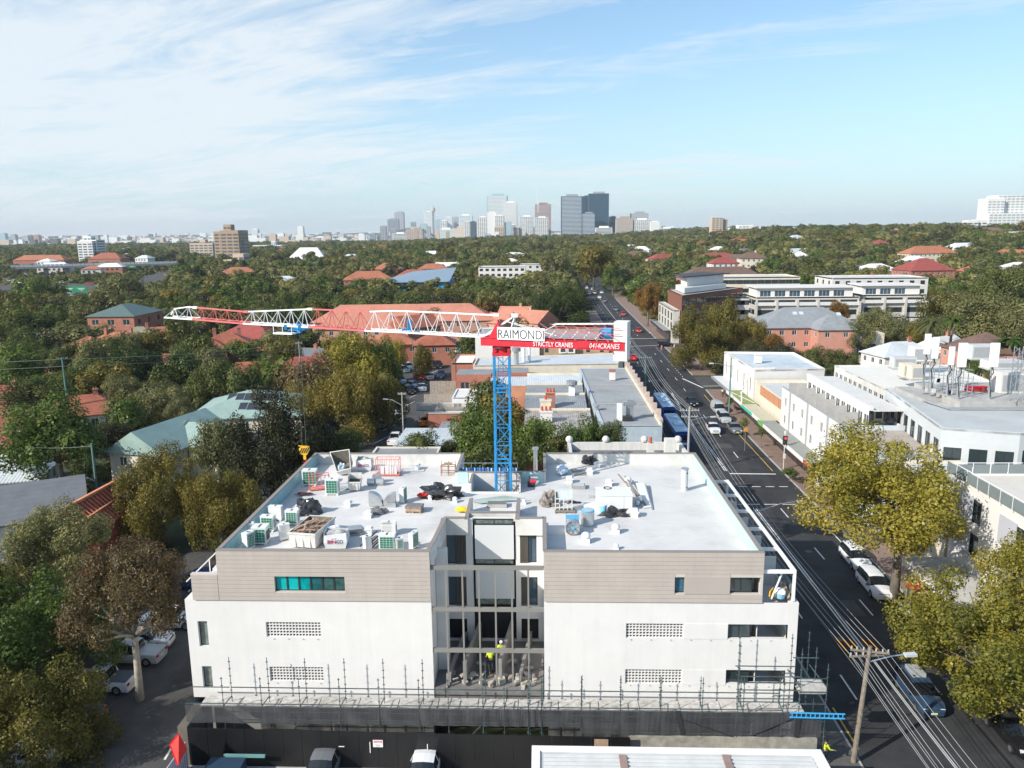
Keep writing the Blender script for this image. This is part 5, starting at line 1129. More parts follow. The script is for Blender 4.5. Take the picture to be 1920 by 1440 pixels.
for k in range(14): f0, f1 = k/14,(k+.85)/14; b.bar((pa.x+(pb.x-pa.x)*f0,43.2-3.4*f0,.95),(pa.x+(pb.x-pa.x)*f1,43.2-3.4*f1,.95),.06,1.9)
b.each('fence_panel', [mat('lilac_grey_sheet', (0.48,0.47,0.55), rough=.4)], t)
heap_ = lump((-16.9,41.8,.15),.5,0,91,(1,.8,.5),3,.5); single(heap_, 'rubbish_heap', mat('brown_rag', (0.13,0.08,0.05), var=.4), 'small brown and blue rubbish heap beside the blue container', 'rubbish')
# ================================================================ shops between the block and the main road, rear yards
def R4(x0, x1, y0, y1): return [(x0, y0),(x1, y0),(x1, y1),(x0, y1)]
BLUEG = mat('blue_grey_render', (0.42,0.50,0.56), var=.10, stain=.2, scale=1.2)
SHOPR = mat('grey_felt_roof', (0.33,0.34,0.345), var=.10, scale=.4, stain=.2)
# corner shop with long grey roof and moulded street parapet
t = building('corner_shop', 'long single shop block with flat grey roof beside the parked buses', 'building', [(8.2,104),(16.2,104),(16.2,150),(7.2,150)],0,6.9, BLUEG, SHOPR, {0: dict(n=3, rows=[2.3], w=.9, h=1.4)}, 0.1)
b = MB()
for y in (118,133): b.box(7.8,16.1, y, y+.12,6.93,7.05)
b.each('roof_upstand', [CONC], t); b = MB()
for k in range(12): y = 106+k*4; b.box(16.25,16.6, y, y+2.6,6.2,7.5); b.box(16.2,16.75, y+2.9, y+3.4,6.2,8.2)
b.each('parapet_pier', [mat('pink_stone', (0.50,0.40,0.35), var=.15)], t)
b = MB(); b.box(15.9,16.2,104.2,149.8,6.95,7.3); b.build('street_parapet', [CREAM], t)
def rooftop(name, label, cat, px, py, z, parts):
    p = G(px, py, z); t = local_thing(name, label, cat, (p.x, p.y, z)); [f(t) for f in parts]; return t
def bx(name, m_, *a):
    def f(t): b = MB(); b.box(*a); b.build(name, [m_], t)
    return f
def cy_(name, m_, c, r, z0, z1, n=12):
    def f(t): b = MB(); b.cyl(c, r, z0, z1, n); b.build(name, [m_], t)
    return f
rooftop('exhaust_stack', 'tall galvanised exhaust stack on the grey shop roof', 'exhaust', 1180,785,7, [bx('stack', GALV, -.5,.5,-.4,.4,0,2.0), bx('stack_head', GALV, -.9,.9,-.5,.5,2.0,2.5), bx('stack_cowl', GALV, -.4,.4,-.4,.4,2.5,2.8)])
rooftop('exhaust_fan', 'white upright exhaust fan with black base on shop roof', 'fan', 1162,788,7, [bx('fan_body', ALUW, -.4,.3,-.3,.3,0,2.4), bx('fan_base', DARKF, .4,1.7,-.4,.4,0,.6)])
rooftop('chimney_stack', 'small white chimney on the far end of shop roof', 'chimney', 1148,712,7, [bx('stack', WHITE, -.5,.5,-.4,.4,0,1.5), bx('cap', BRR, -.6,.6,-.5,.5,1.5,1.8)])
rooftop('roof_turbine', 'round grey turbine vent on the shop roof', 'roof vent', 1118,768,7, [cy_('vent_drum', GALV, (0,0),.35,0,.5), cy_('vent_cap', GALV, (0,0),.5,.5,.8)])
# stepped rear roofs with party walls, chimneys
for i, (x0, x1, y0, y1, z, rm, lab) in enumerate([(-2.6,6.9,136.5,142,6.3, METL, 'rear shop wing with pale striped metal roof, farthest of four'),(-2.6,6.9,128,133.5,6.1, METD, 'rear shop wing with ribbed grey roof second from the back'),
        (-2.6,6.9,116.5,125.5,6.0, METD, 'rear shop wing with grey roof and tall white flue'),(-2.4,7.1,104,114.5,5.9, ribbed('rusty_blue_roof', (0.36,0.33,0.30),.3, 'X', var=.4), 'nearest rear shop wing with rust and blue stained roof')]):
    t = thing('shop_wing', lab, 'building', ((x0+x1)/2,(y0+y1)/2,0)); b = MB(); wallh(b, (x0, y0),0,0, x1-x0,0, z, [(1.5+k*3,2.4+k*3, z-2.4, z-1.1) for k in range(3)],.15)
    b.quad((x0, y1,0),(x0, y0,0),(x0, y0, z),(x0, y1, z+.8)); b.quad((x1, y0,0),(x1, y1,0),(x1, y1, z+.8),(x1, y0, z)); b.quad((x1, y1,0),(x0, y1,0),(x0, y1, z+.8),(x1, y1, z+.8)); b.build('wall', [BRO], t)
    b = MB(); b.add([(x0-.2, y0-.4, z),(x1, y0-.4, z),(x1, y1, z+.85),(x0-.2, y1, z+.85),(x0-.2, y0-.4, z-.08),(x1, y0-.4, z-.08),(x1, y1, z+.77),(x0-.2, y1, z+.77)], [(0,1,2,3),(4,0,3,7),(5,4,7,6),(1,0,4,5)][:]); b.build('roof', [rm], t)
    b = MB(); b.box(x0-.2, x1, y1+.05, y1+.4, z-1, z+1.15); b.build('party_wall', [CREAM], t); b = MB(); b.box(x0-.1, x1, y0-.6, y0-.42, z-.15, z+.02); b.build('gutter', [WHITE], t)
keep(-3,17,90,152,3)
def chimney(label, px, py, z, w, d, h, pots, m_):
    p = G(px, py, z); t = local_thing('chimney_stack', label, 'chimney', (p.x, p.y, z)); b = MB(); b.box(-w/2, w/2,-d/2, d/2,-1, h); b.box(-w/2-.1, w/2+.1,-d/2-.1, d/2+.1, h, h+.2); b.build('stack', [m_], t)
    for i in range(pots): b = MB(); b.tube([(-w/2+w*(i+.5)/pots, 0, h+.2),(-w/2+w*(i+.5)/pots, 0, h+.8)], [.2,.15],8); b.build('chimney_pot', [mat('terracotta', (0.50,0.10,0.05))], t)
chimney('white chimney with three red pots nearest the green trees', 1024,808,5,1.7,1.0,2.8,3, WHITE); chimney('rendered chimney stack in the middle of rear roofs', 1023,778,5.8,1.6,1.2,2.2,1, CREAM)
chimney('brick chimney with cluster of red pots behind rendered stack', 1032,768,5.9,1.4,1.2,2.6,3, BRR)
rooftop('flue', 'tall white flue with dark cap on rear shop roof', 'flue', 1072,748,6.2, [bx('flue_box', ALUW, -.5,.5,-.4,.4,0,2.2), cy_('flue_cap', METD, (0,0),.9,2.4,3.0)])
# brick rear buildings left of the mast
t = building('brick_house', 'red brick building with pale blue metal roof behind the mast', 'building', R4(-9.4,-2.8,134.8,143.6),0,6.6, BRO, METL, {}, 0, keepout=3)
t = building('brick_house', 'long red brick rear building with dark grey roof and white window', 'building', R4(-16.2,-9.6,144.4,150),0,6.9, BRR, METD, {0: dict(n=2, rows=[3.0], w=1.6, h=1.8, sill=.6, frame=STEELW)}, 0, keepout=2)
t = building('brick_house', 'grey roofed brick wing running behind the blue mast', 'building', R4(-9.5,-2.7,144.5,150),0,7.2, BRR, METD, {}, 0, keepout=2)
t = building('glass_lean_to', 'white timber lean-to with sloping white roof left of mast', 'building', R4(-15.8,-9.6,133.5,141.5),0,4.6, ALUW, WHITE, {0: dict(n=3, rows=[1.3], w=1.4, h=1.4, frame=STEELW)}, .15, keepout=2)
t = building('large_shop', 'wide shop with long pale blue-grey roof behind the crane', 'building', [(-13.5,150.5),(14.8,152),(17.2,166),(-13.5,160)],0,7.3, CREAM, mat('pale_flat_roof', (0.52,0.57,0.62), var=.08, scale=.3, stain=.15), {}, .25, keepout=2)
t = building('white_hall', 'tall blank white walled hall behind the slewing ring', 'building', R4(-14.3,-.6,165.8,180),0,11.2, WHITE, SHOPR, {}, .2, keepout=2)
t = building('tan_brick_block', 'tan brick block with small windows under the red girder', 'building', R4(-.5,14.2,166.5,182),0,10.6, BRB, SHOPR, {0: dict(n=5, rows=[6.6], w=.8, h=1.6)}, .2, keepout=2)
t = building('brick_shed', 'low red brick building with white parapet beside the car park', 'building', R4(-19.3,-14.6,163.5,176),0,5.6, BRR, WHITE, {}, .3, keepout=2)
for px, lab in ((1056, 'beige wall-mounted condenser on the tan brick block'),(1071, 'white twin-fan condenser on the tan brick block')):
    p = G(px, 664,7.7); ac = local_thing('wall_condenser', lab, 'air conditioner', (p.x, 165.6,7.6)); bx('casing', ACC, -.9,.9,-.4,.4,0,1.9)(ac); bx('fan_guard', ACD, -.5,.5,-.44,-.41,.3,1.5)(ac)
rooftop('exhaust_stack', 'dark exhaust stack on the long pale roof behind the mast', 'exhaust', 968,682,7.4, [cy_('stack', GALV, (0,0),.5,0,2.5), cy_('stack_head', METD, (0,0),.9,2.5,3.2)])
rooftop('exhaust_stack', 'pair of white pipes on the long pale roof', 'exhaust', 982,678,7.4, [cy_('stack', ALUW, (0,0),.35,0,2.8), cy_('stack', ALUW, (1.1,.4),.3,0,3.0)])
# decks, sheds and fences above the rear lane
t = thing('timber_deck', 'grey timber deck with picket balustrade over the rear lane', 'deck', (-17.5,134,0)); b = MB(); b.box(-21.6,-12.5,131,137.5,2.9,3.1); b.build('deck_floor', [GWOOD], t); b = MB()
for k in range(46): b.box(-21.6+k*.2,-21.5+k*.2,130.95,131.0,3.1,4.3)
b.build('pickets', [mat('pale_picket', (0.48,0.46,0.42), var=.2)], t)['kind'] = 'stuff'; b = MB(); b.box(-21.65,-12.5,130.9,131.04,4.3,4.4); b.box(-21.65,-12.5,130.9,131.04,2.7,2.95); b.each('deck_rail', [ALUW], t)
b = MB(); b.box(-20,-12.6,131.3,137,0,2.85); b.build('wall', [BRR], t)
t = thing('timber_fence', 'tall weathered paling fences stepping up behind the deck', 'fence', (-19,152,0)); b = MB()
for k in range(24): b.box(-22+k*.3,-21.74+k*.3,150.0,150.08,0,4.6); b.box(-22+k*.3,-21.74+k*.3,142.0,142.08,0,3.6)
b.each('paling', [mat('weathered_paling', (0.36,0.32,0.27), var=.25, scale=2)], t); keep(-23,-12,120,157,2)
t = thing('brick_wall', 'old low brick yard wall by the rear lane', 'wall', (-16.5,128,0)); b = MB(); b.box(-19.2,-13.8,127.8,128.1,0,3.2); b.build('wall_face', [BRR], t); b = MB(); b.box(-19.3,-13.7,127.7,128.2,3.2,3.35); b.build('coping', [CONC], t)
t = thing('garden_shed', 'green-brown ribbed metal shed beside the yard trees', 'shed', (-14.3,122.5,0)); b = MB(); b.box(-16.2,-12.2,120.8,124.5,0,2.4); b.build('wall', [mat('olive_ribbed', (0.28,0.26,0.16), var=.2, scale=4)], t); b = MB(); b.box(-16.5,-12,120.5,124.9,2.4,2.55); b.build('roof', [METD], t)
b = MB()
for k in range(16): b.box(-16.2+k*.25,-16.08+k*.25,120.72,120.79,.05,2.35)
b.each('sheet_rib', [mat('olive_rib', (0.34,0.32,0.20))], t)
t = building('flat_unit', 'low unit with pale blue roof beside the rear lane', 'building', R4(-21.5,-12.5,107,119),0,3.0, WHITE, METL, {}, 0, keepout=1)
t = building('flat_unit', 'low building with dark grey roof just behind the white block', 'building', R4(-20.5,-12.5,84,93),0,7.0, CREAM, METD, {}, .15, keepout=1)
# white shop with ball finials right behind the block
t = building('parapet_shop', 'white parapeted shop with ball finials and slate hip roof', 'building', R4(3.0,16.6,84,92),0,7.1, OFFW, mat('lead_roof', (0.2,0.2,0.21)), {}, .9, keepout=2, pw=.4)
b = MB(); hiproof(b, 7.3,88.2,6.5,5.5,0,7.05,.9); b.build('slate_roof', [SLATE], t); b = MB()
for x in (3.2,7.6,12.2,16.2): b.sphere((x, 91.8,8.4),.45,10,6)
b.each('finial', [OFFW], t); b = MB(); b.box(12.2,13.0,89,89.7,7.1,8.6); b.box(14.2,15.4,88.5,89.6,7.1,9.2); b.each('chimney', [OFFW], t)
b = MB(); b.cyl((12.6,89.35),.18,8.6,9.3,8); b.build('chimney_pot', [mat('terracotta', (0.5,.1,.05))], t)
# ================================================================ shops on the far side of the road
def awning(label, y0, y1, top, fas, x0=33.9, x1=36.4, z=3.55, sign=None):
    t = thing('street_awning', label, 'awning', ((x0+x1)/2,(y0+y1)/2,0)); o = off((y0+y1)/2); b = MB(); b.box(x0+o, x1+o, y0, y1, z-.1, z); b.build('awning_deck', [top], t); b = MB(); b.box(x0+o-.1, x0+o-.003, y0, y1, z-.45, z+.1); f = b.build('fascia', [fas], t)
    if sign: sm, ya, yb = sign; b = MB(); b.box(x0+o-.14, x0+o-.104, ya, yb, z-.42, z+.08); b.build('sign_panel', [sm], f)
    b = MB(); b.box(x1+o-.25, x1+o-.003, y0, y1,0, z-.1); b.build('shopfront', [mat('shop_glass', (0.03,0.032,0.035), rough=.15, var=.5)], t); return t
GRN = mat('sign_green', (0.12,0.42,0.06)); TEALS = mat('sign_teal', (0.05,0.42,0.30)); REDS = mat('sign_red', (0.62,0.02,0.04))
AG = mat('awning_grey', (0.27,0.28,0.26), var=.08, stain=.1)
awning('grey street awning under the white three storey terrace', 91,121, AG, WHITE, sign=(REDS, 94,99.5)); awning('cream street awning with teal and green fascia signs', 121.3,133, mat('awning_cream', (0.50,0.48,0.36), var=.06), WHITE, sign=(TEALS, 126,132.8))
b = MB(); b.box(33.72,33.79,118.5,121.2,3.2,3.75); single(b, 'shop_sign', GRN, 'bright green shop sign at the joint of two awnings', 'sign')
t = awning('awning roof laid with artificial grass and white diagonal lines', 133.4,145, mat('artificial_grass', (0.22,0.27,0.09), var=.15, scale=2), WHITE); b = MB(); b.bar((34.4,134,3.57),(36.8,144,3.57),.25,.02); b.bar((36.6,134,3.575),(34.6,144,3.575),.25,.02); b.each('painted_line', [WHITE], t)
awning('pale grey awning with dark fascia at the side street corner', 145.3,160, LGREY, METD)
awning('large pale concrete awning below the yellow plane tree', 54,68.5, mat('awning_concrete', (0.50,0.49,0.46), var=.12, stain=.2), WHITE, x0=32.6, x1=37.1)
# white three-storey terrace, front stepping along the street
T3 = thing('terrace_block', 'white three storey terrace with grey pilasters and roof courtyards', 'building', (40,107,0)); b = MB(); fx = 36.45
hol = []
for k in range(6):
    u = 1.2+k*3.85
    for z in (4.1,6.75): hol.append((u, u+1.25, z, z+1.35))
Pn = (fx, 118.6)
wallh(b, Pn, -math.pi/2,0,23.4,0,9.4, hol, .2); wallh(b, (fx, 95.2),0,0,8,0,9.2, [],.2); b.quad((44.4,95.2,0),(44.4,118.6,0),(44.4,118.6,9),(44.4,95.2,9)); b.quad((44.4,118.6,0),(fx, 118.6,0),(fx, 118.6,9.4),(44.4,118.6,9.4)); b.build('wall', [WHITE], T3)
for i, hl in enumerate(hol): window(T3, Pn, -math.pi/2, hl, .17,3 if i % 2 else 2,1, STEELW, GLASS)
b = MB()
for u in (4.25,11.9,19.6): b.box(fx-.12, fx-.002,118.6-u-.25,118.6-u+.2,3.6,9.45)
b.each('pilaster', [GREY], T3); b = MB(); b.box(fx+.3,44.3,95.3,118.5,8.3,8.5); b.build('roof_deck', [mat('deck_pale', (0.50,0.50,0.48), var=.1)], T3)
b = MB(); b.box(fx-.05, fx+.3,95.1,118.7,9.42,9.5); b.build('coping', [GREY], T3); b = MB()
for k in range(6): b.box(fx+.35, fx+3.0,97.2+k*3.85,97.35+k*3.85,8.5,10.4)
b.each('courtyard_divider', [mat('divider_grey', (0.42,0.41,0.39))], T3)
b = MB(); wallh(b, (fx+3.6,118.5),-math.pi/2,0,23,8.5,11.0, [(.6+k*1.9,2.0+k*1.9,8.6,10.4) for k in range(12)],.1); b.box(fx+3.55, fx+4.1,95.4,118.6,11.0,11.5); b.build('upper_wall', [WHITE], T3)
for k in range(12): window(T3,(fx+3.6,118.5),-math.pi/2,(.6+k*1.9,2.0+k*1.9,8.6,10.4),.08,2,1, STEELW, GLASS)
b = MB(); b.box(fx+4.1,44.3,95.4,118.6,10.9,11.05); b.build('upper_roof', [OFFW], T3); keep(33,62,45,163,6)
# corner hall, link shop, blue building
t = building('corner_hall', 'white corner hall with pale metal roof at the side street', 'building', [(37.4,138),(50,139),(50.5,158),(37.0,159.5)],0,8.3, WHITE, METL, {3: dict(n=5, rows=[3.4], w=.5, h=2.6, cols=1),0: dict(n=2, rows=[3.5], w=.6, h=.8)}, .35)
b = MB(); b.box(37.4,41,138.2,138.5,8.7,9.0); b.build('parapet_step', [WHITE], t)
rooftop('roof_vent', 'white square vent on the pale roof of the corner hall', 'roof vent', 1421,680,8.4, [bx('upstand', WHITE, -.6,.6,-.5,.5,0,1.5), bx('cap', WHITE, -.75,.75,-.6,.6,1.5,1.7)])
t = building('link_shop', 'two storey shop with orange panel band between white buildings', 'building', [(37.3,119.2),(46,119.4),(46,137.6),(37.5,137.6)],0,6.4, CREAM, LGREY, {}, .5)
b = MB()
for k in range(5): b.box(37.15,37.26,119.6+k*2.7,122.1+k*2.7,5.3,6.8)
b.each('facade_panel', [mat('terracotta_panel', (0.50,0.24,0.13), var=.08)], t)
t = building('blue_building', 'pale blue-grey building with roof terrace left of plane tree', 'building', [(36.4,83),(46,82),(46,94.8),(36.6,95)],0,8.7, mat('pale_blue_render', (0.52,0.58,0.62), var=.05), mat('terrace_tile', (0.40,0.35,0.31), var=.15, scale=1.5), {3: dict(n=2, rows=[3.2,5.6], w=1.7, h=1.9, sill=.4, cols=2),0: dict(n=3, rows=[3.2], w=1.6, h=1.6)}, .55)
rooftop('ac_unit', 'white condenser under the eaves on the blue building terrace', 'air conditioner', 1645,788,8.8, [bx('casing', ACC, -.6,.6,-.3,.3,0,1.6), bx('fan_guard', ACD, -.4,.4,-.33,-.31,.3,1.4)])
p = G(1657,792,8.75); single(lump((p.x+.9, p.y, 8.75),.8,0,77,(.9,.7,.9),3,.2), 'covered_grill', mat('slate_cover', (0.17,0.17,0.2)), 'covered grill under dark grey cloth on the terrace', 'grill', smooth=True)
# big grey-roofed building with telecom mast platform
FL = (43.4,80.5)
t = building('office_block', 'broad office block with pale grey membrane roof and glazed front', 'building', [(42.2,82.3),(49,80.0),(70,82),(70,104),(45.5,104)],0,11.9, mat('blue_white_render', (0.55,0.58,0.59), var=.05), mat('grey_membrane', (0.46,0.48,0.48), var=.07, scale=.25, stain=.15), {0: dict(n=3, rows=[7.6], w=1.7, h=2.2, sill=.3),1: dict(n=6, rows=[7.6,4.2], w=2.6, h=2.2, sill=.5, cols=2),4: dict(n=8, rows=[8.2], w=1.7, h=2.0, sill=.5)}, .25)
b = MB(); b.box(49,70,92,103.6,11.92,12.9); b.box(46.5,49,96,103.5,11.92,12.4); b.build('roof_plinth', [CONC], t)
b = MB(); b.tube([(46.6,101,12.2),(46.8,95,12.2),(47.4,91.4,12.2),(70,90.8,12.2)],.12,8); b.build('safety_tube', [GALV], t)
def tube_frame(t, name, pts, m_=GALV, w=.07): b = MB(); [b.bar(p, q, w) for p, q in zip(pts, pts[1:])]; b.build(name, [m_], t)
ANT = mat('antenna_white', (0.84,0.84,0.84), rough=.4, var=.02)
for (px, y0, y1, wpx, Y, lab) in [(1741,626,664,9,98, 'leftmost tall panel antenna on steel frame of the office roof'),(1756,632,672,9,97, 'second tall panel antenna from the left on the roof frame'),(1786,650,684,8,95, 'short panel antenna left of the two widest ones'),
        (1807,643,688,13,93, 'wide white panel antenna in the middle of roof platform'),(1867,643,688,13,93, 'wide white panel antenna standing alone at the right')]:
    a, c = D(px, y0, Y), D(px, y1, Y); w = wpx/pxm(a)/2; t = thing('panel_antenna', lab, 'antenna', (a.x, Y, 12.9)); b = MB(); b.box(a.x-w, a.x+w, Y-.15, Y+.15, c.z, a.z); b.build('antenna_panel', [ANT], t)
    b = MB(); b.cyl((a.x, Y+.3),.11,12.9, a.z-.4,8); b.cyl((a.x, Y+.3),.3,12.85,12.98,8); b.build('pole', [GALV], t); b = MB(); b.box(a.x-.06, a.x+.06, Y+.1, Y+.3, c.z+.3, c.z+.42); b.box(a.x-.06, a.x+.06, Y+.1, Y+.3, a.z-.6, a.z-.48); b.each('bracket', [DARKF], t)
    b = MB(); b.tube([(a.x, Y+.1, c.z),(a.x+.25, Y+.2, c.z-.7),(a.x-.15, Y+.25, c.z-1.4),(a.x+.2, Y+.2,13.1)],.06,6); b.build('cable', [DARK], t)
t = thing('antenna_frame', 'steel tube frame full of cables carrying antennas on office roof', 'frame', (49,96,12.9)); b = MB()
x0 = D(1738,660,98).x; x1 = D(1830,660,94).x; rg = random.Random(9)
for k in range(11): x = x0+(x1-x0)*k/10; y = 98-4*k/10; b.bar((x, y, 12.9),(x, y, 15.5+rg.random()*2.4),.07)
for z in (13.6,14.8,15.9): b.bar((x0,98, z),(x1,94, z),.06); b.bar((x0+1,100, z),(x1+1,96, z),.06)
b.each('frame_tube', [GALV], t); b = MB()
for k in range(7): x = x0+(x1-x0)*rg.random(); y = 96.3; b.tube([(x, y, 12.95),(x+rg.uniform(-.5,.5), y, 13.9),(x+rg.uniform(-.6,.6), y, 15),(x+rg.uniform(-.4,.4), y, 16.2)],.06,5)
b.each('cable', [DARK], t)
b = MB()
for k in range(9): x = x0+(x1-x0)*rg.random(); z = 13+rg.random()*2.6; b.box(x-.2, x+.2,95.4,95.7, z, z+.5)
b.each('radio_unit', [LGREY], t)
def lattice(label, px, Y, z0, z1, w, m_=GALV):
    x = D(px, 640, Y).x; t = thing('lattice_mast', label, 'mast', (x, Y, z0)); b = MB(); c = [(x-w, Y-w),(x+w, Y-w),(x+w, Y+w),(x-w, Y+w)]
    for q in c: b.bar((*q, z0),(*q, z1),.07)
    b.build('mast_leg', [m_], t)['kind'] = 'stuff'; b = MB(); n = int((z1-z0)/(w*1.6));
    for k in range(n):
        for i in range(4): za, zb = z0+(z1-z0)*k/n, z0+(z1-z0)*(k+1)/n; p, q = c[i], c[(i+1) % 4]; b.bar((*(p if k % 2 else q), za),(*(q if k % 2 else p), zb),.04)
    b.build('mast_lacing', [m_], t)['kind'] = 'stuff'
lattice('short square lattice mast behind the roof antennas', 1795,100,12.9,18.4,.55); lattice('tall lattice mast cut by the right picture edge', 1917,92,12.9,19.3,.5)
for i, (px, py, w, d, h, lab) in enumerate([(1632+60,690,3.2,1.6,1.7, 'grey plant unit at the far left of office roof platform'),(1700,706,1.8,1.5,1.9, 'beige condenser left of the antenna frame'),(1716,710,1.8,1.5,1.9, 'beige condenser nearest the antenna frame'),(1840,672,4,2,2.2, 'blue-grey duct housing behind the wide antennas'),(1878,690,5,2.4,1.2, 'low duct run at the back of the office roof'),(1890,735,3.2,2.2,2.6, 'pale plant room right of the standing antenna'),(1725,676,3,2,2.2, 'white plant housing behind the beige condensers')]):
    rooftop('plant_unit', lab, 'plant unit', px, py, 12.9 if i not in (1,2) else 12.4, [bx('casing', [LGREY, CREAM, CREAM, LGREY, LGREY, OFFW, WHITE][i],-w/2, w/2,-d/2, d/2,0, h), bx('plant_base', CONC, -w/2-.1, w/2+.1,-d/2-.1, d/2+.1,-.1,.08), bx('grille', GREY, -w/2+.2, w/2-.2,-d/2-.02,-d/2-.004,.3, h-.3)])
rooftop('tool_chest', 'red chest lying among the antenna poles', 'chest', 1826,733,12.95, [bx('chest_body', mat('chest_red', (.35,.03,.03)),-1.4,1.4,-.3,.3,0,.5), bx('chest_lid', REDS, -1.45,1.45,-.35,.35,.5,.6)])
t = building('glazed_hall', 'white flat-roofed hall with tall glazed side wall behind the terrace', 'building', [(47.3,104.6),(64,105),(66,128),(47.6,128)],0,10.9, OFFW, mat('cream_roof', (0.70,0.685,0.63), var=.04), {3: dict(n=12, rows=[6.2], w=1.4, h=3.4, sill=.5, cols=2, frame=STEELW)}, .2)
# balcony building at the right edge
t = building('balcony_block', 'white balcony block with grey sliding panels at the right edge', 'building', [(37.2,44),(58,44),(58,69.5),(37.2,69.5)],0,11.0, WHITE, mat('terrace_stone', (0.60,0.57,0.52), var=.06), {3: dict(n=4, rows=[7.3,4.3], w=3.0, h=2.1, sill=.5, cols=2, frame=ALUW),2: dict(n=0)}, .15)
b = MB()
for k in range(4):
    for z in (4.6,7.7): b.box(37.06,37.14,47.1+k*6.3,49.4+k*6.3, z, z+2.4)
b.each('sliding_panel', [mat('lilac_panel', (0.46,0.47,0.52), var=.04)], t)
BG = mat('terrace_glass', (0.20,0.24,0.25), rough=.05)
b = MB(); g_ = MB()
for k in range(15): b.box(36.95,37.0,45+k*1.7,45.05+k*1.7,10.9,12.15); g_.box(36.965,36.985,45.06+k*1.7,46.68+k*1.7,11.1,12.05)
for k in range(4): b.box(37.1+k*1.55,37.15+k*1.55,69.35,69.4,11.1,12.15); g_.box(37.16+k*1.55,38.6+k*1.55,69.36,69.38,11.15,12.05)
b.box(36.93,37.02,45,69.4,12.15,12.2); b.box(37.03,43,69.34,69.42,12.15,12.2); b.each('balustrade_rail', [ALUW], t); g_.each('balustrade_pane', [BG], t)
b = MB(); b.box(43.2,45.0,61.5,62.6,11.01,14.6); b.box(45.2,56,53,67,11.01,14.2); b.each('penthouse', [WHITE], t); b = MB(); b.box(45.1,56.1,52.9,67.1,14.21,14.3); b.build('penthouse_roof', [mat('brown_gravel', (0.22,0.16,0.13))], t)
b = MB(); b.box(45.12,45.18,56,61,11.2,13.4); b.build('sliding_door', [GLASS], t)
t = building('shop_row', 'shop row in shade behind the big plane tree', 'building', [(37.2,70),(44,70),(44,81.5),(37.2,81.5)],0,8.5, CREAM, LGREY, {3: dict(n=3, rows=[4.2], w=1.8, h=1.8)}, .3)
# ================================================================ houses and flats among the trees
# left: green-roofed house with solar panels
def gt(px, py, z): p = G(px, py, z); return p.x, p.y
t = house('pale green metal roofed house with cream gable beside the big olive trees', -51.5,104,8.5,14,-.25,5.2,2.9, METG, CREAM, 'gable', wing=(5.0,1.5,7,7))
t2 = house('long green metal roof carrying two rows of solar panels', -46.5,123,17,15,.12,5.6,2.8, METG, CREAM, 'hip')
SOL = mat('solar_panel', (0.035,0.04,0.055), rough=.2, var=.1); b = MB()
for r_ in range(2):
    for k in range(6):
        M_ = Matrix.Translation((-49.5+k*1.35,118.3+r_*2.6,6.75+r_*.98)) @ Matrix.Rotation(.12,4, 'Z') @ Matrix.Rotation(.345,4, 'X'); b.obox(None, (1.22,2.0,.06), M=M_)
b.each('solar_panel', [SOL], t2)
b = MB(); b.cyl((-52,112),.7,6.6,6.75,14); single(b, 'satellite_dish', WHITE, 'white satellite dish on the green metal roof', 'satellite dish')
# red tiled house with its courses built as ribs
t = thing('tiled_house', 'house with bright terracotta tiled roof and skylight at left', 'house', (-47,76,0)); A = G(118,957,6.6); B_ = G(226,899,6.9); C_ = G(184,1004,4.4); D_ = G(262,938,4.6); E_ = A+(A-C_)*.9; E_.z = 4.4; F2 = B_+(B_-D_)*.9; F2.z = 4.6
b = MB(); b.add([A, C_, D_, B_], [(0,1,2,3)]); b.add([B_, F2, E_, A], [(0,1,2,3)]); b.build('roof', [TILE], t); n_ = (C_-A).cross(D_-A).normalized(); n_ = n_ if n_.z > 0 else -n_; b = MB()
for k in range(17): f = (k+.5)/17; b.bar(A.lerp(B_, f)+n_*.05, C_.lerp(D_, f)+n_*.05,.12,.12, n=5)
b.each('tile_course', [mat('terracotta_ridge', (0.55,0.16,0.08), var=.25, scale=3)], t)
b = MB(); b.bar(A+Vector((0,0,.12)), B_+Vector((0,0,.12)),.35,.25); b.bar(A.lerp(C_, .5)+n_*.12, B_.lerp(D_, .5)+n_*.12,.2,.1); b.each('ridge_cap', [mat('ridge_orange', (0.62,0.26,0.14), var=.2)], t)
m_ = A.lerp(B_, .86).lerp(C_.lerp(D_, .86),.5)+n_*.14; b = MB(); b.bar(m_, m_+(D_-B_).normalized()*1.3,1.0,.1); b.build('skylight', [mat('skylight_glass', (0.5,.58,.66))], t)
b = MB(); b.add([tuple(C_), tuple(D_),(D_.x, D_.y, 0),(C_.x, C_.y, 0)], [(0,3,2,1)]); b.add([tuple(C_), tuple(A), tuple(E_),(E_.x, E_.y, 0),(C_.x, C_.y, 0)], [(0,1,2,3,4)]); b.build('wall', [mat('dark_red_render', (0.25,0.05,0.04))], t); keep(-54,-40,68,88,10)
t = house('grey slate roofed house at the left picture edge', -57.5,78.5,14,11,.55,4.4,2.6, SLATE, WHITE, 'gable', sky=((3,2.5),))
def hs(label, px, py, zr, w, d, a, roof, wall=BRR, kind='hip', chim=((2,0),), wing=None, Y=None, **k):
    hr = min(w, d)*.5*.62; p = G(px, py, zr) if Y is None else D(px, py, Y)
    if Y is not None: zr = p.z-max(0, terr(p.x, p.y)-.3)
    return house(label, p.x, p.y, w, d, a, zr-hr, hr, roof, wall, kind, chim, wing, **k)
hs('white cottage with grey roof at the far left edge', 12,848,5,9,9,.3, METL, WHITE); hs('dark red tiled roof with white chimney at the left edge', 30,782,6.5,15,10,.35, TILER, BRR)
hs('white gabled cottage with dark slate roof among dark trees', 72,623,7,9,8,-.1, SLATE, WHITE, 'gable'); hs('orange tiled house with two chimneys in the left suburb', 222,622,8,15,10,-.15, TILEO, BRR, chim=((-3,-1),(3,1)), wing=(-5,-5,9,8))
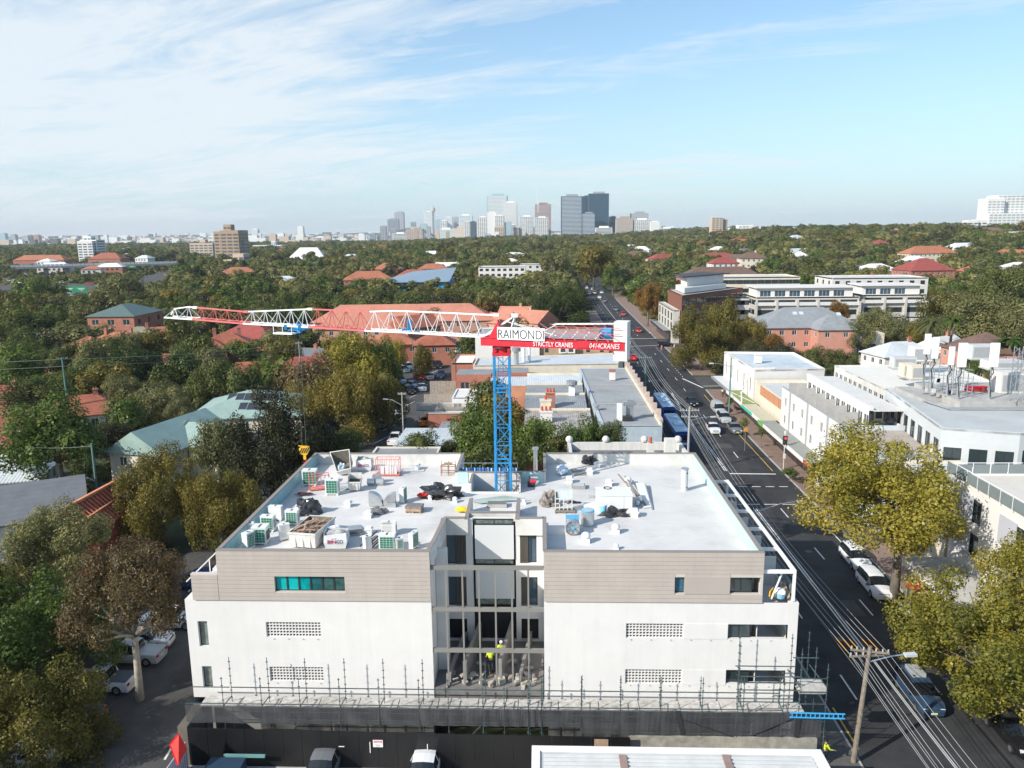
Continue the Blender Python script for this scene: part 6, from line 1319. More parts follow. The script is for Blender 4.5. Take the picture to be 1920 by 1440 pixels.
hs('khaki roofed house behind the orange tiled one', 262,612,7,11,9,.2, mat('khaki_roof', (.26,.24,.17)), BRR); hs('small orange roofed house right of the khaki roof', 305,612,6.5,9,7,.3, TILEO, WHITE, 'gable')
hs('red tiled gabled house below the red jib length', 425,622,8.5,12,10,.35, TILE, BRR, chim=((-3,0),(3,1)), wing=(-4,-5,8,8)); hs('large dark red roof crossing behind the jib', 470,606,8.5,16,11,-.2, TILER, BRR, wing=(5,-3,9,8))
hs('small terracotta gable hidden by trees left of the olive tree', 487,677,6.5,9,7,.3, TILE, WHITE, 'gable'); hs('faded red roof beside the brown-leaved plane tree', 575,668,7,13,8,.1, TILER, WHITE)
hs('red roof showing between dark trees near street pole', 155,740,6,13,9,.5, TILE, WHITE); hs('small terracotta roof corner in the left garden trees', 340,662,6,8,7,.2, TILEO, BRR, 'gable')
hs('cream gable cottage behind the olive canopy', 370,650,6,7,7,0, SLATE, WHITE, 'gable'); hs('dark cottage with white porch post below the jib', 578,652,5.5,9,7,-.2, SLATE, WHITE, 'gable')
hs('red roofed cottage at left edge behind the street pole', 8,722,5.5,10,8,0, TILER, BRR); hs('orange roof corner below the left street wires', 135,662,6,10,7,.1, TILEO, BRR)
# red brick flats, long school-like terrace under the jib
t = building('brick_flats', 'three storey red brick flats with green roof beside the freeway', 'flats', R4(-134,-120,226,244),0,10, BRR, METD, {0: dict(n=3, rows=[0,3.2,6.4], w=2, h=1.6, frame=STEELW),1: dict(n=3, rows=[3.2,6.4], w=1.6, h=1.5)}, 0, keepout=14); b = MB(); hiproof(b, -127,235,14,18,0,10,3); b.build('hip_roof', [mat('dark_green_roof', (0.10,0.15,0.14), rough=.5)], t)
b = MB(); b.box(-133,-127,224.6,225.9,3.1,3.4); b.box(-133,-127,224.6,225.9,6.2,6.5); b.each('balcony', [CREAM], t)
SAL = ribbed('salmon_tile', (0.52,0.22,0.15),.33, 'Z', rough=.8, depth=.05, var=.12)
hs('long salmon tiled roof running behind the white jib length', 760,570,11,56,15,.06, SAL, mat('pinkish_brick', (0.50,0.28,0.21), var=.12), chim=(), name='long_terrace', cat='terrace'); hs('salmon tiled brick wing with pale windows behind the red jib', 680,588,10,26,12,.05, SAL, MATS['pinkish_brick'], chim=((8,0),), name='long_terrace', cat='terrace')
hs('steep red gabled brick house behind the white jib', 778,590,10,11,10,.7, TILE, BRR, 'gable'); hs('orange roofed house under the jib near the car park trees', 735,622,8,12,9,.3, TILEO, BRR); hs('red brick house with low white wall across the cross street', 815,622,8,10,9,.1, TILE, BRR)
hs('stepped salmon gables between the dark fig and the jib tip', 985,580,9,17,11,-.6, SAL, mat('salmon_wall', (.5,.3,.22)), 'gable', wing=(-4,-7,9,9)); hs('small salmon gable left of the large fig', 965,574,9,9,8,-.2, SAL, MATS['salmon_wall'], 'gable')
t = thing('blue_shed', 'large bright blue shed with slanting blue-grey roof mid-left', 'shed', (-57,420,0)); P4 = [G(757,520,8), G(860,508,11), G(860,530,3), G(765,545,2)]; x0, x1, y0 = P4[0].x-6, P4[1].x, 400
b = MB(); b.box(x0, x1,408,440,0,8); b.build('wall', [mat('bright_blue_wall', (0.05,0.33,0.62))], t); b = MB(); b.add([(x0-1,406,8),(x1+1,406,8.2),(x1+1,442,14),(x0+14,442,12)], [(0,1,2,3)]); b.build('roof', [mat('blue_grey_roof', (.22,.30,.38))], t); b = MB(); b.box(x0-16, x0-.1,410,430,0,6); b.build('annex', [mat('yellow_annex', (.6,.5,.2))], t); keep(x0-18, x1+2,405,445,22)
def flats(name, label, cat, px0, px1, pyt, Y, z1, depth, wall, nst, nw, roof=None, keepo=12, ww=1.6, wh=1.5, **kw):
    a, c = D(px0, pyt, Y), D(px1, pyt, Y); zt = a.z if z1 is None else z1; z0 = min(terr(a.x, Y), terr(c.x, Y))-1
    return building(name, label, cat, R4(a.x, c.x, Y, Y+depth), z0, zt, wall, roof or LGREY, {0: dict(n=nw, rows=[zt-3.1*(k+1) for k in range(nst)], w=ww, h=wh, cols=2),3: dict(n=max(2, int(depth/5)), rows=[zt-3.1*(k+1) for k in range(nst)], w=ww, h=wh),1: dict(n=max(2, int(depth/5)), rows=[zt-3.1*(k+1) for k in range(nst)], w=ww, h=wh)}, .4, keepout=keepo, **kw)
flats('apartment_block', 'white three storey apartments with balconies right of blue shed', 'apartments', 897,985,502,470, None, 16, WHITE, 3,8, keepo=30, ww=2.0); flats('apartment_block', 'low white apartments behind, stepping to the right', 'apartments', 975,1040,497,520, None, 14, OFFW, 2,5, keepo=20)
# right: brown brick office, grey apartments, hip-roofed block
PB = [(40.9,232),(66,262),(54,274),(40.9,258)]; t = building('brown_office', 'brown brick office with ribbon windows on the right of road', 'office', PB, 0,14, mat('brown_brickwork', (0.21,0.085,0.055), var=.12), CONC, {0: dict(n=9, rows=[3.6,7.2,10.4], w=3.9, h=1.6, sill=.9, cols=4)}, .2, keepout=16)
b = MB(); b.prism([(43,240),(60,260),(54,268),(43,256)],14.25,15.8); b.build('roof_terrace_wall', [WHITE], t); b = MB(); b.prism([(45,247),(60,264),(55,268),(45,258)],15.85,18.6); b.build('penthouse', [WHITE], t); b = MB(); b.prism([(43,244),(62,264),(55,272),(43,260)],18.65,18.95); b.build('penthouse_roof', [mat('charcoal_roof', (.06,.065,.08))], t)
t = building('beige_shopfront', 'beige stone building with tall windows beside the autumn street tree', 'building', R4(38.6,40.6,233,262),0,9.5, mat('beige_stone', (0.52,0.50,0.45), var=.06), CONC, {3: dict(n=5, rows=[3.6,6.4], w=2.6, h=2.3, sill=.2, cols=2)}, .3, keepout=3)
awning('dark street awning before the beige stone building', 236,262, METD, DARKF, x0=34.0, x1=36.2)
def terrace_ap(label, px0, px1, Y, wins):
    t = flats('apartment_block', label, 'apartments', px0, px1,552, Y, 11.6,16, mat('warm_grey_render', (0.50,0.48,0.44), var=.05),3, wins, roof=mat('pebble_roof', (.45,.42,.38)), ww=5.2, wh=1.6, keepo=18); a, c = D(px0,552, Y), D(px1,552, Y)
    b = MB(); b.box(a.x-.3, c.x+.3, Y-.9, Y-.02,9.4,10.4); b.box(a.x-.3, c.x+.3, Y-.9, Y-.02,3.2,4.4); n = wins
    b.each('balcony_front', [WHITE], t); b = MB()
    for k in range(n+1): x = a.x+(c.x-a.x)*k/n; b.box(x-.35, x+.35, Y-1.0, Y-.03,0,10.6)
    b.each('pier', [MATS['warm_grey_render']], t)
    b = MB(); wallh(b, (a.x+1, Y+3),0,0, c.x-a.x-2,11.6,14.6, [(1+k*4.6,4.4+k*4.6,11.9,13.8) for k in range(int((c.x-a.x-3)/4.6))],.15); b.box(a.x+1, c.x-1, Y+3.2, Y+13,11.6,14.55); b.build('upper_storey', [WHITE], t)
    for k in range(int((c.x-a.x-3)/4.6)): window(t, (a.x+1, Y+3),0,(1+k*4.6,4.4+k*4.6,11.9,13.8),.14,3,1, STEELW, GLASSB)
    b = MB(); b.box(a.x+.2, c.x-.2, Y+2, Y+14,14.65,15.0); b.build('upper_roof', [WHITE], t); return t
terrace_ap('white and grey terrace apartments, left block with sloping ground floor bays', 1418,1612,250,5); terrace_ap('white and grey terrace apartments, right block beside conifers', 1618,1738,256,3)
flats('apartment_block', 'glass fronted grey building between brown office and white terraces', 'apartments', 1372,1414,572,258,11,14, LGREY, 3,2, ww=5); flats('apartment_block', 'long cream rooftop level with planters behind the terraces', 'apartments', 1340,1500,528,290,15.6,18, CREAM, 2,12, ww=2.6)
flats('apartment_block', 'white upper level with pergola at the right of the terraces', 'apartments', 1560,1740,532,285,15.2,18, OFFW, 2,9)
t = house('salmon walled block with big grey hipped roof and roof windows', 68,207,25,15,.03,8.6,4.4, METD, MATS['salmon_render'], 'hip', chim=(), wing=(4,-8.5,9,8), sky=((-3,-2.5),(-1.4,-2.5),(8,-3)), name='hipped_block', cat='building')
b = MB(); b.box(76.6,84.5,196,200,0,7.5); b.build('grey_bay', [CREAM], t)
b = MB(); b.box(78.6,82.5,195.9,195.98,2.2,4.8); b.build('window', [GLASS], t)
hs('white saw-tooth roofed houses behind the right conifers', 1795,553,9,20,12,.1, mat('white_metal_roof', (.7,.7,.7)), WHITE, 'gable'); hs('terracotta walled flats behind the roof antennas', 1850,622,11,12,12,.1, TILEB, MATS['salmon_render'], chim=()); hs('terracotta flats partly hidden by palms at right', 1895,632,10,9,10,-.1, TILEB, MATS['salmon_render'], chim=())
hs('blue-roofed house between the plane tree and antennas', 1690,640,7,14,9,.2, METL, WHITE); hs('white gabled house behind the leftmost antennas', 1768,630,8,9,8,.6, WHITE, WHITE, 'gable')
hs('small white house with red roof right of the road trees', 1356,482,10,16,11,.1, TILER, WHITE, Y=470); hs('brown tiled houses behind the brown office roof', 1350,500,13,40,16,.1, TILEB, BRR, chim=((8,0),), Y=400); hs('cream house with dark hipped roof in the right woods', 1410,473,12,15,11,0, TILEB, CREAM, Y=480)
hs('large red brick flats with red roof on the right hill', 1732,484,24,22,18,.1, TILER, BRR, chim=(), name='brick_flats', cat='flats', Y=400); hs('long orange-red roof on the right hill above the flats', 1740,461,20,34,16,.12, TILEO, CREAM, chim=(), Y=560); hs('red roofed cottage amid trees right of the terraces', 1625,515,8,22,8,0, TILEO, WHITE, Y=320)
hs('orange brick house roof on the far left of centre', 690,508,10,26,14,.2, TILEO, BRR, Y=430); hs('orange house with gables right of the dark pine', 728,493,11,18,12,0, TILEO, BRR, Y=500); hs('red hipped roof house left of blue shed', 778,505,9,22,13,0, TILE, BRR, Y=460); hs('orange roof behind the blue shed', 812,494,9,18,10,.1, TILEO, CREAM, Y=500); hs('long orange roofs beyond the left freeway', 80,478,10,60,18,0, TILEO, BRR, Y=900); hs('stepped red roofs beyond the freeway bridge', 203,474,12,40,22,0, TILE, BRR, Y=950)
t = thing('marquee', 'white peaked marquee tent among trees left of centre', 'tent', (-255,800,0)); p = G(580,490,6); b = MB(); hiproof(b, p.x, p.y, 44,26,0,6,14,0); b.build('canopy', [WHITE], t); b = MB(); b.prism(rect(p.x, p.y, 43,25),0,5.9); b.build('wall', [WHITE], t); keep(p.x-24, p.x+24, p.y-15, p.y+15,60)
# ================================================================ left freeway
def gquad(name, pts, z, m_, th=1.2):
    b = MB(); P = [G(x, y, z) for x, y in pts]; n = len(P); b.prism([(p.x, p.y) for p in P], z-th, z); o = struct(b, name, m_); KPOLY.append([(p.x, p.y) for p in P]); return o
gquad('freeway', [(-60,536),(120,531),(300,537),(300,549),(120,541),(-60,546)],1.5, ASPHO); gquad('freeway', [(-60,560),(130,548),(230,556),(160,590),(60,578),(-60,585)],.3, ASPH, .5)
gquad('freeway', [(190,548),(330,500),(345,503),(262,552)],1.2, ASPHO, 1);
BR = thing('road_bridge', 'long grey concrete road bridge across the left freeway', 'bridge', (-480,820,0)); a, c = G(30,500,9), G(340,492,9); b = MB(); b.bar((a.x, a.y, 8),(c.x, c.y, 8),14,1.6); b.build('bridge_deck', [mat('bridge_concrete', (.30,.31,.32), var=.1)], BR); b = MB(); d_ = (c-a);
for k in range(40): q = a+d_*(k/40); q2 = a+d_*((k+.9)/40); b.bar((q.x, q.y-7,9.6),(q2.x, q2.y-7,9.6),.3,1.8)
b.each('parapet_panel', [LGREY], BR); b = MB()
for k in range(9): q = a+d_*((k+.5)/9); b.bar((q.x, q.y, -1),(q.x, q.y, 7.2),3,2)
b.each('bridge_pier', [CONC], BR)
def gantry(label, px0, px1, y0, y1, col, Y):
    a, c = D(px0, y1, Y), D(px1, y0, Y); t = thing('road_sign', label, 'road sign', ((a.x+c.x)/2, Y, 0)); b = MB(); b.box(a.x, c.x, Y-.1, Y+.1, a.z, c.z); s_ = b.build('sign_board', [col], t); b = MB()
    for x in (a.x+.3, c.x-.3): b.bar((x, Y+.3,0),(x, Y+.3, c.z),.3)
    b.each('sign_post', [GREY], t)
    b = MB(); n = max(1, int((c.x-a.x)/5)); w = (c.x-a.x)/n
    for k in range(n):
        x = a.x+w*k; b.box(x+w*.2, x+w*.8, Y-.13, Y-.11, a.z+(c.z-a.z)*.62, a.z+(c.z-a.z)*.72); b.box(x+w*.3, x+w*.7, Y-.13, Y-.11, a.z+(c.z-a.z)*.42, a.z+(c.z-a.z)*.5); b.box(x+w*.48, x+w*.53, Y-.13, Y-.11, a.z+.4, a.z+(c.z-a.z)*.3)
    b.build('sign_legend', [WHITE], s_)['kind'] = 'stuff'
SGG = mat('road_sign_green', (0.0,0.24,0.10), rough=.5)
gantry('wide green direction sign over the left freeway', 120,163,537,548, SGG, 392); gantry('small green exit sign beside the freeway grass', 56,68,558,569, SGG, 330); gantry('green sign on the far gantry under the bridge', 242,254,498,502, SGG, 760)
b = MB(); a, c = D(111,546,390), D(118,538,390); b.box(a.x, c.x, 389.5,391, a.z, c.z); b.bar((a.x+1,390.2,0),(a.x+1,390.2, a.z),.4); single(b, 'warning_board', mat('sign_amber', (.65,.35,.02)), 'amber board at the left end of the wide green sign', 'sign')
# ================================================================ distant houses, towers, city, hills
def pal(n, c, **k): return mat(n, c, **k)
TOWM = {'white': mat('tower_white', (.72,.72,.70), var=.03), 'tan': mat('tower_tan', (.55,.44,.34), var=.05), 'brown': mat('tower_brown', (.40,.29,.20), var=.06), 'blue': mat('tower_blue_glass', (.025,.07,.13), rough=.25, var=.2, scale=.02), 'pale': mat('tower_pale_glass', (.34,.47,.52), rough=.3, var=.1, scale=.02),
        'grey': mat('tower_grey', (.33,.35,.38), var=.06), 'red': mat('tower_rust', (.36,.22,.18), var=.25, scale=.05), 'teal': mat('tower_teal', (.02,.07,.10), rough=.3)}
BAND = mat('tower_window_band', (.10,.13,.16), rough=.3); BANDL = mat('tower_spandrel', (.45,.50,.54), rough=.5)
def tower(label, x0, x1, yt, Y, m_, style='h', cat='tower', band=None, depth=None, top=None, name='tower', rows=None, cols=None):
    a, c = D(x0, yt, Y), D(x1, yt, Y); w = c.x-a.x; d = depth or w*.8; z1 = a.z; z0 = terr(a.x, Y)-4; t = thing(name, label, cat, ((a.x+c.x)/2, Y, z0)); b = MB(); b.box(a.x, c.x, Y, Y+d, z0, z1); b.build('wall', [TOWM[m_]], t)
    bd = MB(); e = w*.012+.1; band = band or BAND; n = rows or max(3, int((z1-z0)/max(3.4, Y*.0016)))
    if style in ('h', 'g'):
        nc = 1 if style == 'h' else (cols or max(3, int(w/max(4, Y*.0022)))); st = (z1-z0-2)/n
        for k in range(n):
            z = z0+1+k*st
            for j in range(nc):
                u0 = a.x+w*(j+.18)/nc if nc > 1 else a.x+w*.04; u1 = a.x+w*(j+.82)/nc if nc > 1 else c.x-w*.04; bd.box(u0, u1, Y-e*.4, Y+.4, z+st*.25, z+st*.78)
            bd.box(a.x-e*.4, a.x+.4, Y+d*.08, Y+d*.92, z+st*.25, z+st*.78); bd.box(c.x-.4, c.x+e*.4, Y+d*.08, Y+d*.92, z+st*.25, z+st*.78)
    o = bd.build('window_band', [band], t); o['kind'] = 'stuff'
    b = MB(); b.box(a.x+w*.25, c.x-w*.2, Y+d*.2, Y+d*.8, z1+.01, z1+(top or w*.10)); b.build('plant_room', [TOWM['grey' if m_ in ('blue', 'grey') else m_]], t)
    keep(a.x, c.x, Y, Y+d, 6); return t
for a in [('broad blue-grey office tower with pale horizontal bands', 1052,1092,368,2350, 'blue', 'h', BANDL),('tallest dark blue glass tower on the skyline', 1104,1142,363,2350, 'blue', 'h', TOWM['teal']),('narrow dark glass tower joined left of the tallest', 1092,1108,368,2450, 'teal', 'h', TOWM['blue']),('lower dark glass podium of the tallest tower', 1092,1116,400,2300, 'blue', 'h', BANDL),
          ('pale teal glass tower standing over the white ones', 913,951,367,2700, 'pale', 'h', TOWM['white']),('white slab tower below the teal glass tower', 913,931,399,2450, 'white', 'v', None),('white tower with square window grid right of the white slab', 928,945,404,2440, 'white', 'g', BAND),('small tan block with dark windows before the white slab', 927,946,426,2300, 'tan', 'g', BAND),('tall white residential tower with rounded top', 943,969,380,2500, 'white', 'g', mat('balcony_grey', (.42,.45,.48))),
          ('white gridded office tower left of the white slab', 895,914,407,2500, 'white', 'g', BAND),('white tower with pale glass face', 860,885,404,2700, 'white', 'h', TOWM['pale']),('dark teal block between two white towers', 880,893,416,2450, 'teal', 'h', BAND),('white block beside the leaning construction tower', 975,999,406,2400, 'white', 'g', BAND),('tower under construction with red-brown floors', 1003,1033,383,2450, 'red', 'h', TOWM['grey']),('white apartment building before the construction tower', 1003,1028,408,2250, 'white', 'g', BAND),
          ('white stepped block at the foot of the blue towers', 1117,1148,427,2100, 'white', 'h', BAND),('dark low office right of the tallest tower', 1142,1155,406,2450, 'blue', 'h', BAND),('brown lattice-fronted block right of the blue towers', 1156,1187,409,2200, 'brown', 'g', BANDL),('grey tower group with rooftop plant', 1184,1216,400,2400, 'grey', 'g', BANDL),('white apartments before the grey tower group', 1190,1219,412,2200, 'white', 'g', BAND),('plain white block right of the grey towers', 1220,1237,416,2100, 'white', 'v', None),('low white offices farthest right of the skyline cluster', 1238,1262,428,2100, 'white', 'h', BAND),
          ('tan and white apartment block before the bridge arch', 761,792,429,2600, 'tan', 'g', BAND),('cream block right of the bridge arch', 848,882,428,2500, 'tan', 'g', TOWM['white']),('low pale offices under the city towers', 820,850,430,2900, 'white', 'h', TOWM['pale']),('low white blocks left of centre skyline', 736,762,438,2700, 'white', 'h', BAND)]:
    tower(a[0], a[1], a[2], a[3], a[4], a[5], a[6], band=a[7])
for a in [('hazy grey-blue city tower above the bridge arch', 726,746,411,5000, 'grey', 'h', None),('hazy slender city tower with spires', 739,756,398,5300, 'grey', 'v', None),('hazy white city tower beside the needle tower', 795,810,397,5100, 'white', 'h', BANDL),('hazy pale blue city tower right of the needle', 816,826,412,5300, 'pale', 'v', None),('hazy pale city block with stepped top', 834,848,407,5200, 'white', 'h', BANDL),('hazy slim grey city tower right of the stepped top', 850,859,407,5300, 'grey', 'v', None),('hazy blue-grey city block under the needle tower', 787,800,420,5000, 'pale', 'v', None),
          ('thin white tower standing alone on the left skyline', 557,568,425,3600, 'white', 'v', None),('pair of pale towers on the left skyline, taller one', 471,483,430,3800, 'white', 'h', BANDL),('small grey tower right of the thin white tower', 607,618,440,3700, 'grey', 'v', None),('hazy tower at the extreme left skyline', -2,9,438,4200, 'pale', 'v', None),('second hazy tower from the left skyline edge', 18,28,440,4300, 'grey', 'v', None),('hazy grey tower left of the pink towers', 40,52,443,4100, 'grey', 'v', None),('hazy pinkish tower, left of two', 50,58,441,4300, 'red', 'v', None),('hazy pinkish tower, right of two', 61,72,441,4400, 'red', 'v', None),('hazy slab left of the white round tower', 136,146,443,4100, 'grey', 'v', None),('hazy slim slab right of the white round tower', 175,184,443,3900, 'grey', 'v', None),('hazy low tower right of the paired pale towers', 482,489,438,3800, 'white', 'v', None)]:
    tower(a[0], a[1], a[2], a[3], a[4], a[5], a[6], band=a[7], name='distant_tower')
rg = random.Random(77); BL = sorted((rg.choice([rg.uniform(822,1000), rg.uniform(822,1000), rg.uniform(690,830), rg.uniform(1150,1270)]), rg.choice(['white', 'white', 'tan', 'pale', 'grey'])) for k in range(44)); bc = {}
NTH = ['first', 'second', 'third', 'fourth', 'fifth', 'sixth', 'seventh', 'eighth', 'ninth', 'tenth', 'eleventh', 'twelfth', 'thirteenth', 'fourteenth', 'fifteenth', 'sixteenth', 'seventeenth', 'eighteenth', 'nineteenth', 'twentieth', 'next', 'last']
for px, mm in BL:
    bc[mm] = bc.get(mm, 0)+1; tower('%s low block at the foot of the skyline, %s such from left' % ({'white': 'white', 'tan': 'cream', 'pale': 'pale blue', 'grey': 'grey'}[mm], NTH[bc[mm]-1]), px, px+rg.uniform(6,16), rg.uniform(413,441), rg.uniform(2150,3100), mm, rg.choice('hgv'))['group'] = 'low blocks at the foot of the skyline'
# needle tower and bridge arch
t = thing('needle_tower', 'slender hazy observation tower with round turret', 'tower', (*D(812,440,5200)[:2],0)); p = D(812,385,5200); q = D(812,396,5200); b = MB(); b.cyl((p.x, p.y),5,0, q.z, 10); b.build('shaft', [TOWM['grey']], t); b = MB(); b.tube([(p.x, p.y, q.z-8),(p.x, p.y, q.z),(p.x, p.y, q.z+18),(p.x, p.y, q.z+24)], [5,13,14,8],14); b.build('turret', [TOWM['tan']], t); b = MB(); b.cyl((p.x, p.y),2.5, q.z+24, p.z, 6); b.build('spire', [TOWM['grey']], t)
t = thing('arch_bridge', 'hazy steel arch bridge below the city towers', 'bridge', (*D(772,445,4300)[:2],0)); a, c = D(726,447,4300), D(819,447,4300); ht = D(772,428,4300).z-a.z; b = MB(); N_ = 22
ar = lambda f, k: Vector((a.x+(c.x-a.x)*f, 4300, a.z+ht*k*(1-(2*f-1)**2)+(1-k)*4))
for i in range(N_):
    for k in (1,.8): b.bar(ar(i/N_, k), ar((i+1)/N_, k),7)
    b.bar(ar(i/N_, 1), ar((i+.5)/N_, .8),3); b.bar(ar((i+.5)/N_, .8), ar((i+1)/N_, 1),3)
    b.bar((ar(i/N_, .8).x, 4300, a.z+4), ar(i/N_, .8),2.5)
b.build('arch_truss', [mat('arch_steel', (.09,.11,.13))], t)['kind'] = 'stuff'; b = MB(); b.box(a.x-60, c.x+60,4290,4312, a.z, a.z+4); b.build('bridge_deck', [TOWM['grey']], t)
t = thing('construction_crane', 'thin tower crane above the unfinished skyline tower', 'crane', (*D(1010,383,2450)[:2],0)); p, q = D(1009,385,2450), D(1006,352,2450); b = MB(); b.bar((p.x, 2450,90),(p.x, 2450, p.z+8),2); b.build('mast', [TOWM['white']], t); b = MB(); b.bar((p.x, 2450, p.z+6), q, 1.3); b.build('boom', [TOWM['white']], t)
# nearer towers left and right
def stepped(label, boxes, Y, m_, name='tower', band=BAND, cat='tower'):
    a0 = D(boxes[0][0], boxes[0][2], Y); t = thing(name, label, cat, (a0.x, Y, 0)); b = MB(); w = MB()
    for i, (x0, x1, yt, dy, dd) in enumerate(boxes):
        a, c = D(x0, yt, Y+dy), D(x1, yt, Y+dy); b.box(a.x, c.x, Y+dy, Y+dy+dd, -2, a.z); n = int((a.z)/3.2); keep(a.x, c.x, Y+dy, Y+dy+dd, 10)
        nc = max(2, int((c.x-a.x)/5))
        for k in range(1, n):
            for j in range(nc): w.box(a.x+(c.x-a.x)*(j+.15)/nc, a.x+(c.x-a.x)*(j+.85)/nc, Y+dy-.25-.01*i, Y+dy+.2, k*3.2+1.0, k*3.2+2.4)
            w.box(c.x-.2, c.x+.25, Y+dy+dd*.1, Y+dy+dd*.9, k*3.2+1.0, k*3.2+2.4)
    b.each('wall', [TOWM[m_] if isinstance(m_, str) else m_], t); w.build('balcony_openings', [band], t)['kind'] = 'stuff'; return t
stepped('stepped brown brick apartment tower left of centre', [(400,420,434,8,16),(412,446,432,0,26),(418,432,421,8,10),(440,456,452,10,16)],760, 'brown'); stepped('small pink and white apartment block below the brown tower', [(418,445,487,0,14),(436,456,476,6,14)],640, 'tan', 'apartment_block', BAND, 'apartments')
stepped('tan office slab with striped windows left of the brown tower', [(355,398,456,0,18),(374,384,449,4,10)],980, 'tan', 'office'); stepped('white round-fronted apartment tower with dark balconies', [(144,172,452,0,24),(150,180,450,6,20),(156,170,443,8,10)],980, 'white')
stepped('pale tan apartment tower standing on the right horizon', [(1335,1356,408,0,18),(1348,1365,410,4,16)],1250, 'tan'); stepped('white stepped apartments right of the pale tan tower', [(1370,1395,427,0,18),(1385,1412,422,6,18),(1405,1427,425,3,18)],1280, 'white', 'apartment_block'); stepped('tall white balconied tower at the right edge of skyline', [(1853,1885,372,0,22),(1872,1930,366,6,26),(1855,1930,400,-6,20)],1000, 'white', band=mat('pale_band', (.36,.40,.42)))
stepped('white stepped apartments left of the right edge tower', [(1816,1835,413,0,14),(1830,1852,412,4,14)],980, 'white', 'apartment_block'); stepped('long white hospital-like slab on the left skyline', [(470,530,460,0,20),(508,516,452,3,12)],1500, 'white', 'office')
# scattered far houses peeping from the canopy
rg = random.Random(21); rm = [TILE, TILEO, TILEB, TILER, SLATE, MATS['white_metal_roof'], MATS['white_metal_roof'], METL]; n = 0; tr_ = 0
FAR = []
while n < 135 and tr_ < 4000:
    tr_ += 1; y = rg.uniform(430,1500); x = rg.uniform(-.64,.64)*y
    if 5+off(y) < x < 60+off(y): continue
    w, d = rg.uniform(12,30), rg.uniform(10,16)
    if any(a-w < x < b_+w and c-14 < y < e+14 for a, b_, c, e in KEEP): continue
    if x < 0 and rg.random() < .45: continue
    a = rg.uniform(-.4,.4); z0 = terr(x, y)-1; ze = z0+rg.uniform(6.5,9.5); hr = rg.uniform(2.5,4); R_ = rg.choice(rm); wl_ = rg.choice([OFFW, CREAM, BRR, WHITE]); lab = 'far %s roofed house peeping out of the woods' % {TILE: 'terracotta', TILEO: 'orange', TILEB: 'brown', TILER: 'red', SLATE: 'slate', METL: 'pale blue', MATS['white_metal_roof']: 'white'}[R_]
    t = thing('distant_house', lab, 'house', (x, y, z0), 'far houses in the woods'); b = MB(); b.prism(rect(x, y, w, d, a), z0, ze); b.build('wall', [wl_], t); b = MB(); hiproof(b, x, y, w, d, a, ze, hr, .5); b.build('roof', [R_], t)
    b = MB(); ca, sa = math.cos(a), math.sin(a)
    for k in range(int(w/4)): u = -w/2+2+k*4; b.obox((x+u*ca+(d/2+.05)*sa, y+u*sa-(d/2+.05)*ca, ze-2),(1.8,.12,1.5), a)
    b.build('windows', [DARKF], t)['kind'] = 'stuff'; keep(x-w/2-1, x+w/2+1, y-d/2-1, y+d/2,5); n += 1; FAR.append((y, x, t))
ORD = ['nearest', 'second nearest', 'third nearest', 'fourth nearest', 'fifth nearest', 'sixth nearest', 'seventh nearest', 'eighth nearest', 'ninth nearest', 'tenth nearest', 'eleventh nearest', 'twelfth nearest', 'thirteenth nearest', 'fourteenth nearest', 'fifteenth nearest', 'sixteenth nearest']
cnt_ = {}
for (y, x, t) in sorted(FAR, key=lambda q: q[0]):
    k = (t['label'], x < -.2*y, x > .2*y); i = cnt_.get(k, 0); cnt_[k] = i+1; t['label'] = t['label'].replace('peeping out of the', ('in the left' if k[1] else 'in the right' if k[2] else 'in the central'))+', '+ORD[min(i, 15)]
# city fabric beyond the woods and the hills behind it
rg = random.Random(2); bs = [MB(), MB(), MB()]
for _ in range(5200):
    y = rg.uniform(2450,8200); x = rg.uniform(-.70,.06)*y if rg.random() < .82 else rg.uniform(.06,.5)*y; w = rg.uniform(14,46); h = rg.uniform(5,14)*(1+(rg.random() < .08)*rg.uniform(.5,2.5)); z0 = 30*max(0,(y-3500)/4500)*(1 if x < 0 else .3)-8
    bs[rg.choice([0,0,1,2])].box(x, x+w, y, y+w*.8, z0-6, z0+h)
for b, mm, nm in zip(bs, (TOWM['white'], TOWM['tan'], mat('city_dark', (.10,.11,.10))),('pale', 'tan', 'dark')): o = b.build('distant_city', [mm]); tag(o, 'hazy carpet of %s low city buildings reaching the hills' % nm, 'distant city', kind='stuff')
b = MB(); n = 60
for i in range(n+1): x = -9000+11500*i/n; h = 34+10*math.sin(i*.7)+7*math.sin(i*1.9+1)+5*math.sin(i*3.3); h *= 1 if x < 0 else max(.2,1-x/1800); b.v += [(x, 5200,-8),(x, 7600, max(2, h*.75)),(x, 8600, h),(x, 10500,-10)]
for i in range(n):
    for k in range(3): b.f.append((i*4+k, i*4+4+k, i*4+5+k, i*4+1+k)); b.m.append(0)
struct(b, 'hills', mat('hill_green', (0.05,0.07,0.045), var=.3, scale=.01), smooth=True)
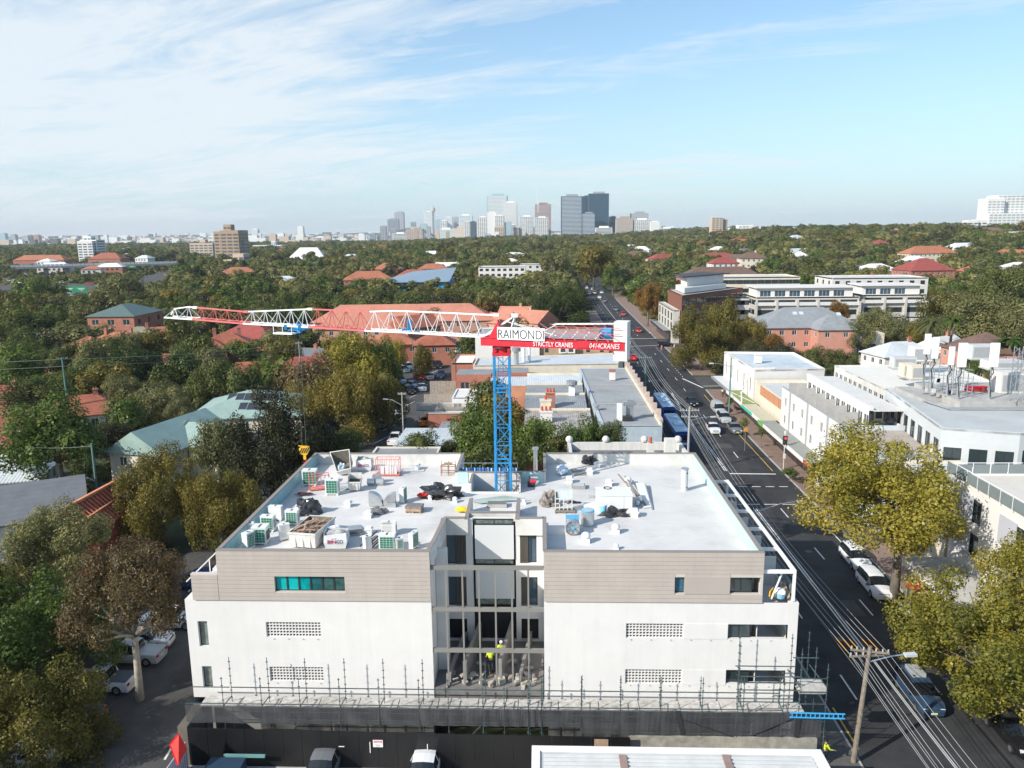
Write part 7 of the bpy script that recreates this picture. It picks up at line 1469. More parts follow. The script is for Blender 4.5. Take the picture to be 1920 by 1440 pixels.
# ================================================================ trees: tapered trunks with limbs, crowns of leaf clumps
LEAF = {'yellow': leafmat('leaf_yellow_plane', (.12,.135,.022),(.46,.37,.055),.38), 'olive': leafmat('leaf_olive_plane', (.075,.082,.018),(.26,.20,.040),.3),
        'brown': leafmat('leaf_brown', (.085,.062,.030),(.20,.145,.065),.3), 'dark': leafmat('leaf_dark_oak', (.028,.034,.015),(.080,.074,.032),.2),
        'fig': leafmat('leaf_fig', (.048,.074,.021),(.150,.165,.044),.25), 'gum': leafmat('leaf_gum', (.092,.106,.042),(.255,.240,.092),.3),
        'jaca': leafmat('leaf_jacaranda', (.052,.092,.019),(.155,.205,.042),.3), 'rust': leafmat('leaf_autumn', (.14,.085,.02),(.28,.15,.035),.3)}
LEAF['deep'] = leafmat('leaf_deep_green', (.018,.036,.014),(.072,.098,.026),.2)
BARK = mat('bark_grey', (0.17,0.145,0.115), var=.35, scale=3, bump=.5); BARKP = mat('bark_pale', (0.38,0.34,0.28), var=.3, scale=3, bump=.3)
def crown_mesh(name, seed, n_leaf, leaf, nb=26, zr=.85, top=0, spread=1.0, co=.5):
    "unit-radius crown, centre at the origin; clumps of leaves on many lobes"
    r = np.random.RandomState(seed); cs = []; rs = []
    for i in range(nb):
        u = r.uniform(-.62,1); t = r.uniform(0,2*np.pi); k = np.sqrt(max(0,1-u*u)); R = r.uniform(.34,.90)
        cs.append((k*np.cos(t)*R*spread, k*np.sin(t)*R*spread, u*R*zr)); rs.append(r.uniform(.11,.25) if nb > 50 else r.uniform(.15,.33) if nb > 30 else r.uniform(.20,.38))
    cs = np.array(cs); rs = np.array(rs); w = rs**2; w /= w.sum()
    bi = r.choice(nb, n_leaf, p=w); d = r.normal(size=(n_leaf, 3)); d /= np.linalg.norm(d, axis=1)[:, None]
    rad = rs[bi]*(r.uniform(.62+.4*(.5-co),1.04, n_leaf)+ (r.rand(n_leaf) < .10*co*2)*r.uniform(0,.45, n_leaf)); c = cs[bi]+d*rad[:, None]
    d2 = d+r.normal(size=d.shape)*co+np.array([0,0,.30]); d2 /= np.linalg.norm(d2, axis=1)[:, None]
    up = r.normal(size=d.shape); a = np.cross(d2, up); a /= np.linalg.norm(a, axis=1)[:, None]; b = np.cross(d2, a); s = leaf*r.uniform(.55,1.35, n_leaf)[:, None]
    el = r.uniform(.5,.8, n_leaf)[:, None]; bend = d2*s*r.uniform(-.25,.1, n_leaf)[:, None]
    V = np.stack([c+a*s+bend, c+b*s*el, c-a*s+bend, c-b*s*el],1).reshape(-1,3).astype(np.float32)
    kb = .75-.5*co; tint = (r.uniform(0,1, nb)[bi]*kb+r.rand(n_leaf)*(1-kb)); T_ = np.repeat(tint, 4).astype(np.float32)
    me = bpy.data.meshes.new(name); n = n_leaf; me.vertices.add(4*n); me.loops.add(4*n); me.polygons.add(n)
    me.vertices.foreach_set('co', V.ravel()); me.loops.foreach_set('vertex_index', np.arange(4*n, dtype=np.int32)); me.polygons.foreach_set('loop_start', np.arange(0,4*n, 4, dtype=np.int32))
    me.update(); at = me.attributes.new('tint', 'FLOAT', 'POINT'); at.data.foreach_set('value', T_); me.materials.append(LEAF['fig']); return me, cs
def trunk_mesh(name, cs, seed, h=1.1, r0=.055, nlimb=9):
    "limbs run from the fork up into the lobes; the ground is at z = -h"
    r = random.Random(seed); b = MB(); f = -.45*1.0; b.tube([(0,0,-h),(.02,.01,-h*.7),(0,.02, f)], [r0*1.25, r0, r0*.8],7)
    idx = list(range(len(cs))); r.shuffle(idx)
    for i in idx[:nlimb]:
        c = cs[i]; mpt = (c[0]*.45+r.uniform(-.05,.05), c[1]*.45+r.uniform(-.05,.05), f+(c[2]-f)*.5); b.tube([(0,.02, f-.05), mpt, (c[0]*.95, c[1]*.95, c[2])], [r0*.6, r0*.34, r0*.1],5)
    return b.mesh(name, [BARK], smooth=True)
LOD = {}
def arch(lod, k):
    key = (lod, k)
    if key not in LOD:
        n, leaf, nb = {'A': (38000,.0165,64), 'B': (14000,.028,44), 'C': (4200,.048,26), 'D': (900,.10,20)}[lod]
        me, cs = crown_mesh('crown', 100+k*7+ord(lod[0]), n, leaf, nb, .8+.1*(k % 3), co=.5 if lod == 'A' else .32 if lod == 'B' else .24); LOD[key] = (me, trunk_mesh('trunk', cs, k, 1.25,.05, {'A': 16, 'B': 10, 'C': 7, 'D': 4}[lod]))
    return LOD[key]
TREES = []; TN = []; GT = []
def tree_at(x, y, ztop, R, kind, lod, label, group=None, zr=None, bark=None, k=None, zg=None, name='tree', cat='tree', ry=None, tsh=0):
    zg = terr(x, y) if zg is None else zg; k = RNG.randrange(4) if k is None else k; me, tm = arch(lod, k)
    Hh = max(2.0, ztop-zg); sz = zr or min(R*1.05, Hh*.48); t = thing(name, label, cat, (x+tsh, y, zg), group)
    cz = Hh-sz*.93; rz = RNG.uniform(0,6.28)
    inst(me, 'crown', t, (-tsh, 0, cz), rz, (R, ry or R*RNG.uniform(.9,1.1), sz/.85), [LEAF[kind]])
    o = inst(tm, 'trunk', t, (0,0, cz), rz, (R, R, max(.2,(cz)/1.25)), [bark or BARK]); TREES.append((x, y, R)); TN.append(t.name); return t
def tree(label, px, ytop, wpx, Y, kind, lod='B', **k):
    p = D(px, ytop, Y); return tree_at(p.x, p.y, p.z, wpx/pxm(p)/2, kind, lod, label, **k)
# --- the big ones by the streets
tree('yellow-green plane tree spreading over the two parked white cars', 1662,800,295,67, 'yellow', 'A', bark=BARK, k=0, zr=6.4, tsh=1.9)
tree('golden plane tree filling the lower right corner of the view', 1852,1105,330,49.0, 'yellow', 'A', k=1, zr=4.9, tsh=1.2)
tree('second golden plane tree rising at the right edge above the awning', 2000,975,235,54, 'yellow', 'A', k=2, zr=5.0)
tree('brown thin-leaved plane tree over the white utility trucks', 228,1005,240,50.5, 'brown', 'A', k=3, zr=4.6, bark=BARKP)
tree('bright green jacaranda in shade at the lower left edge', 38,1075,290,51, 'jaca', 'A', k=0, zr=5.8)
tree('yellowing plane tree in the bottom left corner', 55,1265,230,43.5, 'olive', 'A', k=2, zr=4.5)
tree('grey-green gum before the slate roof at the left edge', 92,938,200,62, 'gum', 'A', k=1, zr=5.0)
tree('tall olive plane tree beside the terracotta tiled house', 290,832,180,79, 'olive', 'A', k=0, zr=6.5); tree('russet olive plane tree left of the teal parapet', 412,868,150,76, 'olive', 'A', k=3, zr=6.0)
tree('dark she-oak mass behind the left roof corner', 512,745,215,92, 'dark', 'A', k=2, zr=8.0); tree('thin grey feathery tree before the green metal roof', 402,782,110,95, 'gum', 'B', k=1, zr=5); tree('dark tree standing between hook block and she-oak', 600,800,130,96, 'dark', 'B', k=3, zr=5)
tree('large gold and green plane tree by the rear lane', 622,690,190,122, 'olive', 'A', k=1, zr=8.0); tree('brown-grey plane tree left of the gold one', 568,672,150,140, 'brown', 'B', k=0, zr=8); tree('golden topped plane tree below the red jib length', 655,622,130,160, 'yellow', 'B', k=2, zr=8)
tree('deep green plane tree beside the golden topped one', 705,630,90,168, 'jaca', 'B', k=3, zr=7); tree('orange tinted plane tree over the parked cars of rear lane', 724,695,96,128, 'olive', 'B', k=2, zr=6.5, bark=BARK)
tree('small gold tree left of the car park', 740,636,52,185, 'yellow', 'B', k=1, zr=5); tree('slender olive tree among the parked cars', 790,645,46,178, 'olive', 'B', k=0, zr=5); tree('leafy bush above the rear parapet left', 640,806,90,99, 'jaca', 'B', k=2, zr=3.5)
tree('big bushy camphor tree behind the mast foot', 912,765,150,97.5, 'jaca', 'B', k=0, zr=5.0); tree('second camphor tree right of the blue mast', 1002,781,122,97, 'jaca', 'B', k=1, zr=4.5); tree('low round tree left of the camphor trees', 787,806,100,95.5, 'fig', 'B', k=2, zr=3.6)
tree('round camphor tree before the grey shop roof', 1095,779,84,97.5, 'jaca', 'B', k=3, zr=4); tree('small camphor tree beside the blue-grey shop wall', 1140,788,72,98, 'fig', 'B', k=0, zr=3.6); tree('little tree by the pale blue low roof', 842,822,60,96.5, 'fig', 'B', k=1, zr=3)
tree('huge round dark fig beside the main road', 1047,530,126,262, 'deep', 'A', k=1, zr=9.5); tree('autumn gold street tree before the beige stone building', 1216,528,56,275, 'rust', 'B', k=2, zr=7)
tree('large olive plane tree at the side street corner', 1318,582,112,186, 'olive', 'A', k=2, zr=8.5); tree('tallest olive plane tree behind the side street corner', 1362,563,95,196, 'olive', 'B', k=0, zr=9); tree('narrow plane tree left of the big grey hipped roof', 1410,592,58,192, 'olive', 'B', k=1, zr=6)
for i, (px, yt, w, Y, kd, lb) in enumerate([(1425,640,78,178, 'dark', 'dark bushy tree right of the plane corner'),(1472,645,76,176, 'dark', 'dark green tree before the salmon wall'),(1525,650,70,174, 'fig', 'dark tree under the salmon bay window'),(1578,652,64,172, 'fig', 'bushy tree beside the grey bay'),(1450,625,40,184, 'rust', 'small orange tinted tree against the salmon wall'),
        (1650,575,80,208, 'gum', 'tall gum right of the big grey hipped roof'),(1612,600,60,196, 'gum', 'gum tree touching the grey hipped roof corner'),(1700,590,76,200, 'gum', 'spreading gum in front of the white terraces'),(1572,563,46,226, 'rust', 'rust coloured tree between terraces and grey roof'),(1768,545,84,225, 'olive', 'conical olive tree right of the white terraces'),(1735,595,60,192, 'olive', 'olive tree behind the leftmost antennas'),
        (1850,545,150,205, 'gum', 'broad dark pine at the upper right'),(1910,580,90,190, 'gum', 'dark pine before the terracotta flats'),(1885,500,120,260, 'fig', 'tall dark tree at the right picture edge'),(1800,585,60,205, 'gum', 'pine left of the terracotta walled flats'),(1830,650,60,150, 'jaca', 'green shrub tree behind the roof ducting')]):
    tree(lb, px, yt, w, Y, kd, 'B', k=i % 4)
for i, (px, yt, w, Y, kd, lb) in enumerate([(95,748,185,96, 'jaca', 'big glossy green tree above the white cottage at left'),(60,705,120,132, 'fig', 'dark tree behind the red roof at the left edge'),(275,655,135,158, 'deep', 'very dark round evergreen in the left suburb'),(300,715,110,128, 'gum', 'olive grey tree with pale branches left of green roof'),(400,680,100,142, 'fig', 'dense green tree above the solar panels'),(205,630,95,178, 'fig', 'flat-topped tree below the orange tiled house'),
        (130,640,110,172, 'fig', 'spreading tree behind the left street pole'),(155,605,110,215, 'gum', 'grey willow-like tree right of the white gabled cottage'),(235,700,80,140, 'gum', 'thin tree before the red roof beside the dark evergreen'),(345,640,60,175, 'fig', 'tree between small roofs right of dark evergreen'),(100,695,90,150, 'jaca', 'low canopy crossing behind the street wires'),(455,635,80,190, 'jaca', 'green tree between the jib and red gables'),
        (520,615,86,198, 'gum', 'grey-green tree directly under the crane trolley'),(590,618,70,205, 'fig', 'dark tree right of the crane trolley'),(500,665,80,165, 'jaca', 'fresh green tree left of the brown plane tree'),(330,615,55,215, 'fig', 'small tree by the small orange roof'),(68,518,78,345, 'jaca', 'bright green tree on the freeway embankment'),(165,560,80,262, 'fig', 'dark tree before the red brick flats'),(188,548,90,270, 'gum', 'umbrella shaped gum beside the red brick flats'),(225,513,90,330, 'gum', 'tall gum between freeway and brick flats'),(305,578,70,250, 'jaca', 'low green tree right of the brick flats'),
        (20,585,130,225, 'fig', 'dark dense tree at the left edge below freeway'),(120,590,80,240, 'fig', 'dark tree above the white gabled cottage'),(150,850,60,92, 'fig', 'dark shrub tree behind the green street pole'),(200,790,90,108, 'dark', 'shaded tree between glossy tree and green roof'),(245,760,80,118, 'dark', 'shaded tree behind the green gable'),(330,745,60,122, 'gum', 'pale limbed tree left of the satellite dish'),
        (820,575,96,250, 'olive', 'broad olive tree right of the salmon terrace'),(870,572,80,262, 'fig', 'dark tree before the stepped salmon gables'),(1150,500,46,400, 'jaca', 'bright green street tree right of the far road'),(1113,468,84,430, 'olive', 'tall avenue trees massed left of the far cars'),(1040,470,70,460, 'gum', 'grey gum left of the far road'),(700,520,90,400, 'fig', 'dark mass of figs left of the blue shed'),(1245,640,24,262, 'jaca', 'small bush at the cross street corner')]):
    tree(lb, px, yt, w, Y, kd, 'B' if Y < 180 else 'C', k=i % 4)
for x, y, zt_, R_, lb in ((-43,41,11.5,5.6, 'plane tree just outside the lower left of the view'),(-41,32,11,5.2, 'plane tree at the lane entrance, left of view'),(-45,50,12,5.8, 'unseen plane tree beyond the bright green jacaranda')):  # trees out of view, added to shade the left lane
    tree_at(x, y, zt_, R_, 'olive', 'B', lb)
# street saplings clipped to balls
for px, py, r_, h_, lb in ((1366,778,.75,2.6, 'clipped round tree in footpath near the three parked cars'),(1395,820,.8,2.7, 'clipped ball tree beside the footpath bench'),(1427,840,.65,2.6, 'spindly young tree before the grey awning')):
    p = G(px, py, .14); tree_at(p.x, p.y, h_+.6, r_, 'jaca', 'C', lb, name='street_sapling', cat='sapling', zg=.14)
b = G(1480,905,.14); tree_at(b.x, b.y, 1.5,1.2, 'jaca', 'C', 'leafy hedge plant in footpath bed by the traffic signal', name='shrub', cat='shrub', zg=.14, zr=.8)
# palms at the right
def palm(label, px, py, Y, r, kind='gum'):
    p = D(px, py, Y); t = thing('palm_tree', label, 'palm', (p.x, p.y, 0)); b = MB(); b.tube([(p.x, p.y, 0),(p.x+.2, p.y, p.z)], [.35,.25],8); b.build('trunk', [BARK], t); b = MB(); rg = random.Random(px)
    for i in range(26):
        a = i*2.4; e = rg.uniform(.1,1.1); pts = []
        for s in range(7): f = s/6; pts.append(Vector((math.cos(a)*r*f*math.cos(e*(1-f*.8)), math.sin(a)*r*f*math.cos(e*(1-f*.8)), r*(math.sin(e)*f-.75*f*f))))
        sd_ = Vector((-math.sin(a), math.cos(a),0));
        for q, w_ in zip(range(6),(.1,.35,.45,.45,.35,.2)):
            o = Vector((p.x+.2, p.y, p.z)); b.add([o+pts[q]-sd_*w_+Vector((0,0,-.25*w_)), o+pts[q], o+pts[q+1], o+pts[q+1]-sd_*w_+Vector((0,0,-.25*w_))], [(0,1,2,3)]); b.add([o+pts[q]+sd_*w_+Vector((0,0,-.25*w_)), o+pts[q], o+pts[q+1], o+pts[q+1]+sd_*w_+Vector((0,0,-.25*w_))], [(3,2,1,0)])
    o = b.build('fronds', [LEAF[kind]], t); return t
palm('palm with arching fronds behind the second antenna', 1745,605,175,3.6); palm('small fresh green palm left of the terracotta flats', 1785,600,180,3.2, 'jaca'); palm('big date palm crown near the upper right edge', 1850,530,330,7, 'gum'); palm('yellowing palm at the right of terracotta flats', 1893,640,165,3.5, 'jaca'); palm('dark palm beside the white saw-tooth roofs', 1835,540,320,6, 'gum')
# --- individual garden trees filling the blocks between
LAB = {'fig': 'dark green tree', 'gum': 'grey-green gum tree', 'jaca': 'bright green tree', 'olive': 'yellowing olive tree', 'dark': 'blackish evergreen', 'rust': 'rust coloured tree'}
LMK = []
for o in list(COL.objects):
    if o.get('category') in ('house', 'building', 'flats', 'apartments', 'terrace', 'shed', 'office') and o.location.y < 420:
        w = o['label'].split()[:6]
        while w[-1] in ('with', 'at', 'the', 'and', 'of', 'in', 'on', 'by', 'far', 'among', 'left', 'right', 'behind', 'to', 'a', 'two', 'below', 'between', 'big', 'for', 'beside', 'before', 'its', 'hidden'): w.pop()
        LMK.append((o.location.x, o.location.y, 'the '+' '.join(w)))
KPOLY += [[tuple(G(x, y, 0)[:2]) for x, y in q] for q in ([(-60,543),(262,545),(262,556),(-60,560)],)]
KEEP += [(-39,-20,0,216),(16,40,0,170),(-96,122,196,240),(33,112,160,192),(-60,120,205,215)]
def road_keep(x, y, m=4): return y < 560 and 15+off(y)-m < x < 38+off(y)+m
def free(x, y, m=2.0, houses=True):
    if road_keep(x, y): return False
    for (a, b_, c, d) in KEEP:
        if a-m < x < b_+m and c-m < y < d+m: return False
    for P in KPOLY:
        n = 0
        for (x0, y0),(x1, y1) in zip(P, P[1:]+P[:1]):
            if (y0 > y) != (y1 > y) and x < x0+(y-y0)*(x1-x0)/(y1-y0): n += 1
        if n % 2: return False
    return True
def inpoly(x, y, P):
    n = 0
    for (x0, y0),(x1, y1) in zip(P, P[1:]+P[:1]):
        if (y0 > y) != (y1 > y) and x < x0+(y-y0)*(x1-x0)/(y1-y0): n += 1
    return n % 2
ZP = [tuple(G(x, y, 0)[:2]) for x, y in ((-60,499),(345,493),(320,560),(235,578),(-60,592))]      # young low planting beside the freeway
cell = {}
def near(x, y, r):
    i, j = int(x//12), int(y//12)
    for a in (-1,0,1):
        for b_ in (-1,0,1):
            for (u, v, q) in cell.get((i+a, j+b_),()):
                if (u-x)**2+(v-y)**2 < (.62*(q+r))**2: return True
    return False
def put(x, y, r): cell.setdefault((int(x//12), int(y//12)), []).append((x, y, r))
for (x, y, r) in TREES: put(x, y, r)
rg = random.Random(11); cnt = 0; tries = 0
while cnt < 225 and tries < 20000:
    tries += 1; y = math.sqrt(rg.uniform(80**2,330**2)); x = rg.uniform(-.70,.68)*y
    R = rg.uniform(3.2,6.6)+y*.005
    if x > 36 and y < 163: continue
    if not free(x, y, R*.6) or near(x, y, R): continue
    if inpoly(x, y, ZP): continue
    kd = rg.choices(['fig', 'gum', 'jaca', 'olive', 'dark', 'rust'], [5,5,2.4,1.8,1.2,.15])[0]; z = terr(x, y)+rg.uniform(6.5,9.5)+R*.35
    best = sorted(LMK, key=lambda q: (q[0]-x)**2+(q[1]-y)**2)[0]; dx, dy = x-best[0], y-best[1]; dr = ('right of' if dx > 0 else 'left of') if abs(dx) > abs(dy) else ('behind' if dy > 0 else 'in front of'); sz_ = 'small' if R < 4.6 else ('large' if R > 5.4 else 'mid-sized')
    far = math.hypot(dx, dy); lab = f"{sz_} {LAB[kd]} {'just ' if far < 17 else ('well ' if far > 34 else '')}{dr} {best[2]}"
    tree_at(x, y, z, R, kd, 'C', lab, 'garden trees of the suburb', k=cnt % 4); put(x, y, R); cnt += 1; GT.append((y, bpy.data.objects[TN[-1]]))
seen_ = {}
for y_, t in sorted(GT, key=lambda q: q[0]): seen_.setdefault(t['label'], []).append(t)
for l_, ts in seen_.items():
    if len(ts) > 1:
        for i, t in enumerate(ts): t['label'] = l_+', '+ORD[min(i, 15)]
# --- the far woods: one mass of crowns on points
srcs = bpy.data.collections.new('woodland_crowns'); LEAF['pale'] = leafmat('leaf_pale_canopy', (.135,.145,.048),(.33,.30,.10),.3); kinds = ['fig', 'gum', 'olive', 'gum', 'fig', 'pale', 'jaca', 'pale', 'dark']
for i, kd in enumerate(kinds):
    me, _ = crown_mesh('woodland_crown', 900+i, 1300,.085,20,.8, co=.2); me.materials.clear(); me.materials.append(LEAF[kd]); o = bpy.data.objects.new('woodland_crown', me); srcs.objects.link(o)
FKEEP = KEEP
def scatter(name, pts, label):
    me = bpy.data.meshes.new(name); me.from_pydata([p[:3] for p in pts], [], []); a = me.attributes.new('scl', 'FLOAT_VECTOR', 'POINT'); a.data.foreach_set('vector', np.array([p[3] for p in pts], np.float32).ravel())
    o = bpy.data.objects.new(name, me); COL.objects.link(o); tag(o, label, name.replace('_', ' '), kind='stuff')
    ng = bpy.data.node_groups.new(name, 'GeometryNodeTree'); ng.interface.new_socket('Geometry', in_out='INPUT', socket_type='NodeSocketGeometry'); ng.interface.new_socket('Geometry', in_out='OUTPUT', socket_type='NodeSocketGeometry')
    N = ng.nodes; L = ng.links; gi = N.new('NodeGroupInput'); go = N.new('NodeGroupOutput'); ip = N.new('GeometryNodeInstanceOnPoints'); ci = N.new('GeometryNodeCollectionInfo'); ci.inputs['Collection'].default_value = srcs; ci.inputs['Separate Children'].default_value = True; ci.inputs['Reset Children'].default_value = True
    na = N.new('GeometryNodeInputNamedAttribute'); na.data_type = 'FLOAT_VECTOR'; na.inputs[0].default_value = 'scl'; rv = N.new('FunctionNodeRandomValue'); rv.data_type = 'FLOAT_VECTOR'; rv.inputs[0].default_value = (0,0,0); rv.inputs[1].default_value = (0,0,6.28)
    ri = N.new('FunctionNodeRandomValue'); ri.data_type = 'INT'; ri.inputs[4].default_value = 0; ri.inputs[5].default_value = len(kinds)-1; ip.inputs['Pick Instance'].default_value = True
    L.new(gi.outputs[0], ip.inputs['Points']); L.new(ci.outputs[0], ip.inputs['Instance']); L.new(ri.outputs[2], ip.inputs['Instance Index']); L.new(rv.outputs[0], ip.inputs['Rotation']); L.new(na.outputs[0], ip.inputs['Scale']); L.new(ip.outputs[0], go.inputs[0])
    md = o.modifiers.new('scatter', 'NODES'); md.node_group = ng; return o
pts = []; rg = random.Random(5)
y = 262.0
while y < 2300:
    st = 10.5+max(0, y-300)*.0072; x = -.72*y-60
    while x < .72*y+60:
        X = x+rg.uniform(-.42,.42)*st; Y = y+rg.uniform(-.42,.42)*st; R = st*rg.uniform(.38,.80)
        lo_ = inpoly(X, Y, ZP)
        if lo_: R *= .6
        if free(X, Y, R*.5) and not near(X, Y, R*.8):
            h = rg.uniform(5.5,10)+R*.45+(3 if rg.random() < .08 else 0); sz = R*rg.uniform(.7,1.0); h *= .42 if lo_ else 1; pts.append((X, Y, terr(X, Y)+h-sz*.9,(R, R*rg.uniform(.85,1.15), sz)))
        x += st
    y += st*.92
scatter('woodland', pts, 'unbroken far woodland canopy covering the suburb to the skyline')
pts = []
for _ in range(9000):
    Y = math.sqrt(rg.uniform(60**2,420**2)); X = rg.uniform(-.75,.72)*Y; R = rg.uniform(.9,2.3)
    if X > 30 and Y < 163: continue
    ok = not road_keep(X, Y, 0)
    for (a, b_, c, d) in KEEP:
        if a-R*.6 < X < b_+R*.6 and c-R*.4 < Y < d+R*.6: ok = False; break
    if ok: pts.append((X, Y, terr(X, Y)+R*.45,(R, R, R*.9)))
scatter('garden_shrubbery', pts, 'low shrubs and hedges covering the gardens between the trees')
print('trees', len(TREES), 'wood', len(pts))
# ================================================================ vehicles
TYRE = mat('tyre_rubber', (0.018,0.018,0.019), rough=.9); RIMM = mat('wheel_rim', (0.45,0.46,0.47), rough=.3, metal=.8); CGL = mat('car_glass', (0.012,0.015,0.018), rough=.05, spec=.9, var=.2); HLT = mat('headlight_lens', (0.75,0.78,0.80), rough=.1); TLT = mat('tail_light', (0.45,0.01,0.01), rough=.2); PLT = mat('number_plate', (0.70,0.66,0.35)); TRIM = mat('black_trim', (0.02,0.02,0.02), rough=.5)
def paint(n, c, r=.25): return mat('paint_'+n, c, rough=r, var=.02, spec=.7)
PT = {'white': paint('white', (.75,.76,.77)), 'silver': paint('silver', (.42,.44,.46)), 'black': paint('black', (.012,.012,.014)), 'blue': paint('blue', (.03,.06,.11)), 'red': paint('red', (.55,.015,.02)), 'grey': paint('grey', (.16,.17,.18)), 'navy': paint('navy', (.02,.05,.16)), 'orange': paint('orange', (.75,.22,.01)), 'paleblue': paint('paleblue', (.35,.45,.52))}
ST = {'sedan': [(-2.3,.82,.84,.74),(-2.15,.92,.95,.86),(-1.6,.97,1.02,.89),(-.95,.97,1.38,.90),(-.2,.95,1.45,.90),(.4,.94,1.40,.90),(1.1,.93,.98,.89),(1.85,.84,.88,.86),(2.2,.70,.74,.78),(2.3,.5,.52,.68)],
      'suv': [(-2.25,.9,.93,.80),(-2.2,1.0,1.1,.88),(-2.0,1.02,1.60,.90),(-1.0,1.0,1.68,.92),(0,1.0,1.68,.92),(.45,.99,1.60,.92),(1.15,.98,1.05,.91),(1.9,.92,.96,.88),(2.25,.78,.82,.80),(2.33,.5,.55,.7)],
      'van': [(-2.45,.95,1.0,.88),(-2.4,1.05,1.85,.92),(-1,1.05,1.95,.94),(.8,1.05,1.95,.94),(1.25,1.04,1.80,.93),(1.9,1.0,1.1,.90),(2.4,.8,.85,.84),(2.45,.5,.55,.78)],
      'ute': [(-2.6,.95,.97,.86),(-2.55,.98,1.0,.90),(-.9,.98,1.0,.90),(-.8,.98,1.62,.90),(-.3,.98,1.72,.90),(.5,.98,1.66,.90),(1.15,.97,1.05,.90),(2.1,.93,.97,.88),(2.5,.8,.84,.82),(2.58,.5,.55,.74)]}
CARM = {}
def car_meshes(kind):
    if kind in CARM: return CARM[kind]
    S = ST[kind]; body = MB(); gl = MB(); n = 12
    def sec(s):
        x, zb, zr, w = s; cab = zr-zb > .25; wr = w*.74 if cab else w*.80; half = [(0,.22),(w*.92,.24),(w, .45),(w*1.0, zb*.85),(w*.96, zb),(wr, zr-.03),(wr*.6, zr+.01),(0, zr+.03)]
        return [(x, y, z) for y, z in half]+[(x, -y, z) for y, z in half[-2:0:-1]]
    secs = [sec(s) for s in S]; k = len(secs[0])
    for i in range(len(S)-1):
        c0, c1 = S[i][2]-S[i][1] > .25, S[i+1][2]-S[i+1][1] > .25
        for j in range(k):
            j2 = (j+1) % k; q = [secs[i][j], secs[i][j2], secs[i+1][j2], secs[i+1][j]]; side = j in (4, k-5); topf = j in (5,6, k-7, k-6)
            isg = (side and (c0 or c1) and not (kind == 'van' and S[i][0] < .7) and not (kind == 'ute' and not c0)) or (topf and c0 != c1)
            tgt = gl if isg else body; tgt.add(q[::-1], [(0,1,2,3)])
    body.add(secs[0], [tuple(range(k))]); body.add(secs[-1], [tuple(range(k))[::-1]])
    # door pillars stand proud of the glass
    for xx in ((-.25,) if kind != 'van' else ()):
        zb, zr, w = .96,(1.44 if kind == 'sedan' else 1.66),.9
        for s in (-1,1): body.bar((xx, s*w*.965, zb),(xx, s*w*.745, zr-.03),.08,.03)
    L0, L1 = S[0][0], S[-1][0]; r = .33 if kind == 'sedan' else .37; wh = MB(); wh.tube([(0,-.11,0),(0,.11,0)], r, 14); rm_ = MB(); rm_.tube([(0,-.125,0),(0,.125,0)], r*.6,10)
    hl = MB(); hl.obox((0,0,0),(.14,.34,.14)); tl = MB(); tl.obox((0,0,0),(.1,.30,.22)); pl = MB(); pl.obox((0,0,0),(.03,.42,.12)); mr_ = MB(); mr_.obox((0,0,0),(.12,.2,.13)); gr = MB(); gr.obox((0,0,0),(.06,.9,.18))
    M = dict(body=body.mesh('body', [PT['white']], smooth=False), glass=gl.mesh('windows', [CGL]), wheel=wh.mesh('wheel', [TYRE]), rim=rm_.mesh('rim', [RIMM]), hl=hl.mesh('headlight', [HLT]), tl=tl.mesh('tail_light', [TLT]), pl=pl.mesh('plate', [PLT]), mr=mr_.mesh('mirror', [TRIM]), gr=gr.mesh('grille', [TRIM]), L0=L0, L1=L1, r=r, S=S); CARM[kind] = M; return M
def car(kind, col, x, y, head, label, cat='car', group=None, z=.03, name=None):
    "head = direction the nose points, degrees from +X"
    M = car_meshes(kind); t = local_thing(name or 'parked_car', label, cat, (x, y, z), math.radians(head), group); inst(M['body'], 'body', t, mats=[PT[col]]); inst(M['glass'], 'windows', t)
    for sx in (M['L0']+.85, M['L1']-.88):
        for sy in (-.80,.80): w = inst(M['wheel'], 'wheel', t, (sx, sy, M['r'])); inst(M['rim'], 'rim', w)
    for sy in (-.56,.56): inst(M['hl'], 'headlight', t, (M['L1']-.12, sy, .68)); inst(M['tl'], 'tail_light', t, (M['L0']+.03, sy*1.2,.82)); inst(M['mr'], 'mirror', t, (.85, sy*1.78,1.0))
    inst(M['pl'], 'number_plate', t, (M['L1']+.01,0,.42)); inst(M['pl'], 'number_plate', t, (M['L0']-.01,0,.62)); inst(M['gr'], 'grille', t, (M['L1']-.06,0,.62)); return t
def carp(kind, col, px, py, head, label, **k): p = G(px, py, .3); return car(kind, col, p.x, p.y, head, label, **k)
carp('sedan', 'white', 1337,806,-91, 'white sedan driving towards camera past the parked silver cars', name='moving_car'); carp('sedan', 'black', 1297,756,-89, 'black sedan driving towards camera ahead of the white one', name='moving_car')
carp('van', 'silver', 1346,770,-90, 'silver van parked first in the row of three by the kerb'); carp('suv', 'silver', 1357,787,-90, 'silver wagon parked behind the van in the row of three'); carp('sedan', 'grey', 1377,806,-90, 'grey sedan parked last and nearest in the row of three')
car('suv', 'white', 31.2,75.0,-91, 'white car parked under the plane tree, farther of two'); car('suv', 'white', 30.6,69.0,-91, 'white car parked under the plane tree, nearer of two'); car('suv', 'blue', 26.6,51.6,-90, 'dark blue wagon with roof pod driving towards camera', name='moving_car'); car('sedan', 'black', 30.6,47.2,-92, 'black car parked under the golden plane tree'); car('suv', 'black', 30.9,43.2,-92, 'black car nearest the lower right corner')
b = MB(); b.obox((26.6,52.3,1.86),(.9,1.3,.28)); single(b, 'roof_pod', PT['silver'], 'white roof pod on the dark blue wagon', 'roof box')
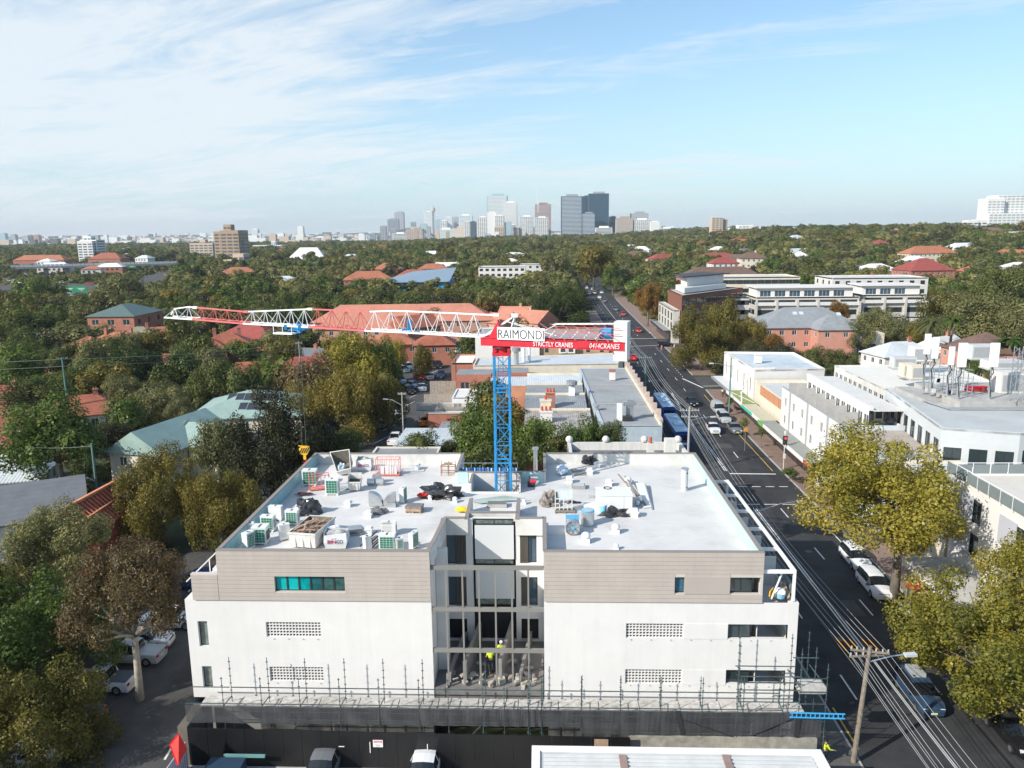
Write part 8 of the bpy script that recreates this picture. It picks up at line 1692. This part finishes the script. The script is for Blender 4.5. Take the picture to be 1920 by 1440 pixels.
carp('sedan', 'red', 1168,590,-90, 'small red car beyond the crossing, farther of two', name='moving_car'); carp('suv', 'grey', 1154,581,-90, 'dark grey car just ahead of the farther red one', name='moving_car'); carp('sedan', 'red', 1197,621,-92, 'bright red car stopped before the crossing', name='moving_car'); carp('suv', 'black', 1248,648,10, 'black wagon turning through the cross street', name='moving_car')
carp('sedan', 'red', 1187,672,88, 'dark red car in the shade behind the crane counterweight', name='moving_car')
for i, (px, py, c, hd) in enumerate([(1124,558, 'white', -90),(1115,550, 'silver', -90),(1100,541, 'white', 90),(1111,543, 'white', -90),(1106,551, 'silver', 90),(1133,565, 'grey', -90),(1128,549, 'white', -90),(1098,532, 'silver', 90),(1094,526, 'white', 90),(1118,537, 'silver', -90)]): carp('suv' if i % 3 else 'sedan', c, px, py, hd, 'far %s car in the distant road traffic, %s from the near end' % (c, NTH[sorted([558,550,541,543,551,565,549,532,526,537], reverse=True).index(py)]), group='distant traffic on the road', name='moving_car')
carp('sedan', 'white', 850,660,178, 'white and red car driving across the rear cross street', name='moving_car')
for px, py, c, kd, hd, lb in [(787,708, 'red', 'sedan', -60, 'red car parked in the rear car park'),(805,708, 'silver', 'sedan', -75, 'silver car parked right of the red one'),(827,705, 'navy', 'suv', -85, 'dark blue car parked nearest the shops in the car park'),(822,687, 'black', 'suv', -70, 'black wagon at the back of the car park'),(806,683, 'navy', 'sedan', -30, 'blue car behind the black wagon'),
        (774,724, 'paleblue', 'sedan', -50, 'pale blue car in the middle row of rear car park'),(791,729, 'white', 'sedan', -75, 'white car in the middle row of rear car park'),(766,735, 'black', 'suv', -60, 'black car left of the bay lines in rear lane'),(748,787, 'white', 'sedan', 92, 'white wagon seen from behind beside the street lamp'),(796,792, 'orange', 'sedan', 92, 'orange and black car under the yard wall'),(731,774, 'white', 'sedan', -60, 'white car half hidden under the orange plane tree'),
        (717,797, 'silver', 'sedan', 70, 'silver car in the shade of the plane trees'),(742,826, 'white', 'ute', 90, 'white utility just behind the parapet trees'),(757,695, 'silver', 'sedan', -60, 'silver car under the trees at left of car park'),(765,690, 'white', 'suv', -60, 'white car under the trees at left of car park'),(750,716, 'paleblue', 'suv', -60, 'pale car in deep shade left of the red car')]: carp(kd, c, px, py, hd, lb)
def ute(px, py, hd, lb, col='white'): return carp('ute', col, px, py, hd, lb, cat='utility truck', name='utility_truck')
u = ute(190,1283,176, 'white utility truck with letter P on its door beside tree trunk'); text_obj('P', u, 'door_letter', PT['blue'],(.45,.93,.55),(-1,0,0),(0,0,1),.3,.24, off=.03)
b = MB(); b.box(-2.45,-.95,-.75,.75,1.0,1.06); b.build('tray_cover', [mat('tray_grey', (.12,.14,.17))], u)
ute(245,1232,178, 'utility truck with grey canvas canopy behind the P truck', 'silver'); carp('sedan', 'white', 270,1205,5, 'white car with nose towards the lane in left car park'); ute(318,1168,182, 'white utility truck parked farthest up the left lane'); ute(120,1352,182, 'grey utility truck partly under the lower left tree', 'grey'); carp('sedan', 'white', 45,1425,175, 'white car mostly hidden in the bottom left corner'); carp('suv', 'navy', 372,1095,178, 'dark blue vehicle in deep shade beside the block')
for k in range(5): car('suv' if k % 2 else 'sedan', ['black', 'silver', 'grey', 'white', 'black'][k],-30.5+.2*k, 67+k*3.4,178, ['black car in deep shade of the left lane trees', 'silver car second in the shaded lane row', 'grey car third in the shaded lane row', 'white car fourth in the shaded lane row', 'black car last in the shaded lane row'][k])
carp('sedan', 'grey', 611,1436,90, 'grey car nosing in at the bottom edge before the hoarding'); carp('sedan', 'white', 798,1440,90, 'white car at the bottom edge before the hoarding')
for px, py, c in ((15,528, 'white'),(28,527, 'white'),(118,531, 'white'),(168,534, 'red'),(132,552, 'silver'),(140,556, 'white'),(8,530, 'silver')):
    p = G(px, py, 1.5); car('suv', c, p.x, p.y, 0, 'far %s car on the left freeway, %s car from the left edge' % (c, NTH[sorted([15,28,118,168,132,140,8]).index(px)]), z=1.55, group='cars on the left freeway', name='moving_car')
def bus(x, y, hd, label, L=12.2, col=(.01,.06,.30), roof=(.42,.58,.72)):
    t = local_thing('bus', label, 'bus', (x, y, .03), math.radians(hd)); BM = mat('bus_blue' if col[2] > .25 and col[0] < .1 else 'bus_white', col, rough=.3, spec=.6); RM = mat('bus_roof%d' % (col[0]*10), roof, rough=.4)
    b = MB(); S = [(-1.25,.35),(-1.27,1.0),(-1.25,2.6),(-1.1,2.92),(-.8,3.02),(.8,3.02),(1.1,2.92),(1.25,2.6),(1.27,1.0),(1.25,.35)]; k = len(S); e = [(-L/2,.97),(-L/2+.12,1),(L/2-.15,1),(L/2,.96)]
    V = [(x_, yy*s_, zz) for x_, s_ in e for yy, zz in S]; b.add(V, [(i*k+j, i*k+(j+1) % k, (i+1)*k+(j+1) % k, (i+1)*k+j) for i in range(3) for j in range(k) if j not in (3,4,5)]+[tuple(range(k)), tuple(range(3*k, 4*k))[::-1]]); b.build('body', [BM], t); b = MB(); b.add(V, [(i*k+j, (i+1)*k+j, (i+1)*k+(j+1) % k, i*k+(j+1) % k) for i in range(3) for j in (3,4,5)]); b.build('roof', [RM], t)
    g = MB()
    for s in (-1,1):
        for q in range(7): x0 = -L/2+.7+q*(L-1.3)/7; g.box(x0, x0+(L-1.3)/7-.12, s*1.262, s*1.285,1.35,2.45)
    g.each('side_window', [CGL], t); g = MB(); g.box(L/2-.06, L/2+.02,-1.05,1.05,1.2,2.5); g.build('windscreen', [CGL], t); g = MB(); g.box(-L/2-.02,-L/2+.05,-.9,.9,1.7,2.4); g.build('rear_window', [CGL], t); g = MB(); g.box(-L/2-.03,-L/2+.03,-.75,.75,.9,1.25); g.build('rear_panel', [WHITE], t)
    g = MB(); g.obox((-1.5,0,3.12),(2.4,1.5,.22)); g.obox((2.8,0,3.1),(1.2,1.2,.16)); g.each('roof_unit', [RM], t); w = MB(); [w.tube([(xx, s*1.02,.48),(xx, s*1.26,.48)],.48,14) for xx in (-L/2+3, L/2-2.6) for s in (-1,1)]
    w.p = []; o = w.build('wheels', [TYRE], t); o['kind'] = 'stuff'; return t
bus(21.3,122.4,90, 'blue bus with pale roof waiting at kerb, nearer of two'); bus(21.9,139.5,90, 'blue bus with pale roof waiting at kerb, farther of two'); p = G(27,529,3); bus(p.x, p.y, 0, 'long white bus on the far left freeway', 14,(.7,.7,.7),(.75,.75,.75))
# ================================================================ poles, wires, signals, booth
PW = mat('pole_timber', (0.22,0.185,0.15), var=.3, scale=4, bump=.5); PC = mat('pole_concrete', (0.36,0.38,0.36), var=.12); PGN = mat('pole_green', (0.12,0.22,0.19), var=.15); WIRE = mat('cable_grey', (0.30,0.31,0.31), rough=.5); ORG_ = mat('orange_sleeve', (0.55,0.27,0.05)); ISO = mat('insulator', (0.4,0.38,0.35))
def pole(label, x, y, h, m_=PW, arms=(), lamp=None, r=.16, z0=.14, name='power_pole', lean=0, cat='pole', top=None):
    t = thing(name, label, cat, (x, y, z0)); b = MB(); b.tube([(x, y, z0),(x+lean*.5, y, z0+h*.5),(x+lean, y, z0+h)], [r, r*.9, r*.7],10); b.build('shaft', [m_], t)
    for (dz, w, a) in arms:
        b = MB(); ca, sa = math.cos(a), math.sin(a); cx, cz = x+lean, z0+h-dz; b.bar((cx-ca*w/2, y-sa*w/2, cz),(cx+ca*w/2, y+sa*w/2, cz),.11,.11); b.build('crossarm', [m_], t); b = MB()
        for k in (-.47,-.33,-.16,.16,.33,.47): b.one(b.cyl, (cx+ca*w*k, y+sa*w*k),.05, cz+.06, cz+.24,6)
        b.each('insulator', [ISO], t)
    if lamp:
        dx, dy, dz, zz = lamp; b = MB(); b.tube([(x+lean, y, zz),(x+lean+dx*.6, y+dy*.6, zz+dz*.85),(x+lean+dx, y+dy, zz+dz)],.045,6); arm = b.build('lamp_arm', [GALV], t); b = MB(); b.obox((x+lean+dx*1.08, y+dy*1.08, zz+dz-.03),(.75,.32,.16), math.atan2(dy, dx)); b.build('lamp_head', [LGREY], arm)
    return t
P1 = (19.4,44.6,8.0); P2 = (19.9,104.5,8.9); P3 = (20.1,152,8.9)
pole('leaning timber power pole with street lamp at the lower right', 19.4,44.6,7.9, PW, ((.62,2.5,.1),(.35,2.2,-.2)),(2.4,.3,.35,7.0),.17, lean=.45)
pole('grey pole with crossarms and lamp beside the white roof corner', P2[0], P2[1],9.4, PC, ((.5,2.6,0),(1.4,2.2,0)),(3.1,.6,.4,7.6),.18); pole('dark green pole with crossarm beside the far bus', P3[0], P3[1],9.0, PGN, ((.5,2.4,0),), None, .16)
pole('power pole near the cross street left kerb', 21.6,215,9, PGN, ((.5,2.4,0),), None, .16); pole('steel lamp pole with long arm behind the pergola', 19.7,70.5,7.2, GALV, (),(4.2,.6,.9,7.0),.09, name='street_lamp', cat='street lamp'); p = G(1358,772,.14)
pole('tall green timber pole with lamp before the white corner hall', 33.5,139,10.5, PGN, (),(-3.2,0,.7,9.0),.15)
p = G(757,826,0); pole('curved street lamp pole beside the rear lane', p.x, p.y, 8.0, PC, ((.3,1.3,0),),(-2.6,.4,1.0,5.8),.13, name='street_lamp', cat='street lamp', z0=0); p = D(180,905,84); pole('green pole with lamp and wires in the dark left garden', p.x, 84,10.1, PGN, (),(-1.2,0,.4,5.6),.15, z0=0); a = p
p = D(116,670,128); pole('green pole carrying street wires over the left gardens', p.x, 128, p.z, PGN, ((.3,1.6,.5),), None, .16, z0=0); p2_ = D(560,640,160); pole('thin pole below the crane trolley', p2_.x, 160, p2_.z, PC, ((.4,1.4,.3),), None, .12, z0=0); p3_ = D(773,640,175); pole('slim green pole above the rear car park', p3_.x, 175,9.5, PGN, (), None, .12, z0=0); p4_ = D(843,645,150); pole('dark slim pole at the edge of the rear shops', -16.8,150,9, DARKF, (), None, .09, z0=0)
def wires(label, A, B, offs, sag, r=.022, m_=WIRE, n=14):
    t = thing('power_lines', label, 'power lines', tuple((Vector(A)+Vector(B))/2))
    for (ox, oz, ox2, oz2) in offs:
        pts = []
        for i in range(n+1): f = i/n; p = Vector(A).lerp(Vector(B), f)+Vector((ox+(ox2-ox)*f, 0, oz+(oz2-oz)*f-sag*4*f*(1-f))); pts.append(p)
        b = MB(); b.tube(pts, r, 4); b.build('wire', [m_], t)
    return t
PX = 19.85; o1 = [(-1.2,-.4,-1.2,-.4),(-.8,-.4,-.8,-.4),(-.4,-.4,-.4,-.4),(.4,-.4,.4,-.4),(.8,-.4,.8,-.4),(1.2,-.4,1.2,-.4),(-.6,-1.1,-.6,-1.2),(.0,-1.3,0,-1.4)]
wires('sagging bundle of power lines from timber pole back to grey pole', (PX, 44.6,7.9),(P2[0], P2[1],9.3), o1,1.5,.02); wires('power lines from the grey pole to the green pole by buses', (P2[0], P2[1],9.3),(P3[0], P3[1],8.9), o1[:6],1.3,.03); wires('power lines beyond the buses to the cross street', (P3[0], P3[1],8.9),(21.6,215,8.8), o1[:5],1.2,.035)
wires('power lines running from the timber pole towards the bottom edge', (PX, 44.6,7.9),(20.3,6,8.6), o1,.9,.016); wires('thick twin cables beside the near power lines', (PX+.3,44.6,7.0),(20.9,6,8.0), [(0,0,0,0),(.08,.02,.1,.02)],.7,.035); wires('thin service wire crossing the road by the timber pole', (PX, 44.6,5.6),(17.9,66,8.5), [(0,0,0,0)],.3,.012)
t = thing('cable_sleeves', 'orange insulating sleeves on wires beside the timber pole', 'cable sleeves', (PX, 46.5,7.4))
for ox in (-1.2,-.8,-.4,.4,.8): b = MB(); pts = [Vector((PX+ox+(P2[0]-PX)*f, 44.6+59.9*f, 7.5+1.4*f-6*f*(1-f))) for f in (.008,.02,.035)]; b.tube(pts, .028,6); b.build('sleeve', [ORG_], t)
wires('street wires strung above the left gardens', (p.x, 128, p.z-.3),(p2_.x, 160, p2_.z-.4), [(0,0,0,0),(.5,-1.2,.5,-1.2)],.6,.025, WIRE); wires('wires leaving the left picture edge from the garden pole', (p.x, 128, p.z-.3),(p.x-32,122, p.z+.2), [(0,0,0,0),(.4,-1.2,.4,-1.2)],.4,.025, WIRE); wires('wires from the dark garden pole to the green roof', (a.x, 84,9.9),(-55,97,5.5), [(0,0,0,0),(0,-.1,-16,1)],.4,.018, WIRE)
RL = bpy.data.materials.new('signal_red'); RL.use_nodes = True; RL.node_tree.nodes['Principled BSDF'].inputs['Base Color'].default_value = (.8,.02,.02,1); RL.node_tree.nodes['Principled BSDF'].inputs['Emission Color'].default_value = (1,.03,.03,1); RL.node_tree.nodes['Principled BSDF'].inputs['Emission Strength'].default_value = 2.5
def signal(label, x, y, h, two=False):
    t = thing('traffic_signal', label, 'traffic signal', (x, y, .14)); b = MB(); b.cyl((x, y),.07,.14, h+.9,8); b.build('pole', [LGREY], t); b = MB(); b.cyl((x, y),.12, h+.9, h+1.3,8); b.build('pole_cap', [WHITE], t)
    for k, dx in enumerate((0,-.5) if two else (0,)):
        b = MB(); b.box(x+dx-.26, x+dx+.26, y-.28, y-.12, h-.55, h+.55); b.box(x+dx-.33, x+dx+.33, y-.11, y-.09, h-.65, h+.65); hd = b.build('signal_head', [DARKF], t)
        for q, mm in ((.33, RL),(0, DARK),(-.33, DARK)): b = MB(); b.tube([(x+dx, y-.30, h+q),(x+dx, y-.285, h+q)],.13,12); b.build('lens', [mm], hd)
    b = MB(); b.box(x-.18, x+.18, y-.16, y-.08, h-2.6, h-1.9); b.build('push_box', [WHITE], t); return t
signal('red traffic signal on tall grey pole, farther from camera', 33.5,106.5,4.3); signal('red traffic signal beside the plane tree, nearer to camera', 34.0,94.5,4.0, True); signal('red traffic signal at the far cross street', 25.3,226,3.6)
p = G(1712,1142,.14); t = thing('phone_booth', 'phone booth with bright red roof in shade under the awning', 'phone booth', (p.x, p.y, .14)); b = MB()
for sx in (-.48,.48):
    for sy in (-.48,.48): b.bar((p.x+sx, p.y+sy, .14),(p.x+sx, p.y+sy, 2.2),.08)
b.build('booth_frame', [GREY], t)['kind'] = 'stuff'; b = MB(); b.box(p.x-.55, p.x+.55, p.y-.55, p.y+.55,2.2,2.45); b.build('booth_roof', [REDS], t); b = MB(); b.box(p.x-.44, p.x+.44, p.y+.46, p.y+.5,.3,2.15); b.build('booth_pane', [mat('booth_glass', (.10,.12,.12), rough=.1)], t); b = MB(); b.box(p.x-.2, p.x+.2, p.y+.2, p.y+.44,1.1,1.7); b.build('telephone', [DARKF], t); b = MB()
for sx in (-.25,.25): b.sphere((p.x+sx, p.y, 2.48),.07,8,5)
b.each('roof_lug', [WHITE], t)
for px, py, lb in ((1386,815, 'dark cafe bench on the footpath by the clipped trees'),(1372,768, 'black cafe tables outside the cream awning shops')):
    p = G(px, py, .14); t = local_thing('bench', lb, 'bench', (p.x+.8, p.y, .14),1.57); b = MB(); b.box(-.8,.8,-.25,.25,.4,.46); b.build('seat', [DARKF], t); b = MB(); b.box(-.8,.8,.22,.28,.5,.9); b.build('backrest', [DARKF], t); b = MB(); [b.box(x-.04, x+.04,-.2,.2,0,.4) for x in (-.7,.7)]; b.each('leg', [DARKF], t)
p = G(1425,842,.14); t = local_thing('parking_sign', 'small round orange topped sign pole by the cafe', 'sign', (*G(1396,845,.14)[:2],.14)); b = MB(); b.cyl((0,0),.04,0,3.2,6); b.build('post', [GALV], t); b = MB(); b.obox((0,-.06,3.3),(.6,.04,.6)); b.build('sign_plate', [ORG_], t)
# ================================================================ people
SKIN = mat('skin', (.42,.25,.17)); HV = mat('hi_vis_yellow', (.62,.78,.04), rough=.6); TRS = mat('dark_trousers', (.03,.035,.05)); HELM = mat('helmet', (.75,.75,.72), rough=.3); HAIR = mat('hair_dark', (.03,.02,.015))
def skin_body(name, V, E, R, parent, m_, sub=1):
    me = bpy.data.meshes.new(name); me.from_pydata(V, E, []); o = bpy.data.objects.new(name, me); COL.objects.link(o); s = o.modifiers.new('s', 'SKIN'); s.use_smooth_shade = True; u = o.modifiers.new('u', 'SUBSURF'); u.levels = u.render_levels = sub
    for v, r in zip(me.skin_vertices[0].data, R): v.radius = (r, r)
    me.skin_vertices[0].data[0].use_root = True; dg = bpy.context.evaluated_depsgraph_get(); m2 = bpy.data.meshes.new_from_object(o.evaluated_get(dg)); bpy.data.objects.remove(o); m2.materials.clear(); m2.materials.append(m_); m2.name = name; q = bpy.data.objects.new(name, m2); COL.objects.link(q); q.parent = parent; return q
def person(label, x, y, z, rz, top, trou=TRS, hat=None, bend=0.0, walk=.12, h=1.75, arm=.35):
    t = local_thing('person', label, 'person', (x, y, z), math.radians(rz)); k = h/1.75; cb, sb = math.cos(bend), math.sin(bend)
    def U(px, py, pz): dz = pz-.95; return ((px)*k, (py-dz*sb)*k if pz > .95 else py*k, (.95+dz*cb if pz > .95 else pz)*k)
    J_ = dict(pel=U(0,0,.95), sp=U(0,0,1.15), ch=U(0,.0,1.38), nk=U(0,0,1.5), hd=U(0,-.01,1.60), ht=U(0,-.01,1.70)); V = []; E = []; R = []; ix = {}
    def add(n_, p, r, par=None): ix[n_] = len(V); V.append(p); R.append(r*k); (E.append((ix[par], ix[n_])) if par else None)
    add('pel', J_['pel'],.14); add('sp', J_['sp'],.125, 'pel'); add('ch', J_['ch'],.15, 'sp'); add('nk', J_['nk'],.055, 'ch'); add('hd', J_['hd'],.10, 'nk'); add('ht', J_['ht'],.085, 'hd')
    legs = []
    for s, n_ in ((-1, 'l'),(1, 'r')):
        f = s*walk; add('sh'+n_, U(s*.19,0,1.42),.065, 'ch'); add('el'+n_, U(s*.26,-.05-arm*.2,1.15),.048, 'sh'+n_); add('wr'+n_, U(s*.24,-.1-arm*.6,.95+arm*.25),.033, 'el'+n_); add('pa'+n_, U(s*.24,-.13-arm*.75,.92+arm*.25),.036, 'wr'+n_)
        for q in range(4): add('f%s%d' % (n_, q), U(s*(.215+.018*q),-.19-arm*.8-.01*(q in (1,2)),.89+arm*.25),.010, 'pa'+n_)
        add('th'+n_, U(s*.205,-.16-arm*.75,.94+arm*.25),.011, 'wr'+n_); add('hp'+n_, U(s*.09,0,.88),.095, 'pel'); add('kn'+n_, U(s*.10,-f-.03,.5),.065, 'hp'+n_); add('an'+n_, U(s*.10, f*.8,.09),.045, 'kn'+n_); add('to'+n_, U(s*.11, f*.8-.17,.04),.04, 'an'+n_)
    skin_body('body', V, E, R, t, SKIN)
    names = ['pel', 'sp', 'ch', 'shl', 'ell', 'shr', 'elr', 'wrl', 'wrr']; iv = [ix[n_] for n_ in names]; mp = {a: i for i, a in enumerate(iv)}; skin_body('jacket', [V[i] for i in iv], [(mp[a], mp[b_]) for a, b_ in E if a in mp and b_ in mp], [R[i]*1.22 if names[j][:2] != 'wr' else R[i]*1.35 for j, i in enumerate(iv)], t, top)
    names = ['pel', 'hpl', 'knl', 'anl', 'hpr', 'knr', 'anr']; iv = [ix[n_] for n_ in names]; mp = {a: i for i, a in enumerate(iv)}; skin_body('trousers', [V[i] for i in iv], [(mp[a], mp[b_]) for a, b_ in E if a in mp and b_ in mp], [R[i]*1.18 for i in iv], t, trou)
    hp = Vector(J_['hd']); b = MB(); b.sphere(hp+Vector((0,.015,.06)),.125*k, 12,6,0,(1,1.1,.85)); b.build('helmet' if hat else 'hair', [hat or HAIR], t, smooth=True)
    b = MB(); b.sphere(hp+Vector((-.035,-.105,.02)),.012,6,4); b.sphere(hp+Vector((.035,-.105,.02)),.012,6,4); b.each('eye', [INK], t); b = MB(); b.sphere(hp+Vector((0,-.115,-.01)),.018,6,4); b.build('nose', [SKIN], t); return t
p = G(921,1262,4.12); person('worker in yellow hi-vis jacket stooping between the ramp walls', p.x, p.y, 4.12,200, HV, hat=HAIR, bend=.45); p = G(939,1250,4.12); person('worker in yellow hi-vis vest standing behind the crossbeam', p.x, p.y+.4,4.12,20, HV, hat=HELM, bend=.15)
p = G(1549,1438,.14); person('worker in lime hi-vis jacket on the dark footpath at bottom', p.x, p.y+.3,.14,100, HV, hat=HAIR, arm=.5)
WS = mat('white_shirt', (.7,.7,.7)); PS = mat('pink_shirt', (.6,.3,.28)); p = G(1351,744,.14); person('pedestrian in white on the right footpath below the grey awning', p.x+.4, p.y, .14,180, WS); p = G(1264,655,0); person('pedestrian in white crossing behind the black wagon', p.x, p.y, 0,90, WS, trou=WS); p = G(1240,658,0); person('pedestrian in pink crossing the far side street', p.x, p.y, 0,90, PS, trou=PS); p = G(1219,631,0); person('pedestrian in white waiting at the far corner', p.x, p.y, 0,30, WS); p = G(1239,618,.14); person('pedestrian in dark clothes by the far awning', p.x, p.y, .14,10, TRS)
p = D(832,712,163); person('person in hi-vis vest between the parked cars', p.x, 163,0,0, HV)
# ================================================================ the air
b = MB(); b.box(-11000,11000,-300,14000,-12,245); hz_ = b.mesh('haze', []); HM = bpy.data.materials.new('haze_air'); HM.use_nodes = True; nt = HM.node_tree; nt.nodes.clear(); pv = nt.nodes.new('ShaderNodeVolumePrincipled'); ou = nt.nodes.new('ShaderNodeOutputMaterial'); nt.links.new(pv.outputs[0], ou.inputs['Volume'])
pv.inputs['Color'].default_value = (0.80,0.88,0.95,1); pv.inputs['Density'].default_value = 7.5e-5; pv.inputs['Anisotropy'].default_value = 0.0; hz_.materials.append(HM); o = bpy.data.objects.new('haze', hz_); COL.objects.link(o); tag(o, 'pale morning haze filling the air above the suburb', 'haze', kind='stuff')
